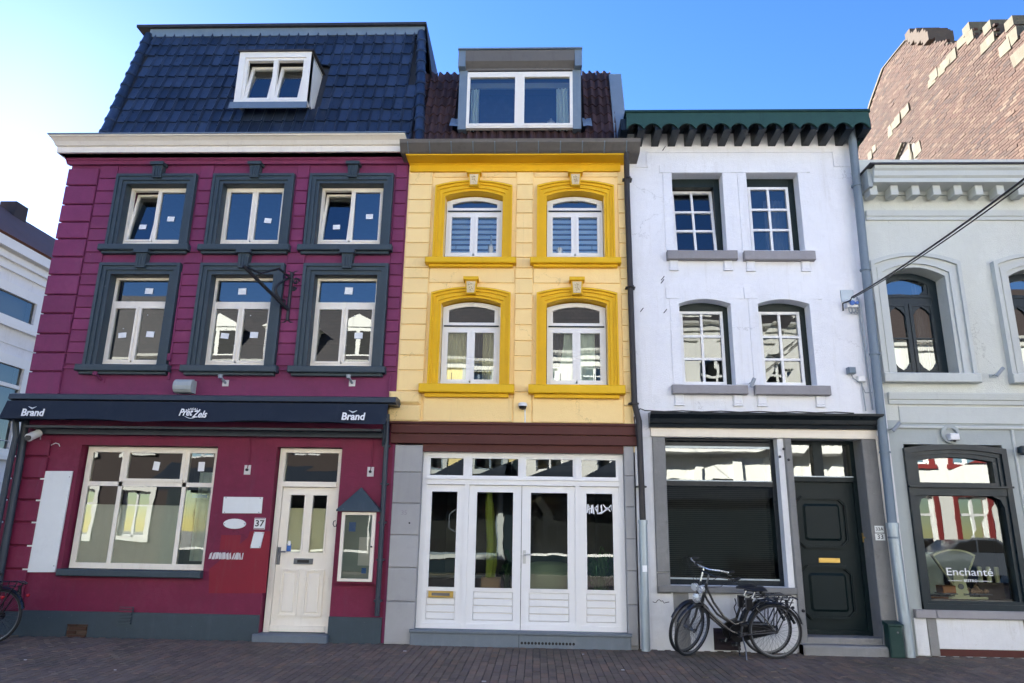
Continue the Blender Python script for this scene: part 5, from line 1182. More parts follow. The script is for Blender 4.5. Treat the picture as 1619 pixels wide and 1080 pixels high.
for k in range(n):
    z = zbt_ + .02 + (zt - zbt_ - .05) * k / n
    if sl_ is None: sl_ = MB().box(x0 + .03, xr - .02, yw + .10, yw + .103, z, z + (zt - zbt_) / n * .8).build('blind_slat', 'vent_dark', w_)
    else: o = sl_.copy(); COL.objects.link(o); o.parent = w_; o.location.z += (zt - zbt_ - .05) * k / n
# louvred vent under the window
r = RC((1127.5, 993.4), (1169, 993.4), (1171, 1028), (1130, 1028), -.01); MB().box(r[0], r[1], -.008, 0, 0.01, r[3]).build('vent_back', 'vent_dark', H)
for k in range(6):
    z = .015 + (r[3] - .02) * k / 6; MB().add([(r[0], -.03, z), (r[1], -.03, z), (r[1], -.012, z + r[3] / 6 * .8), (r[0], -.012, z + r[3] / 6 * .8), (r[0], -.008, z), (r[1], -.008, z)], ((0, 1, 2, 3), (0, 4, 5, 1))).build('vent_slat', 'louvre', H)
# front door
x0, x1 = DOO[0], DOO[1]; yd = .27; zdt = W(1300, 762, yd).z; zdb = W(1320, 1003, yd).z
xd1 = (W(1345, 765, yd).x + W(1375, 1003, yd).x) / 2
m = MB().box(xd1, x1, yd - .03, yd + .1, 0.12, zlin).box(x0, x0 + .03, yd - .03, yd + .1, .12, zlin).box(x0 + .03, xd1, yd - .06, yd + .1, zdt, zdt + .06).box(x0 + .03, xd1, yd - .03, yd + .1, W(1300, 703, yd).z, zlin)
xt0, xt1 = W(1285, 730, yd).x, W(1300, 730, yd).x; m.box(xt0, xt1, yd - .03, yd + .1, zdt + .06, W(1300, 703, yd).z)
df = m.build('door_frame', 'door_green', H)
for (a, b) in ((x0 + .03, xt0), (xt1, xd1)): MB().quad((a, yd + .03, zdt + .06), (b, yd + .031, zdt + .06), (b, yd + .03, W(1300, 703, yd).z), (a, yd + .032, W(1300, 703, yd).z)).build('pane', 'shop_mirror', df)
MB().box(x0 + .03, xd1, yd - .065, yd - .04, zdt + .061, zdt + .075).build('weather_bar', 'galvanised', df)
dl = MB().box(x0 + .03, xd1, yd, yd + .05, zdb, zdt).build('door', 'door_green', H)
def octo(a, b, c, d, k): return [(a + k, c), (b - k, c), (b, c + k), (b, d - k), (b - k, d), (a + k, d), (a, d - k), (a, c + k)]
wa, wb = x0 + .03, xd1; ww = wb - wa; hh = zdt - zdb
for (c, d) in ((zdb + hh * .55, zdb + hh * .90), (zdb + hh * .09, zdb + hh * .44)):
    a, b = wa + ww * .06, wb - ww * .13; oo = octo(a, b, c, d, .09); oi = octo(a + .045, b - .045, c + .045, d - .045, .07)
    m = MB(); m.band(oi + [oi[0]], oo + [oo[0]], yd - .03, yd); oo2, oi2 = octo(a + .012, b - .012, c + .012, d - .012, .085), octo(a + .03, b - .03, c + .03, d - .03, .075); m.band(oi2 + [oi2[0]], oo2 + [oo2[0]], yd - .042, yd - .029)
    m.build('panel_moulding', 'door_green', dl)
    m = MB(); e = .10; q8 = octo(a + e, b - e, c + e, d - e, .03); q9 = octo(a + e + .03, b - e - .03, c + e + .03, d - e - .03, .02)
    vs = [(p[0], yd, p[1]) for p in q8] + [(p[0], yd - .02, p[1]) for p in q9]; m.add(vs, [(k, (k + 1) % 8, 8 + (k + 1) % 8, 8 + k) for k in range(8)] + [tuple(range(8, 16))]); m.build('door_panel', 'door_green', dl)
lx = W(1311, 886, yd).x; lz = W(1311, 886, yd).z
MB().box(lx - .14, lx + .14, yd - .012, yd, lz - .032, lz + .032, .004).build('letter_slot', 'brass', dl); MB().box(lx - .10, lx + .10, yd - .016, yd - .011, lz - .015, lz + .015, .002).build('letter_flap', 'brass', dl)
MB().box(wa, wb, yd - .03, yd, zdb, zdb + .05).build('weather_board', 'door_green', dl)
hq = W(1365, 850, yd - .03); MB().box(hq.x - .015, hq.x + .015, yd - .045, yd - .03, hq.z - .06, hq.z + .06).tube([(hq.x, yd - .04, hq.z), (hq.x, yd - .10, hq.z)], .012).build('door_handle', 'brass', df)
za = W(1320, 1006, .1).z
MB().box(x0 - .0, x1, .0, .5, .06, zdb - .005, .01).build('threshold', 'old_bluestone', H)
MB().box(px1 - .12, W(1405, 1025, -.15).x, -.20, -.032, -.02, .115, .02).box(px1 - .12, px1 + .25, -.19, -.031, -.02, .112).build('doorstep', 'old_bluestone', H)
q = W(1391, 843, -.035); hn = thing('house_number', 'white number plates 33A and 33 on the stone pier right of the green door', 'house number', (q.x, -.03, q.z))
for s_, dz, w2, sz in (('33', -.048, .062, .085), ('33A', .05, .058, .06)):
    MB().box(q.x - w2, q.x + w2, -.036, -.031, q.z + dz - .043, q.z + dz + .043, .001).build('number_plate', 'panel_white', hn); text('digits', s_, q.x, q.z + dz, -.0385, sz, 'black_ink', hn, ext=.0015)
# graffiti tag and small hooks
for (px, py) in ((1039, 949), (1046, 953), (1052, 951)): pass
rr = random.Random(12)
gp = [W(1032 + k * 2.6, 952 + rr.uniform(-4, 3), -.004) for k in range(11)]; MB().tube(gp, .004, 4).build('scribble', 'black_ink', H)
for (px, py) in ((1050, 235), (1047.5, 445), (1015, 490), (1052, 492), (1048, 440)):
    q = W(px, py, -.02); MB().tube([(q.x - .02, 0, q.z - .02), (q.x, -.05, q.z), (q.x + .015, -.055, q.z + .02)], .006, 5).build('wall_hook', 'wrought_iron', H)
q = W(1189, 606, -.1); t_ = thing('spotlight', 'small grey spotlight between the two middle sills of the white house', 'spotlight', (q.x, 0, q.z)); MB().tube([(q.x, 0, q.z + .02), (q.x, -.14, q.z + .0)], .012, 6).tube([(q.x - .03, -.14, q.z - .06), (q.x + .02, -.16, q.z + .06)], .026, 8).build('lamp_arm', 'grey_plastic', t_, smooth=True)
# cables and boxes
cb_ = thing('wall_cable', 'dark cable lying along the top of the black shop cornice', 'cable', W(1030, 655, -.1))
MB().tube([W(1006, 690, -.1), W(1003, 660, -.12), W(1012, 646, -.1)] + [W(1020 + k * 30, 649 + (k % 2) * 1.5 + k * .25, -.12) for k in range(12)], .009, 5).build('cable', 'pipe_dark', cb_)
q = W(1373, 587.5, -.05); t_ = thing('junction_box', 'blue-grey weatherproof socket and white junction box on the white wall by the pipes', 'junction box', (q.x, 0, q.z))
a = W(1346, 586, -.05); MB().box(a.x - .05, a.x + .05, -.09, 0, a.z - .045, a.z + .045, .01).build('socket', 'pipe_blue', t_)
b = W(1362, 599, -.04); MB().box(b.x - .05, b.x + .05, -.06, 0, b.z - .04, b.z + .04, .006).build('box', 'white_plastic', t_)
MB().tube([(a.x, -.03, a.z - .04), (a.x + .02, -.03, a.z - .10), (b.x - .02, -.03, b.z - .06), (b.x, -.03, b.z - .03)], .008, 5).tube([W(1362, 605, -.03), W(1366, 630, -.03), W(1369, 650, -.03)], .010, 5).tube([W(1361, 605, -.03), W(1368, 621, -.03), W(1386, 621, -.03)], .007, 5).build('cable', 'grey_plastic', t_)
q = W(1345, 476, -.03); t_ = thing('cable_terminal', 'white plate and blue cable terminal on the white wall where the street cable ends', 'cable terminal', (q.x, 0, q.z))
a = W(1340, 468, -.02); MB().box(a.x - .09, a.x + .09, -.02, 0, a.z - .09, a.z + .09, .003).build('plate', 'galvanised', t_)
b = W(1347, 480, -.06); MB().box(b.x - .08, b.x + .08, -.08, 0, b.z - .06, b.z + .045, .01).build('box', 'white_plastic', t_)
MB().lathe([(.035, 0), (.035, -.03)], (b.x - .01, -.08, b.z), 10, 'y').lathe([(.025, 0), (.025, -.03)], (b.x + .055, -.08, b.z), 10, 'y').build('gland', 'blue_plastic', t_)
for k in range(3): MB().tube([(b.x - .05 + k * .045, -.05, b.z - .05), (b.x - .05 + k * .045, -.06, b.z - .12), (b.x - .02 + k * .045, -.05, b.z - .14), (b.x + .01 + k * .04, -.04, b.z - .08)], .010, 5).build('cable_loop', 'grey_plastic', t_)
c1 = [W(1336, 487, -.05), W(1334, 492, -.1), W(1336, 480, -.15)]
st = W(1347, 470, -.12); en = WX(1640, 270, 7.3) if False else W(1645, 268, -1.6)
def caten(a, b, sag, n=24): return [a.lerp(b, k / n) + Vector((0, 0, -sag * 4 * (k / n) * (1 - k / n))) for k in range(n + 1)]
ca_ = thing('street_cable', 'twin black cable hanging across from the white house to the upper right', 'cable', st)
q4 = W(1619, 283, -4.0); far = st + (q4 - st) * ((-15.1 - st.y) / (q4.y - st.y)); zf = 5.9; D4 = st.y - q4.y; D5 = st.y + 15.1
B_c = ((zf - st.z) / D5 - (q4.z - st.z) / D4) / (D5 - D4); A_c = (q4.z - st.z) / D4 - B_c * D4
def span(o=Vector((0, 0, 0)), k=0.0): return [Vector((st.x + (far.x - st.x) * t / 40, st.y - D5 * t / 40, st.z + A_c * D5 * t / 40 + B_c * (D5 * t / 40) ** 2 - k * math.sin(math.pi * t / 40))) + o for t in range(41)]
MB().tube([Vector((b.x - .12, -.03, b.z - .1)), Vector((b.x - .13, -.06, b.z)), st - Vector((.03, 0, .05))] + span(), .011, 6).build('cable', 'black_plastic', ca_)
MB().tube(span(Vector((.02, 0, -.01)), .02), .007, 6).build('thin_cable', 'black_plastic', ca_)
# blue-grey downpipe between white and grey
pp = [Vector((XWG - .14, -.12, W(1345, 205, -.12).z + .15)), W(1345, 203, -.14), W(1376.7, 497, -.14), W(1402, 745, -.14), W(1411, 833, -.14)]
t_ = thing('downpipe', 'tall blue-grey drainpipe between the white and the grey house', 'drainpipe', (W(1438, 1040, -.14).x, -.14, 0))
xa_ = W(1373, 470, -.14).x; pp = [(XWG - .16, -.3, W(1345, 203, -.14).z + .12), (XWG - .08, -.14, W(1345, 203, -.14).z - .05), (xa_, -.14, W(1373, 470, -.14).z), (W(1411, 833, -.14).x, -.14, W(1411, 833, -.14).z)]
MB().tube(pp, .058, 12).build('pipe', 'pipe_blue', t_, smooth=True)
MB().tube([pp[-1], (W(1438, 1038, -.14).x, -.14, 0)], .07, 12).build('pipe_foot', 'galvanised', t_, smooth=True)
q = Vector(pp[-1]); MB().tube([q - Vector((0, 0, .02)), q + Vector((0, 0, .05))], .078, 12).build('collar', 'galvanised', t_)
for py, px in ((294, 1354), (427, 1368), (560, 1383), (715, 1399), (850, 1413)): q = W(px, py, -.14); MB().tube([q - Vector((0, 0, .012)), q + Vector((0, 0, .012))], .072, 10).build('pipe_clip', 'pipe_blue', t_)
t_ = thing('service_conduit', 'thin pale conduits running down the edge of the white house beside the drainpipe', 'conduit', W(1418, 985, -.03))
for k, (d, mt) in enumerate(((0, 'grey_plastic'), (4, 'light_grey_ink'))): MB().tube([W(1355 + d, 470, -.03), W(1380 + d, 648, -.03)], .012, 6).build('conduit', mt, t_)
MB().tube([W(1386, 690, -.05), W(1424, 1010, -.05)], .017, 6).build('pale_pipe', 'ivory_board', t_)
# green cable cabinet on the pavement
a = WZ(1418, 1041, 0); t_ = thing('service_cabinet', 'small dark green metal cabinet on the pavement at the foot of the drainpipe', 'cabinet', (a.x, a.y + .08, 0))
hz = .62; x0, x1 = W(1407, 1010, a.y).x, W(1429, 1010, a.y).x
hz = W(1415, 990, a.y).z
MB().box(x0, x1, a.y, a.y + .14, 0, hz, .012).build('cabinet_body', 'dark_green', t_); MB().add([(x0 - .01, a.y - .012, hz), (x1 + .01, a.y - .012, hz), (x1 + .01, a.y + .15, hz), (x0 - .01, a.y + .15, hz), (x0 - .01, a.y - .012, hz + .02), (x1 + .01, a.y - .012, hz + .02), (x1 + .01, a.y + .15, hz + .05), (x0 - .01, a.y + .15, hz + .05)], ((0, 3, 2, 1), (4, 5, 6, 7), (0, 1, 5, 4), (2, 3, 7, 6), (0, 4, 7, 3), (1, 2, 6, 5))).build('lid', 'dark_green', t_)
MB().lathe([(.012, 0), (.012, -.006)], ((x0 + x1) / 2 + .02, a.y, hz * .8), 8, 'y').build('lock', 'steel', t_)
# ------------------------------------------------------------------ grey house
H = thing('grey_house', 'pale grey stucco house with bistro window, rightmost of the row', 'house', (7.5, 0, 0))
G1 = RC((1398, 431), (1480, 431), (1515, 592), (1417, 592)); zs1 = G1[2]; zt1 = W(1440, 424).z
a1 = (W(1398, 435).x + W(1417, 592).x) / 2; b1 = (W(1491, 428).x + W(1515, 592).x) / 2
a2 = W(1597, 500).x; G = [(a1, b1, zs1, zt1), (a2 + .05, a2 + .05 + b1 - a1, zs1, zt1)]
FZ = RC((1426.7, 709), (1588, 709), (1622, 965), (1463, 964.4)); zf1 = W(1505, 703).z
zcb = W(1480, 310).z; zct = W(1480, 258.5, -.42).z
wall_sheet(MB(), XWG, XGR, W(1480, 700).z + .3, zcb + .6, G, depth=.4).build('upper_wall', 'grey_stucco', H)
F = (FZ[0], FZ[1], FZ[2], zf1)
wall_sheet(MB(), XWG, XGR, -.1, W(1480, 700).z + .3, [F], depth=.3).build('lower_wall', 'grey_trim', H)
shell(H, XWG, XGR, [.2, W(1480, 650).z, W(1480, 380).z, zcb + .5], zcb + .55)
for i, r in enumerate(G):
    surround(H, r, .13, [(.05, -.03), (.12, -.06), (.16, -.05), (.21, -.09)], 'pale_trim')
    x0, x1, z0, z1 = r; Y = .22; xe = W(1487, 510, Y).x if i == 0 else x1 - .1
    xe = x1
    MB().box(x0 - .22, x1 + .24, -.12, .22, z0 - .13, z0 + .0, .01).build('window_sill', 'pale_trim', H)
    f = .09; A, B = x0 - .03, x1 - .0; zt = z0 + (z1 - z0) * (1 - (665 - 540) / (998 - 540)); xm = (A + B) / 2 - .01
    zmid = z0 + (z1 - z0) * (998 - 826) / (998 - 540)
    w_ = window(H, (A, B, z0, z1), Y, [dict(r=(A + f, B - f, zt + .05, z1 - .05), rise=.08, sw=.05), dict(r=(A + f, xm - .012, z0 + .05, zt - .04), nz=2, sw=.05), dict(r=(xm + .012, B - f, z0 + .05, zt - .04), nz=2, sw=.05)],
                fw=f, rise=.13, frame='petrol_frame', bars=[(A + f, B - f, zt - .04, zt + .05), (xm - .02, xm + .02, z0 + f, zt - .04)], bot=.05)
    m = MB(); k = .12
    for (p, q, c, d) in ((A + f + .05, xm - .062, z0 + .10, zt - .09), (xm + .062, B - f - .05, z0 + .10, zt - .09)):
        for (xx, sx_) in ((p, 1), (q, -1)):
            m.prism([(xx, c), (xx + sx_ * k, c), (xx + sx_ * k * .4, c + k * .4), (xx, c + k)][::1], Y - .004, Y + .03); m.prism([(xx, d), (xx + sx_ * k, d), (xx + sx_ * k * .4, d - k * .4), (xx, d - k)], Y - .004, Y + .03)
    m.prism([(B - f - .05, zt + .1), (B - f - .17, zt + .1), (B - f - .1, zt + .16), (B - f - .1, z1 - .2), (B - f - .05, z1 - .14)], Y - .003, Y + .03)
    m.build('shaped_corner', 'petrol_frame', w_)
    curtain(w_, B - .25, B - .08, z0 + .1, z1 - .1, Y + .2, 'curtain_grey', 3); curtain(w_, A + .1, B - .1, z0 + .05, z0 + .5, Y + .22, 'curtain_white', 8, .02)
# main cornice, modillions, strings
pf = [(0, zcb + .0), (-.04, zcb), (-.05, zcb + .05), (-.10, zcb + .07), (-.11, zcb + .10), (-.06, zcb + .12), (-.06, zct - .26), (-.34, zct - .25), (-.34, zct - .19), (-.37, zct - .16), (-.38, zct - .09), (-.41, zct - .06), (-.42, zct - .02), (0, zct - .02)]
MB().prof(XWG + .06, XGR, pf).build('roof_cornice', 'pale_trim', H); MB().box(XWG - .02, XGR, -.45, .5, zct - .019, zct + .005).build('gutter_edge', 'pipe_dark', H)
MB().box(XWG + .0, XWG + .06, -.30, 0, zct - .3, zct - .02).build('cornice_return', 'grey_trim', H)
x = W(1377, 284, -.2).x; dx = W(1410, 284, -.2).x - x
while x < XGR: MB().box(x - .055, x + .055, -.24, -.06, zct - .40, zct - .251, .006).build('modillion', 'pale_trim', H); x += dx
for (ya, yb, d) in ((334.6, 349, .06), (622, 640, .07)):
    za, zb = W(1500, ya).z, W(1500, yb).z
    MB().prof(XWG + .04, XGR, [(0, zb), (-d * .5, zb), (-d * .55, zb + (za - zb) * .35), (-d * .8, zb + (za - zb) * .4), (-d, za - .02), (-d, za), (0, za)]).build('string_course', 'pale_trim', H)
za, zb = W(1500, 643.5).z, W(1500, 670).z; MB().box(W(1421, 655).x, XGR, -.018, -.001, zb, za, .006).build('frieze_panel', 'pale_trim', H)
za = W(1500, 674).z; MB().box(XWG + .12, XGR, -.035, -.001, za - .04, za + .0, .01).build('string_course', 'pale_trim', H)
MB().box(W(1598, 690).x, W(1598, 690).x + .04, -.03, -.001, .55, za - .04, .01).build('panel_moulding', 'pale_trim', H)
# ring ornament, lamp
q = W(1502, 686.5, -.02); n = 24; ri, ro = .085, .125
MB().band([(q.x + ri * math.cos(k * 2 * math.pi / n), q.z + ri * math.sin(k * 2 * math.pi / n)) for k in range(n + 1)], [(q.x + ro * math.cos(k * 2 * math.pi / n), q.z + ro * math.sin(k * 2 * math.pi / n)) for k in range(n + 1)], -.045, -.001).build('ring_ornament', 'grey_trim', H)
t_ = thing('outdoor_sensor', 'small white square lamp in the ring above the bistro window', 'lamp', (q.x, -.0, q.z)); MB().box(q.x - .05, q.x + .07, -.12, -.0, q.z - .09, q.z + .0, .01).build('housing', 'white_plastic', t_); MB().lathe([(.02, 0), (.015, -.02)], (q.x + .01, -.09, q.z - .091), 8).build('lens', 'black_plastic', t_)
for (px, py, lab) in ((1573, 591, 'on the grey wall between the two upper windows'), (1411, 677, 'on the grey wall above the left side of the bistro window')):
    q = W(px, py, -.05); t_ = thing('spotlight', 'small grey spotlight ' + lab, 'spotlight', (q.x, 0, q.z)); MB().box(q.x - .05, q.x + .04, -.01, 0, q.z - .05, q.z + .0).tube([(q.x - .02, -.01, q.z - .02), (q.x + .02, -.12, q.z)], .010, 6).build('mount', 'grey_trim', t_); MB().tube([(q.x - .04, -.14, q.z - .05), (q.x + .05, -.17, q.z + .06)], .024, 8).build('lamp_head', 'grey_plastic', t_, smooth=True)
q = W(1617, 712, -.1); t_ = thing('wall_lamp', 'dark round wall lamp at the right edge beside the bistro window', 'lamp', (q.x, 0, q.z)); MB().lathe([(.02, .06), (.06, .04), (.065, -.04), (.03, -.06)], (q.x, -.1, q.z), 12).box(q.x - .02, q.x + .02, -.05, 0, q.z - .02, q.z + .02).build('lamp_body', 'petrol_frame', t_, smooth=True)
# bistro window
x0, x1, z0, z1 = F; rise = .055; Y = -.02; f = .10; zt = (W(1500, 775, Y).z)
m = MB(); m.band(outline(x0 + .05, x1 - .05, z0 + .09, z1 - rise - .07, rise), outline(x0 - .02, x1 + .02, z0, z1 - rise, rise), Y - .03, .12); m.band(outline(x0 + .10, x1 - .10, z0 + .10, z1 - rise - .12, rise), outline(x0 + .05, x1 - .05, z0 + .09, z1 - rise - .07, rise), Y, .12)
m.box(x0 - .02, x1 + .02, Y - .032, .12, z0, z0 + .07).box(x0 + .05, x1 - .05, Y - .01, .12, z0 + .07, z0 + .11).box(x0 + .05, x1 - .05, Y - .02, .12, zt - .07, zt + .05)
m.band(outline(x0 + .16, x1 - .16, zt + .10, z1 - rise - .17, rise), outline(x0 + .10, x1 - .10, zt + .05, z1 - rise - .12, rise), Y + .02, .12); m.box(x0 + .1, x1 - .1, Y + .021, .12, zt + .05, zt + .10)
bw = m.build('shop_window', 'petrol_frame', H)
MB().box(x0 - .02, x1 + .02, Y - .07, Y - .033, zt + .03, zt + .055).build('drip_rail', 'petrol_frame', bw)
MB().quad((x0 + .14, .06, zt + .08), (x1 - .14, .061, zt + .08), (x1 - .14, .06, z1 - .12), (x0 + .14, .062, z1 - .12)).build('pane', 'shop_mirror', bw)
MB().quad((x0 + .08, .06, z0 + .09), (x1 - .08, .061, z0 + .09), (x1 - .08, .06, zt - .05), (x0 + .08, .0615, zt - .05)).build('pane', 'bistro_glass', bw)
m = MB()
for xx, sx_ in ((x0 + .10, 1), (x1 - .10, -1)): m.prism([(xx, zt - .07), (xx + sx_ * .14, zt - .07), (xx + sx_ * .04, zt - .12), (xx, zt - .22)], Y + .001, .05)
m.build('shaped_corner', 'petrol_frame', bw)
q = W(1533, 905, .05); e = W(1497, 905, .05); e2 = W(1570, 905, .05)
sg = thing('window_lettering', 'white bistro name lettering on the large right-hand shop window', 'lettering', (q.x, .05, q.z))
t1 = text('lettering', 'Enchanté', q.x, q.z, .052, .135, 'white_ink', sg, ext=.001, sx=.98)
bb = [v.co.x for v in t1.data.vertices]; wd = max(bb) - min(bb); sc_ = (e2.x - e.x) / wd
for v in t1.data.vertices: v.co.x *= sc_
zb = W(1533, 918.5, .05).z
t2 = text('lettering', 'BISTRO', q.x, zb, .052, .045, 'white_ink', sg, ext=.001, spacing=1.2, bold=.0008)
for (a, b) in ((1499, 1521), (1546, 1569)): MB().box(W(a, 918, .05).x, W(b, 918, .05).x, .051, .053, zb - .003, zb + .003).build('line', 'white_ink', sg)
# counter scale and things in the bistro window
y_ = .26; base = z0 + .12
MB().box(x0 + .08, x1 - .05, .10, .75, base - .05, base - .0).build('window_shelf', 'interior_floor', H)
q = W(1523, 950, y_); t_ = thing('counter_scale', 'old cream enamel fan scale standing in the bistro window', 'scale', (q.x, y_, base))
c = W(1510, 905, y_)
MB().box(W(1495, 945, y_).x, W(1556, 945, y_).x, y_ - .12, y_ + .12, base, W(1525, 943, y_).z, .03).build('scale_base', 'scale_enamel', t_)
MB().prism([(c.x - .07, W(1515, 943, y_).z), (c.x + .12, W(1515, 943, y_).z), (c.x + .075, W(1515, 905, y_).z), (c.x - .045, W(1515, 905, y_).z)], y_ - .05, y_ + .05).build('scale_column', 'scale_enamel', t_)
fz = W(1510, 925, y_).z; R0, R1 = .12, .47; n = 10; fan = []
fx = c.x + .0
for k in range(n + 1): a = math.pi / 2 + .62 - 1.2 * k / n; fan.append((fx + R1 * math.cos(a), fz + .0 + R1 * math.sin(a) * .93))
low = [(fx + .05, fz), (fx - .05, fz)]
MB().prism(fan + low, y_ - .03, y_ + .03).build('scale_fan', 'frosted_film', t_)
fo = [(p[0] + (p[0] - fx) * .06, p[1] + .02) for p in fan]
MB().band(fan, fo, y_ - .045, y_ + .035).tube([(fan[0][0], y_ - .035, fan[0][1]), (fx - .06, y_ - .035, fz)], .012, 6).tube([(fan[-1][0], y_ - .035, fan[-1][1]), (fx + .07, y_ - .035, fz)], .012, 6).build('fan_rim', 'scale_enamel', t_)
MB().lathe([(.035, 0), (.035, -.015)], (c.x + .02, y_ - .05, W(1515, 927, y_).z), 12, 'y').build('dial_badge', 'steel', t_)
tz = W(1500, 939, y_).z
MB().box(W(1484, 939, y_).x, W(1508, 939, y_).x, y_ - .1, y_ + .1, tz, tz + .012).box(W(1520, 939, y_).x, W(1562, 939, y_).x, y_ - .1, y_ + .1, tz, tz + .012).build('scale_pan', 'steel', t_)
a, b = W(1486, 937, y_), W(1506, 926, y_); tag(MB().box(a.x, b.x, y_ - .08, y_ + .08, tz + .013, b.z, .01).build('wooden_box', 'copper_bowl', None, origin=(a.x, y_, tz)), 'small brown wooden box on the left pan of the scale', 'box')
a, b = W(1482, 953, y_), W(1495, 943, y_); tag(MB().box(a.x - .1, b.x, y_ - .08, y_ + .08, base, b.z, .01).build('wooden_box', 'copper_bowl', None, origin=(a.x, y_, base)), 'brown wooden box on the shelf left of the scale base', 'box')
rr = random.Random(8); nb = thing('walnut_heap', 'heap of small dark nuts on the right pan of the scale', 'food', (W(1540, 937, y_).x, y_, tz + .012))
m = MB()
for k in range(34): r_ = rr.uniform(.018, .026); xx = W(1541, 937, y_).x + rr.uniform(-.15, .15); m.lathe([(r_ * .3, -r_), (r_, 0), (r_ * .3, r_)], (xx, y_ + rr.uniform(-.07, .07), tz + .03 + rr.uniform(0, .07) * (1 - abs(xx - W(1541, 937, y_).x) / .2)), 7)
m.build('nuts', 'terracotta', nb, kind='stuff')
for k, (px, lab) in enumerate(((1553, 'left'), (1567, 'middle'), (1580, 'right'))):
    q = W(px, 934, y_ + .05); tag(MB().lathe([(.028, 0), (.028, .19), (.024, .2)], (q.x, y_ + .05, base + .2), 10).build('candle', 'scale_enamel', None, origin=(q.x, y_ + .05, base)), 'pale candle in a glass, %s of three at the right of the bistro window' % lab, 'candle', 'candles in the bistro window'); 
MB().box(W(1548, 934, y_).x, x1 - .1, y_ + .0, y_ + .12, base, base + .2).build('wooden_ledge', 'interior_floor', H)
a, b = W(1460, 885, .9), W(1492, 905, .9); tag(MB().box(a.x, b.x, .9, 1.0, b.z - .3, a.z + .1, .02).build('cupboard', 'curtain_white', None, origin=(a.x, .9, b.z)), 'pale green cupboard deep inside the bistro at the left', 'cupboard')
# sill, stone feet, white panels, cellar opening
zs0, zs1 = W(1530, 979, -.06).z, z0 - .002
MB().box(W(1444, 970).x, x0 + .12, -.07, .1, zs0, zs1, .01).box(x0 + .125, XGR, -.07, .1, zs0, zs1, .01).build('shop_sill', 'sill_stone', H)
def band_(a, b, c, d, mat, nm, dd=.02): r = RC((a, c), (b, c), (b, d), (a, d)); MB().box(r[0], r[1], -dd, -.001, max(0, r[2]), r[3], .006).build(nm, mat, H)
xg = [W(1446, 1000).x, W(1466, 1000).x, W(1481, 1000).x, W(1619, 1000).x]
zp = W(1540, 1027).z
MB().box(xg[0], xg[1], -.02, -.001, 0, zs0 - .002, .006).build('white_panel', 'white_plinth', H)
MB().box(xg[1] + .002, xg[2], -.03, -.001, 0, zs0 - .002, .006).build('stone_foot', 'old_bluestone', H)
MB().box(xg[2] + .002, xg[3], -.02, -.001, zp, zs0 - .002, .006).build('white_panel', 'white_plinth', H)
MB().box(xg[3] + .002, xg[3] + .35, -.03, -.001, 0, zs0 - .002, .006).build('stone_foot', 'old_bluestone', H)
MB().box(xg[2] + .002, xg[3], -.006, -.001, .0, zp - .002).build('cellar_opening', 'wood_stain', H)
MB().box(XWG + .02, xg[0] - .002, -.015, -.001, 0, W(1440, 980).z, .004).build('stone_foot', 'grey_trim', H)

# ------------------------------------------------------------------ old brick building with stepped gable behind the grey house
GX = 9.0
B_ = thing('brick_gable_building', 'tall old red brick building with broken stepped gable and pale stones, behind the grey house', 'building', (GX + 2, 6, 0))
pg = [WX(*p, GX) for p in ((1352, 262), (1359, 232), (1380, 160), (1399, 108), (1418, 84), (1436, 62), (1452, 51), (1470, 52), (1482, 66))]
prof = [(p.y, p.z) for p in pg]
yA, yZ = prof[-1][0], prof[0][0]
steps = [WX(*p, GX) for p in ((1512, 64), (1531, 47), (1547, 57), (1564, 44), (1582, 52), (1599, 38), (1618, 48), (1634, 36))]
sp = [(steps[0].y, steps[0].z - .1), (steps[0].y, steps[1].z)]
top = list(prof)
last = top[-1]
tops = [(steps[1], steps[2]), (steps[3], steps[4]), (steps[5], steps[6]), (steps[7], None)]
ycur = last[0]
outl = list(top) + [(WX(1497, 68, GX).y, WX(1497, 68, GX).z)]
for (a, b) in tops: outl += [(outl[-1][0] if False else a.y + .42, outl[-1][1] - .0 if False else a.z - .0)] ; outl += [(a.y - .10, a.z)]
for k in range(5): y0_ = outl[-1][0]; z_ = outl[-1][1] - .62; outl += [(y0_, z_), (y0_ - .62, z_)]
# make it a function z_top(y)
def ztop_g(y):
    best = None
    for (a, b) in zip(outl[:-1], outl[1:]):
        lo, hi = min(a[0], b[0]), max(a[0], b[0])
        if lo - 1e-6 <= y <= hi + 1e-6 and hi - lo > 1e-4:
            t = (y - a[0]) / (b[0] - a[0]); z = a[1] + t * (b[1] - a[1]); best = z if best is None else min(best, z)
    return best
ymin, ymax = outl[-1][0], max(p[0] for p in outl[:3])
def yfar(z):      # far edge of the gable at height z
    for (a, b) in zip(prof[:-1], prof[1:]):
        if min(a[1], b[1]) <= z <= max(a[1], b[1]) and abs(a[1] - b[1]) > 1e-3: return a[0] + (z - a[1]) / (b[1] - a[1]) * (b[0] - a[0])
    return prof[0][0] if z < prof[0][1] else prof[6][0]
core = MB(); ys_ = [ymin + (ymax - ymin) * k / 80 for k in range(81)]
zb_ = 5.0
prevp = None
for a, b in zip(ys_[:-1], ys_[1:]):
    zt_ = ztop_g((a + b) / 2)
    if zt_ is None: continue
    core.box(GX - .016, GX + .4, a, b, zb_, zt_ - .02)
core.build('gable_core', 'mortar', B_)
MB().add([(GX + .4, ymin + .3, 0), (16, ymin + .3, 0), (16, 10.5, 0), (GX + .4, 10.5, 0), (GX + .4, ymin + .3, 8.8), (16, ymin + .3, 8.8), (16, 10.5, 8.8), (GX + .4, 10.5, 8.8), (GX + .4, 5.8, 12.4), (16, 5.8, 12.4)], ((0, 1, 5, 4), (2, 3, 7, 6), (4, 5, 9, 8), (7, 8, 9, 6), (4, 8, 7), (5, 6, 9))).build('main_body', 'opp_brick', B_)
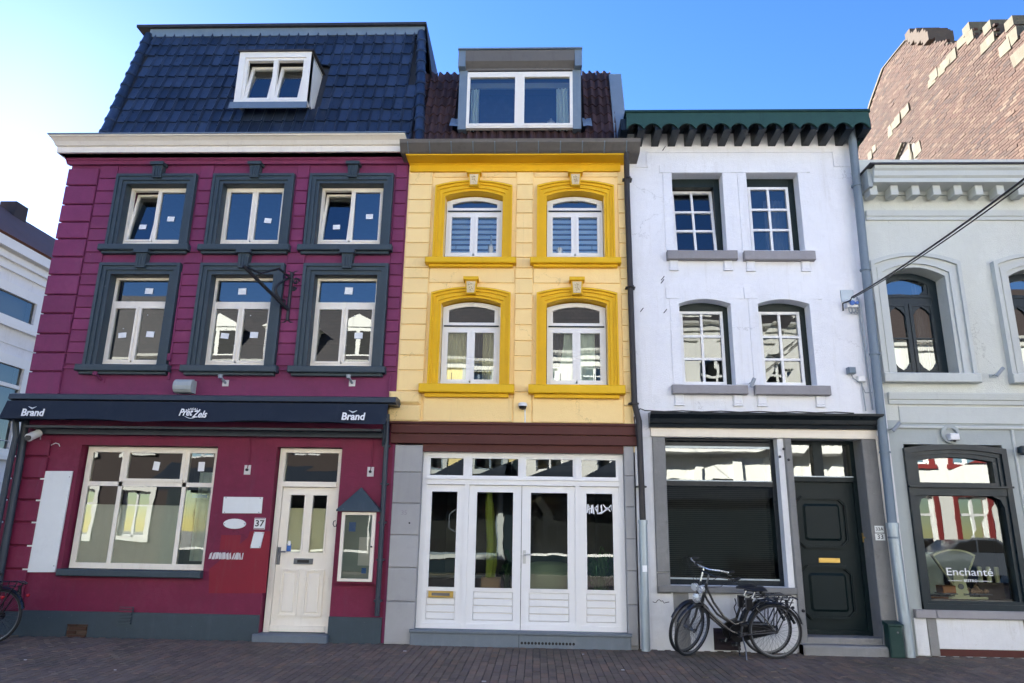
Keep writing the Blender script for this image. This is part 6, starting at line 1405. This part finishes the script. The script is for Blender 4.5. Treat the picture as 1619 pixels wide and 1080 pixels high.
MB().box(GX - .015, GX + .399, ymin, 10, -.1, 4.999).build('lower_gable', 'opp_brick', B_)
wq = [WX(*p, GX) for p in ((1420, 255), (1445, 210), (1455, 258), (1424, 248))]
wy0, wy1 = WX(1452, 250, GX).y, WX(1419, 252, GX).y; wz1 = WX(1444, 214, GX).z
def inwin(y, z): return wy0 < y < wy1 and z < wz1 - .25 * abs(2 * (y - wy0) / (wy1 - wy0) - 1) ** 2
allb = []; rr = random.Random(21); row = 0; z = 8.0; bl, bh_ = .20, .052
while z < 14.2:
    y = ymin + (row % 2) * bl / 2
    while y < ymax + .3:
        zt_ = ztop_g(y + bl / 2); yf_ = yfar(z + bh_)
        if zt_ is not None and z + bh_ < zt_ + .03 and y + bl < yf_ + .12 and not inwin(y + bl / 2, z):
            q = Vector((GX, y, z)); d = CAM_M.transposed() @ (q - CAM_C); u = 809.5 + FPX * d.x / d.y; v = 540 - FPX * d.z / d.y
            if zt_ - z < .22 and rr.random() < .45: continue
            if u < 1665 and v < 275: allb.append((q, (q - CAM_C).length, rr.uniform(-.005, .003) - (.012 if rr.random() < .02 else 0), rr.random()))
        y += bl
    z += bh_ + .009; row += 1
allb.sort(key=lambda t: t[1])
first = None
for (q, d, off, tn) in allb[:300]:
    if first is None: first = MB().box(-.06, .0, .004, bl - .004, 0, bh_).xf(lambda v: (-v.x - .0, v.y, v.z)).build('brick', 'gable_brick', B_, origin=(0, 0, 0)); o = first
    else: o = first.copy(); COL.objects.link(o); o.parent = B_
    o.location = q + Vector((off * .8 - .03, 0, 0)) - WL[B_]
rest = MB(); rest.tone = []
for (q, d, off, tn) in allb[300:]:
    x = GX + off * .8 - .03; rest.box(x, x + .08, q.y + .006, q.y + bl - .006, q.z, q.z + bh_ * rr.uniform(.9, 1.02)); rest.tone += [tn] * 8
rest.build('gable_bricks', 'gable_brick', B_, kind='stuff')
def marl(px, py, w=.34, h=.26, d=.05): q = WX(px, py, GX - .02); return MB().box(GX - d, GX + .1, q.y - w / 2, q.y + w / 2, q.z - h / 2, q.z + h / 2, .0).xf(lambda v: (v.x + rr.uniform(-.015, .015), v.y + rr.uniform(-.02, .02), v.z + rr.uniform(-.015, .015))).build('marl_block', 'marl', B_)
for (px, py, w, h) in [(1474, 130, .3, .2), (1478, 119, .3, .22), (1490, 111, .25, .2), (1496, 101, .35, .2), (1506, 90, .35, .25), (1408, 208, .2, .3), (1414, 198, .3, .2), (1421, 190, .25, .25), (1430, 178, .25, .2), (1435, 172, .2, .2), (1377, 246, .2, .25), (1383, 235, .2, .2), (1451, 236, .3, .3), (1441, 255, .2, .4),
                       (1521, 66, .30, .2), (1535, 58, .25, .22), (1560, 72, .3, .22), (1568, 62, .25, .2), (1590, 76, .36, .24), (1603, 58, .3, .3), (1613, 88, .4, .25)]: marl(px, py, w, h)
for (a, b) in tops:
    MB().box(GX - .05, GX + .5, a.y - .12, a.y + .12, a.z - .10, a.z + .10, .0).build('coping_stone', 'marl', B_)
m = MB()
for k in range(9):
    p = WX(1440 + k * 4, 54 + (k % 3) * 3, GX); dz_ = rr.uniform(.03, .14); MB().box(GX - .08 - .006 * k, GX + .45, p.y - .11, p.y + .115, p.z - .12, p.z + dz_).build('coping_stone', 'mortar', B_)

m = MB(); last = None
for (a, b) in zip(prof[:6], prof[1:7]): m.add([(GX - .06, a[0], a[1]), (GX - .06, b[0], b[1]), (GX + .4, b[0], b[1]), (GX + .4, a[0], a[1]), (GX - .06, a[0] + .07, a[1] + .03), (GX - .06, b[0] + .07, b[1] + .03), (GX + .4, b[0] + .07, b[1] + .03), (GX + .4, a[0] + .07, a[1] + .03)], ((0, 1, 5, 4), (4, 5, 6, 7), (3, 2, 1, 0), (2, 6, 5, 1), (0, 4, 7, 3)))
m.build('gable_edge', 'marl', B_)
wf = MB().box(GX - .05, GX - .022, wy0 + .2, wy0 + .28, 8, wz1 - .15).build('arched_window', 'marl', B_)
MB().box(GX - .021, GX - .017, wy0 + .03, wy1 - .03, 8, wz1 - .22).build('opening', 'vent_dark', wf)
MB().tube([(GX - .05, wy1 + .04, 8.2), (GX - .06, wy1, wz1 - .22), (GX - .07, (wy0 + wy1) / 2, wz1 + .02)], .035, 6).build('arch_stone', 'marl', wf)

# ------------------------------------------------------------------ white painted building across the side lane
LX = -11.0
L_ = thing('white_side_building', 'white painted brick building with white cornice seen across the lane at far left', 'building', (LX - 3, 6, 0))
w1 = (WX(63, 477, LX), WX(53, 524, LX)); yw1 = (w1[0].y + w1[1].y) / 2; zt1, zb1 = w1[0].z, w1[1].z
w2y = WX(38, 577, LX).y; zt2 = WX(38, 577, LX).z
ze0 = WX(60, 440, LX).z; ze1 = WX(40, 366, LX - .0).z; ze1 = 7.08; ze0 = 6.50
wz = []
m = MB()
ywins = [(yw1 - 1.35, yw1), (yw1 - 4.0, yw1 - 2.65), (yw1 + 1.3, yw1 + 2.65), (yw1 + 3.9, yw1 + 5.2)]
opsL = [(a, b, zb1, zt1) for a, b in ywins] + [(a - .05, b + .0, zt2 - 1.9, zt2) for a, b in ywins]
wall_sheet(m, -2.0, 22, -.1, ze0, opsL); m.xf(lambda v: (LX - v.y, v.x, v.z)).build('wall', 'white_stucco', L_)
for i, (a, b, c, d) in enumerate(opsL):
    mm_ = MB(); f = .10; mm_.band(outline(a + f, b - f, c + f, d - f), outline(a - .12, b + .14, c - .0, d + .1), -.04, .06); mm_.box(a - .12, b + .14, -.05, .06, c - .02, c + f)
    if i >= 4: mm_.box(a + f, b - f, -.02, .05, d - .55, d - .47)
    mm_.xf(lambda v: (LX - v.y, v.x, v.z)); w_ = mm_.build('window', 'white_paint', L_)
    MB().quad((a, .02, c), (b, .02, c), (b, .02, d), (a, .02, d)).xf(lambda v: (LX - v.y, v.x, v.z)).build('pane', 'old_glass', w_)
    MB().box(a - .2, b + .22, -.09, 0, c - .12, c - .02).xf(lambda v: (LX - v.y, v.x, v.z)).build('sill', 'white_paint', w_)
for k, (z, d, h) in enumerate(((ze0 - .02, .06, .12), (ze0 + .16, .12, .12), (ze0 + .34, .22, .20))):
    MB().box(LX - .2, LX + d, -2, 22, z, z + h, .0).build('cornice_moulding', 'white_paint', L_)
MB().box(LX - .3, LX + .04, -2, 22, ze0 + .08, ze1).build('frieze', 'white_stucco', L_)
MB().box(LX - .3, LX - .25, -2, 22, 0, ze0).box(LX - 6, LX - .3, -2, -1.8, 0, ze1).build('interior_backing', 'interior_wall', L_)
for z in (2.2, 3.05, 4.7, 5.0): MB().box(LX, LX + .012, -2, 22, z, z + .015).build('brick_course_line', 'white_plinth', L_)
MB().add([(LX + .26, -2, ze1), (LX + .26, 22, ze1), (LX - 1.6, 22, ze1 + 1.5), (LX - 1.6, -2, ze1 + 1.5), (LX - 5, -2, ze1), (LX - 5, 22, ze1)], ((0, 1, 2, 3), (3, 2, 5, 4), (0, 3, 4), (1, 5, 2))).build('roof', 'roof_redbrown', L_)
pc = WX(85, 383, LX - .6)
MB().box(LX - 1.8, LX - 1.4, 5.2, 5.6, ze1 + 1.3, ze1 + 1.72).build('chimney', 'opp_brick', L_)
# ------------------------------------------------------------------ bicycles
def bicycle(label, loc, rz, steer, barmat, lean=6, seed=1, group=None):
    root = thing('bicycle', label, 'bicycle', (0, 0, 0), group)
    r = .34; WB = 1.06
    ax0, ax1 = Vector((.93, 0, .64)), Vector((.85, 0, .92)); axd = (ax1 - ax0).normalized()
    Rm_ = Matrix.Translation(ax0) @ Matrix.Rotation(R(steer), 4, axd) @ Matrix.Translation(-ax0)
    def st(v): return Rm_ @ Vector(v)
    def wheel(c, fn, front):
        c = Vector(c); n = 40
        rim = MB(); ri, ro = r - .045, r - .022; vs = []
        for k in range(n):
            a = 2 * math.pi * k / n; d = Vector((math.cos(a), 0, math.sin(a)))
            for (rr_, y) in ((ri, -.009), (ro, -.014), (ro, .014), (ri, .009)): vs.append(c + d * rr_ + Vector((0, y, 0)))
        fs = [(k * 4 + j, k * 4 + (j + 1) % 4, ((k + 1) % n) * 4 + (j + 1) % 4, ((k + 1) % n) * 4 + j) for k in range(n) for j in range(4)]
        rim.add(vs, fs); w = rim.xf(fn).build('wheel', 'steel', root, smooth=True)
        tm = MB(); s_ = 8; vs = []
        for k in range(n):
            a = 2 * math.pi * k / n; d = Vector((math.cos(a), 0, math.sin(a)))
            for j in range(s_): b = 2 * math.pi * j / s_; vs.append(c + d * (r - .018 + .018 * math.cos(b)) + Vector((0, .018 * math.sin(b), 0)))
        tm.add(vs, [(k * s_ + j, k * s_ + (j + 1) % s_, ((k + 1) % n) * s_ + (j + 1) % s_, ((k + 1) % n) * s_ + j) for k in range(n) for j in range(s_)])
        tm.xf(fn).build('tyre', 'rubber', w, smooth=True)
        sp_ = MB()
        for k in range(32):
            a = 2 * math.pi * k / 32; b = a + (.55 if k % 2 else -.55); sg = 1 if (k // 2) % 2 else -1
            sp_.tube([c + Vector((math.cos(b) * .022, sg * .028, math.sin(b) * .022)), c + Vector((math.cos(a) * ri, 0, math.sin(a) * ri))], .0016, 3, False)
        sp_.xf(fn).build('spokes', 'steel', w, kind='stuff')
        MB().lathe([(.03, -.032), (.03, -.026), (.02, -.02), (.02, .02), (.03, .026), (.03, .032)], c, 12, 'y').lathe([(.008, -.065), (.008, .065)], c, 8, 'y').xf(fn).build('hub', 'steel', w, smooth=True)
        return w
    idt = lambda v: Vector(v)
    wheel((0, 0, r), idt, False); wheel((WB, 0, r), st, True)
    def mud(c, a0, a1, fn):
        m = MB(); n = 16; c = Vector(c)
        for k in range(n + 1):
            a = R(a0 + (a1 - a0) * k / n); d = Vector((math.cos(a), 0, math.sin(a)))
            for (q, y) in ((r + .008, -.028), (r + .022, -.015), (r + .025, 0), (r + .022, .015), (r + .008, .028)): m.v.append(c + d * q + Vector((0, y, 0)))
        for k in range(n):
            for j in range(4): m.f.append((k * 5 + j, k * 5 + j + 1, (k + 1) * 5 + j + 1, (k + 1) * 5 + j))
        m.xf(fn).build('mudguard', 'bike_black', root, smooth=True)
    mud((0, 0, r), 15, 190 - 25, idt); mud((WB, 0, r), 25 + 5, 160, st)
    BB = Vector((.45, 0, .285)); seat_top = Vector((.28, 0, .74))
    f = MB()
    f.tube([ax0 + Vector((.0, 0, -.0)), ax1], .020, 8)
    f.tube([ax0 + Vector((-.005, 0, .02)), Vector((.74, 0, .47)), Vector((.58, 0, .34)), BB], .018, 8)
    f.tube([ax1 + Vector((.008, 0, -.04)), Vector((.77, 0, .68)), Vector((.64, 0, .50)), Vector((.50, 0, .41)), Vector((.39, 0, .45))], .015, 8)
    f.tube([BB, seat_top], .018, 8); f.lathe([(.035, -.04), (.035, .04)], BB, 12, 'y')
    for s_ in (-1, 1):
        f.tube([BB + Vector((-.02, s_ * .03, 0)), (0, s_ * .06, r)], .010, 6); f.tube([Vector((.30, s_ * .02, .70)), (.0, s_ * .06, r)], .009, 6)
    f.build('frame', 'bike_black', root, smooth=True)
    fk = MB(); fk.tube([ax0 + Vector((.0, -.05, -.02)), ax0 + Vector((0, .05, -.02))], .016, 6)
    for s_ in (-1, 1): fk.tube([ax0 + Vector((0, s_ * .05, -.02)), Vector((.97, s_ * .05, .47)), Vector((WB - .03, s_ * .05, r + .06)), Vector((WB, s_ * .05, r))], [.014, .013, .011, .009], 8)
    fk.tube([ax0, ax0 - axd * .03], .02, 8); fk.xf(st).build('fork', 'bike_black', root, smooth=True)
    hb = ax1 + axd * (.13 if barmat != 'chrome' else .19)
    MB().tube([ax1, hb], .013, 8).xf(st).build('stem', barmat if barmat == 'chrome' else 'steel', root, smooth=True)
    b_ = MB(); pts = [(-.22, .30, .0), (-.10, .31, .01), (-.03, .24, .02), (.02, .10, .0), (.02, 0, 0), (.02, -.10, .0), (-.03, -.24, .02), (-.10, -.31, .01), (-.22, -.30, .0)]
    P_ = [hb + Vector(p) for p in pts]; h_ = b_.tube(P_, .011, 8).xf(st).build('handlebar', barmat, root, smooth=True)
    for e in ((0, 1), (8, 7)):
        a, b = P_[e[0]], P_[e[1]]; MB().tube([a + (a - b) * .08, a, a + (b - a) * .9], .017, 8).xf(st).build('grip', 'rubber', root, smooth=True)
        mid = a.lerp(b, .95); MB().tube([mid + Vector((.02, 0, -.01)), mid + Vector((.0, 0, -.035)), a + Vector((.03, 0, -.045))], .005, 5).xf(st).build('brake_lever', 'steel', root)
    MB().tube([P_[1], P_[1] + Vector((.1, 0, .03)), P_[1] + Vector((.12, -.1, -.1)), ax1 + Vector((.05, .02, -.05)), (.93, .04, .5)], .004, 5).tube([P_[7], P_[7] + Vector((.1, 0, .04)), P_[7] + Vector((.12, .1, -.12)), ax1 + Vector((.05, -.02, -.08))], .004, 5).xf(st).build('brake_cable', 'black_plastic', root)
    MB().lathe([(.012, -.04), (.045, -.02), (.05, .03), (.045, .035)], ax1 + Vector((.10, 0, -.06)), 14, 'x').xf(st).build('headlight', 'chrome', root, smooth=True)
    if seed % 2: MB().lathe([(.012, -.05), (.05, -.02), (.06, .03), (.03, .045)], Vector((1.02, 0, .76)), 14, 'x').xf(st).build('headlight', 'chrome', root, smooth=True)
    # saddle
    so_ = Vector((.24, 0, .85)); MB().tube([seat_top, so_ - Vector((0, 0, .03))], .013, 8).build('seat_post', 'chrome', root, smooth=True)
    m = MB(); secs = [(-.14, .075, .03, .0), (-.11, .10, .05, .012), (-.05, .095, .055, .01), (.02, .055, .05, .0), (.09, .03, .04, .0), (.14, .018, .03, -.005)]
    for (x, w_, h, dz) in secs:
        for k in range(10): a = 2 * math.pi * k / 10; m.v.append(so_ + Vector((x, w_ * math.cos(a), dz + (h * .55 * math.sin(a) if math.sin(a) > 0 else h * .45 * math.sin(a)))))
    for k in range(5):
        for j in range(10): m.f.append((k * 10 + j, k * 10 + (j + 1) % 10, (k + 1) * 10 + (j + 1) % 10, (k + 1) * 10 + j))
    m.f += [tuple(range(9, -1, -1)), tuple(range(50, 60))]; sd_ = m.build('saddle', 'saddle_black', root, smooth=True)
    for s_ in (-1, 1): MB().lathe([(.022, 0), (.026, .02), (.022, .04)], so_ + Vector((-.09, s_ * .05, -.06)), 10).build('saddle_spring', 'black_plastic', sd_)
    # carrier
    zc = .76; cr = MB(); cr.tube([(.22, -.055, zc - .03), (.12, -.06, zc), (-.22, -.06, zc + .015), (-.28, -.05, zc - .01), (-.29, 0, zc - .02), (-.28, .05, zc - .01), (-.22, .06, zc + .015), (.12, .06, zc), (.22, .055, zc - .03)], .009, 6)
    for x in (.08, -.03, -.14): cr.tube([(x, -.06, zc + .005), (x, .06, zc + .005)], .006, 5)
    for s_ in (-1, 1): cr.tube([(-.22, s_ * .06, zc), (-.01, s_ * .065, r)], .008, 6).tube([(-.02, s_ * .06, zc), (-.0, s_ * .065, r)], .007, 6); cr.tube([(.15, s_ * .07, zc - .05), (-.22, s_ * .07, zc - .045)], .006, 5)
    cr.build('carrier', 'bike_black', root, smooth=True)
    sp = MB(); sp.tube([(-.17, -.075, zc - .05), (-.20, -.078, .55), (-.27, -.075, .42)], .02, 6); sp.build('carrier_strap', 'rubber', root)
    MB().lathe([(.012, -.02), (.02, -.008), (.02, .012), (.01, .02)], (-.36, 0, .60), 12, 'x').build('rear_light', 'red_plastic' if seed > 2 else 'black_plastic', root, smooth=True)
    # chain guard, crank, pedals
    cg = MB(); o1 = [(BB.x + .115 * math.cos(a), BB.z + .115 * math.sin(a)) for a in [R(-90 + 18 * k) for k in range(11)]] ; o1 = o1 + [(0.0, r + .055), (-.05, r + .03), (-.06, r), (-.04, r - .04), (0, r - .05)]
    cg.prism(o1, -.055, -.085); cg.build('chain_guard', 'black_plastic', root)
    MB().tube([(BB.x - .05, -.087, BB.z + .117), (0.02, -.087, r + .058)], .003, 4).build('guard_trim', 'chrome', root)
    ca = R(-100 + 17 * seed); cd = Vector((math.cos(ca), 0, math.sin(ca)))
    for s_ in (-1, 1):
        e = BB + Vector((0, s_ * .10, 0)) + cd * .17 * s_ * -1 * (-1 if s_ < 0 else 1) * (1 if s_ < 0 else 1)
        e = BB + Vector((0, s_ * .10, 0)) + cd * (.17 if s_ < 0 else -.17)
        MB().tube([BB + Vector((0, s_ * .09, 0)), e], .010, 6).build('crank', 'steel', root); MB().box(e.x - .045, e.x + .045, e.y + (s_ * .01 if s_ > 0 else -.09), e.y + (.09 if s_ > 0 else -.01), e.z - .012, e.z + .012, .004).build('pedal', 'rubber', root)
    MB().tube([BB + Vector((-.04, -.03, -.02)), BB + Vector((-.05, .10, -.16)), BB + Vector((-.04, .17, -.265))], .010, 6).tube([BB + Vector((-.04, .17, -.262)), BB + Vector((-.10, .19, -.268))], .010, 6).build('kickstand', 'steel' if seed == 1 else 'bike_black', root)
    # ring lock, seat-tube lock
    MB().tube([(.25 - .06 * math.cos(a), .065 * math.sin(a * 1.0) , .66 + .06 * math.cos(a)) for a in [k * .6 for k in range(10)]], .016, 6).box(.29, .36, -.045, .045, .60, .74, .01).build('lock', 'black_plastic', root, smooth=True)
    MB().tube([(.40, .05 * math.cos(k), .50 + .025 * k) for k in range(9)], .008, 6).build('spiral_lock', 'black_plastic', root, smooth=True)
    root.rotation_mode = 'XYZ'
    root.matrix_world = Matrix.Translation(Vector(loc)) @ Matrix.Rotation(R(rz), 4, 'Z') @ Matrix.Rotation(R(lean), 4, 'X') @ Matrix.Scale(.94, 4)
    WL[root] = Vector(loc)
    return root
b1 = WZ(1227, 1041.5, 0)
bicycle('nearer black step-through bicycle with black handlebar, under the white house shop window', (b1.x, b1.y, .0), 180 - 2, 42, 'bike_black', -9, 1, 'bicycles leaning under the shop window of the white house')
bicycle('black bicycle with silver handlebar, behind another one, under the white house shop window', (b1.x - .02, b1.y + .27, .0), 180 + 1, 38, 'chrome', -6, 2, 'bicycles leaning under the shop window of the white house')
b3 = WZ(-20, 1019, 0)
bicycle('dark bicycle with red rear light closest to the plum wall at far left', (b3.x, b3.y + .04, 0), 180, 10, 'bike_black', 4, 3, 'bicycles at the left edge')
bicycle('dark bicycle at far left, nearer the camera than its neighbour', (b3.x - .12, b3.y - .25, 0), 184, 20, 'bike_black', 4, 4, 'bicycles at the left edge')
# ------------------------------------------------------------------ houses on the other side of the street, seen in the window reflections
OY = -15.2
def opposite(name, label, x0, x1, eave, ridge, wall, nw, rows, frame='white_paint', roofm='opp_slate', trim=None, dormers=0, balcony=None, shop=None, mansard=True):
    T_ = thing(name, label, 'house', ((x0 + x1) / 2, OY, 0)); fl = lambda v: (v.x, OY - v.y, v.z)
    ops = []
    wwid = (x1 - x0) / nw
    for (za, zb) in rows:
        for k in range(nw): c = x0 + wwid * (k + .5); ops.append((c - .5, c + .5, za, zb))
    if shop: ops += [(x0 + .5, x1 - .5, .6, 2.8)]
    wall_sheet(MB(), x0, x1, -.1, eave, ops, 0, .3).xf(fl).build('wall', wall, T_)
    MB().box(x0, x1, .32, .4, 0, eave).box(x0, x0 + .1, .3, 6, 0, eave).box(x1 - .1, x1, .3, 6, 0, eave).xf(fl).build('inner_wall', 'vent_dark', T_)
    for (a, b, c, d) in ops:
        m = MB(); m.band(outline(a + .07, b - .07, c + .07, d - .07), outline(a, b, c, d), .1, .18); m.box(a, b, .1, .18, c, c + .07)
        if b - a < 1.5: m.box((a + b) / 2 - .04, (a + b) / 2 + .04, .1, .17, c, d).box(a, b, .101, .169, c + (d - c) * .68, c + (d - c) * .72)
        w = m.xf(fl).build('window', frame, T_)
        MB().quad((a, .15, c), (b, .15, c), (b, .15, d), (a, .15, d)).xf(fl).build('pane', 'far_glass', w)
        if trim: MB().band(outline(a, b, c, d), outline(a - .16, b + .16, c, d + .16), -.05, 0).box(a - .2, b + .2, -.1, 0, c - .15, c).xf(fl).build('surround', trim, w)
    MB().prof(x0, x1, [(0, eave - .35), (-.1, eave - .35), (-.14, eave - .15), (-.35, eave - .08), (-.4, eave), (0, eave)]).xf(fl).build('cornice', 'opp_white', T_)
    MB().prof(x0, x1, [(-.3, eave), (1.0 if mansard else 3.0, ridge), (5, ridge), (6, eave)]).xf(fl).build('roof', roofm, T_)
    for k in range(dormers):
        c = x0 + (x1 - x0) * (k + .5) / dormers; m = MB().box(c - .8, c + .8, -.2, 1.5, eave + .05, eave + 1.3).prism([(c - .95, eave + 1.3), (c + .95, eave + 1.3), (c, eave + 1.8)], -.25, 1.6).xf(fl); dm = m.build('dormer', 'opp_white', T_)
        for s_ in (-1, 1): MB().box(c + s_ * .36 - .28, c + s_ * .36 + .28, -.21, -.2, eave + .25, eave + 1.15).xf(fl).build('pane', 'vent_dark', dm)
    if shop:
        MB().prof(x0 + .2, x1 - .2, [(0, 3.5), (-1.1, 2.9), (-1.1, 2.6), (-1.05, 2.6), (-1.05, 2.85), (0, 3.4)]).xf(fl).build('awning', 'awning_cloth', T_)
        MB().box(x0 + .02, x1 - .02, -.02, 0, 0, .6).box(x0 + .02, x0 + .5, -.02, 0, .6, 3.4).box(x1 - .5, x1 - .02, -.02, 0, .6, 3.4).xf(fl).build('shop_front', 'petrol_frame', T_)
    if balcony:
        MB().prof(x0 + .1, x1 - 3.0, [(0, 3.15), (-.7, 2.8), (-.7, 2.55), (-.66, 2.55), (-.66, 2.75), (0, 3.05)]).xf(fl).build('awning', 'awning_cloth', T_)
        MB().box(x0 + .02, x1 - 3.2, -.16, -.155, 0, 3.0).xf(fl).build('shop_front', 'petrol_frame', T_)
        z = balcony; MB().box(x0 + .3, x1 - .3, -.9, 0, z - .25, z).box(x0 + .3, x1 - .3, -.9, -.7, z + .8, z + .95).xf(fl).build('balcony', 'opp_white', T_)
        x = x0 + .4
        while x < x1 - .4:
            if int((x - x0) / .9) % 3 == 2: MB().box(x - .2, x + .35, -.88, -.72, z, z + .8).xf(fl).build('pedestal', 'opp_white', T_); x += .6
            else: MB().lathe([(.05, 0), (.09, .1), (.10, .25), (.05, .45), (.04, .6), (.08, .75), (.08, .8)], (x, OY + .8, z), 8).build('baluster', 'opp_white', T_, smooth=True); x += .28
        for k in range(6): c = x0 + .8 + (x1 - x0 - 1.6) * k / 5; MB().box(c - .15, c + .15, -.15, 0, .3, z - .25).xf(fl).build('pilaster', 'opp_white', T_)
    return T_
opposite('brick_house', 'red brick house with slate roof across the street, left end of the far row', -22, -13.2, 7.4, 10.4, 'opp_brick', 4, [(1, 2.6), (3.9, 5.6)], trim='opp_white')
opposite('dark_brick_house', 'dark brick house with steep slate roof and white gutter across the street', -13.2, -5.2, 7.3, 9.8, 'opp_brick', 4, [(3.9, 5.8), (6.2, 7.1)], shop=True, dormers=3)
opposite('small_yellow_house', 'small yellow house with blue grey windows across the street', -5.2, -.8, 7.4, 10.0, 'opp_yellow', 2, [(3.7, 5.2), (5.9, 7.0)], frame='lead', trim='pale_trim', shop=True)
opposite('narrow_white_house', 'narrow white house with wavy tiled roof edge across the street', -.8, 3.4, 7.8, 10.6, 'opp_white', 2, [(3.7, 5.4), (6.0, 7.2)], shop=True, roofm='opp_slate')
opposite('balcony_house', 'tall white house with balustraded balcony across the street', 3.4, 12.0, 8.8, 11.4, 'opp_white', 4, [(.7, 3.2), (5.3, 7.6)], dormers=2, balcony=4.5)
opposite('striped_house', 'cream house with dark red bands and white windows across the street', 12.0, 21, 8.4, 10.6, 'opp_white', 5, [(.8, 2.8), (4.0, 6.2)], trim='opp_red', roofm='opp_brick')
# parked car opposite, reflected in the bistro window
def car(x, y, label):
    t_ = thing('parked_car', label, 'car', (x, y, 0))
    prof_ = [(-2.0, .35), (-2.02, .7), (-1.85, .85), (-1.0, .98), (-.45, 1.38), (.75, 1.42), (1.45, 1.0), (1.95, .92), (2.0, .6), (1.98, .35)]
    m = MB(); n = len(prof_)
    for (yy, k) in ((-.80, .97), (-.72, 1), (.72, 1), (.80, .97)):
        for (a, b) in prof_: m.v.append(Vector((x + a, y + yy * (1 if b < .9 else .86), b if k == 1 else b - .03)))
    for j in range(3):
        for i_ in range(n): m.f.append((j * n + i_, j * n + (i_ + 1) % n, (j + 1) * n + (i_ + 1) % n, (j + 1) * n + i_))
    m.f += [tuple(range(n)), tuple(range(4 * n - 1, 3 * n - 1, -1))]; b_ = m.build('body', 'car_paint', t_, smooth=True)
    for s_ in (-1, 1):
        MB().prism([(x - .85, 1.0), (x - .42, 1.32), (x + .1, 1.34), (x + .1, 1.0)], y + s_ * .70, y + s_ * .712).prism([(x + .16, 1.0), (x + .16, 1.34), (x + .7, 1.34), (x + 1.2, 1.0)], y + s_ * .70, y + s_ * .712).build('side_window', 'vent_dark', b_)
    for sx_ in (-1.25, 1.25):
        for s_ in (-1, 1): w = MB().lathe([(.31, -.1), (.33, -.06), (.33, .06), (.31, .1)], (x + sx_, y + s_ * .74, .33), 20, 'y').build('wheel', 'rubber', t_, smooth=True); MB().lathe([(.2, -.11), (.2, .11)], (x + sx_, y + s_ * .74, .33), 16, 'y').build('rim', 'steel', w)
    return t_
car(13.3, -13.7, 'dark grey hatchback parked across the street by the red banded house')
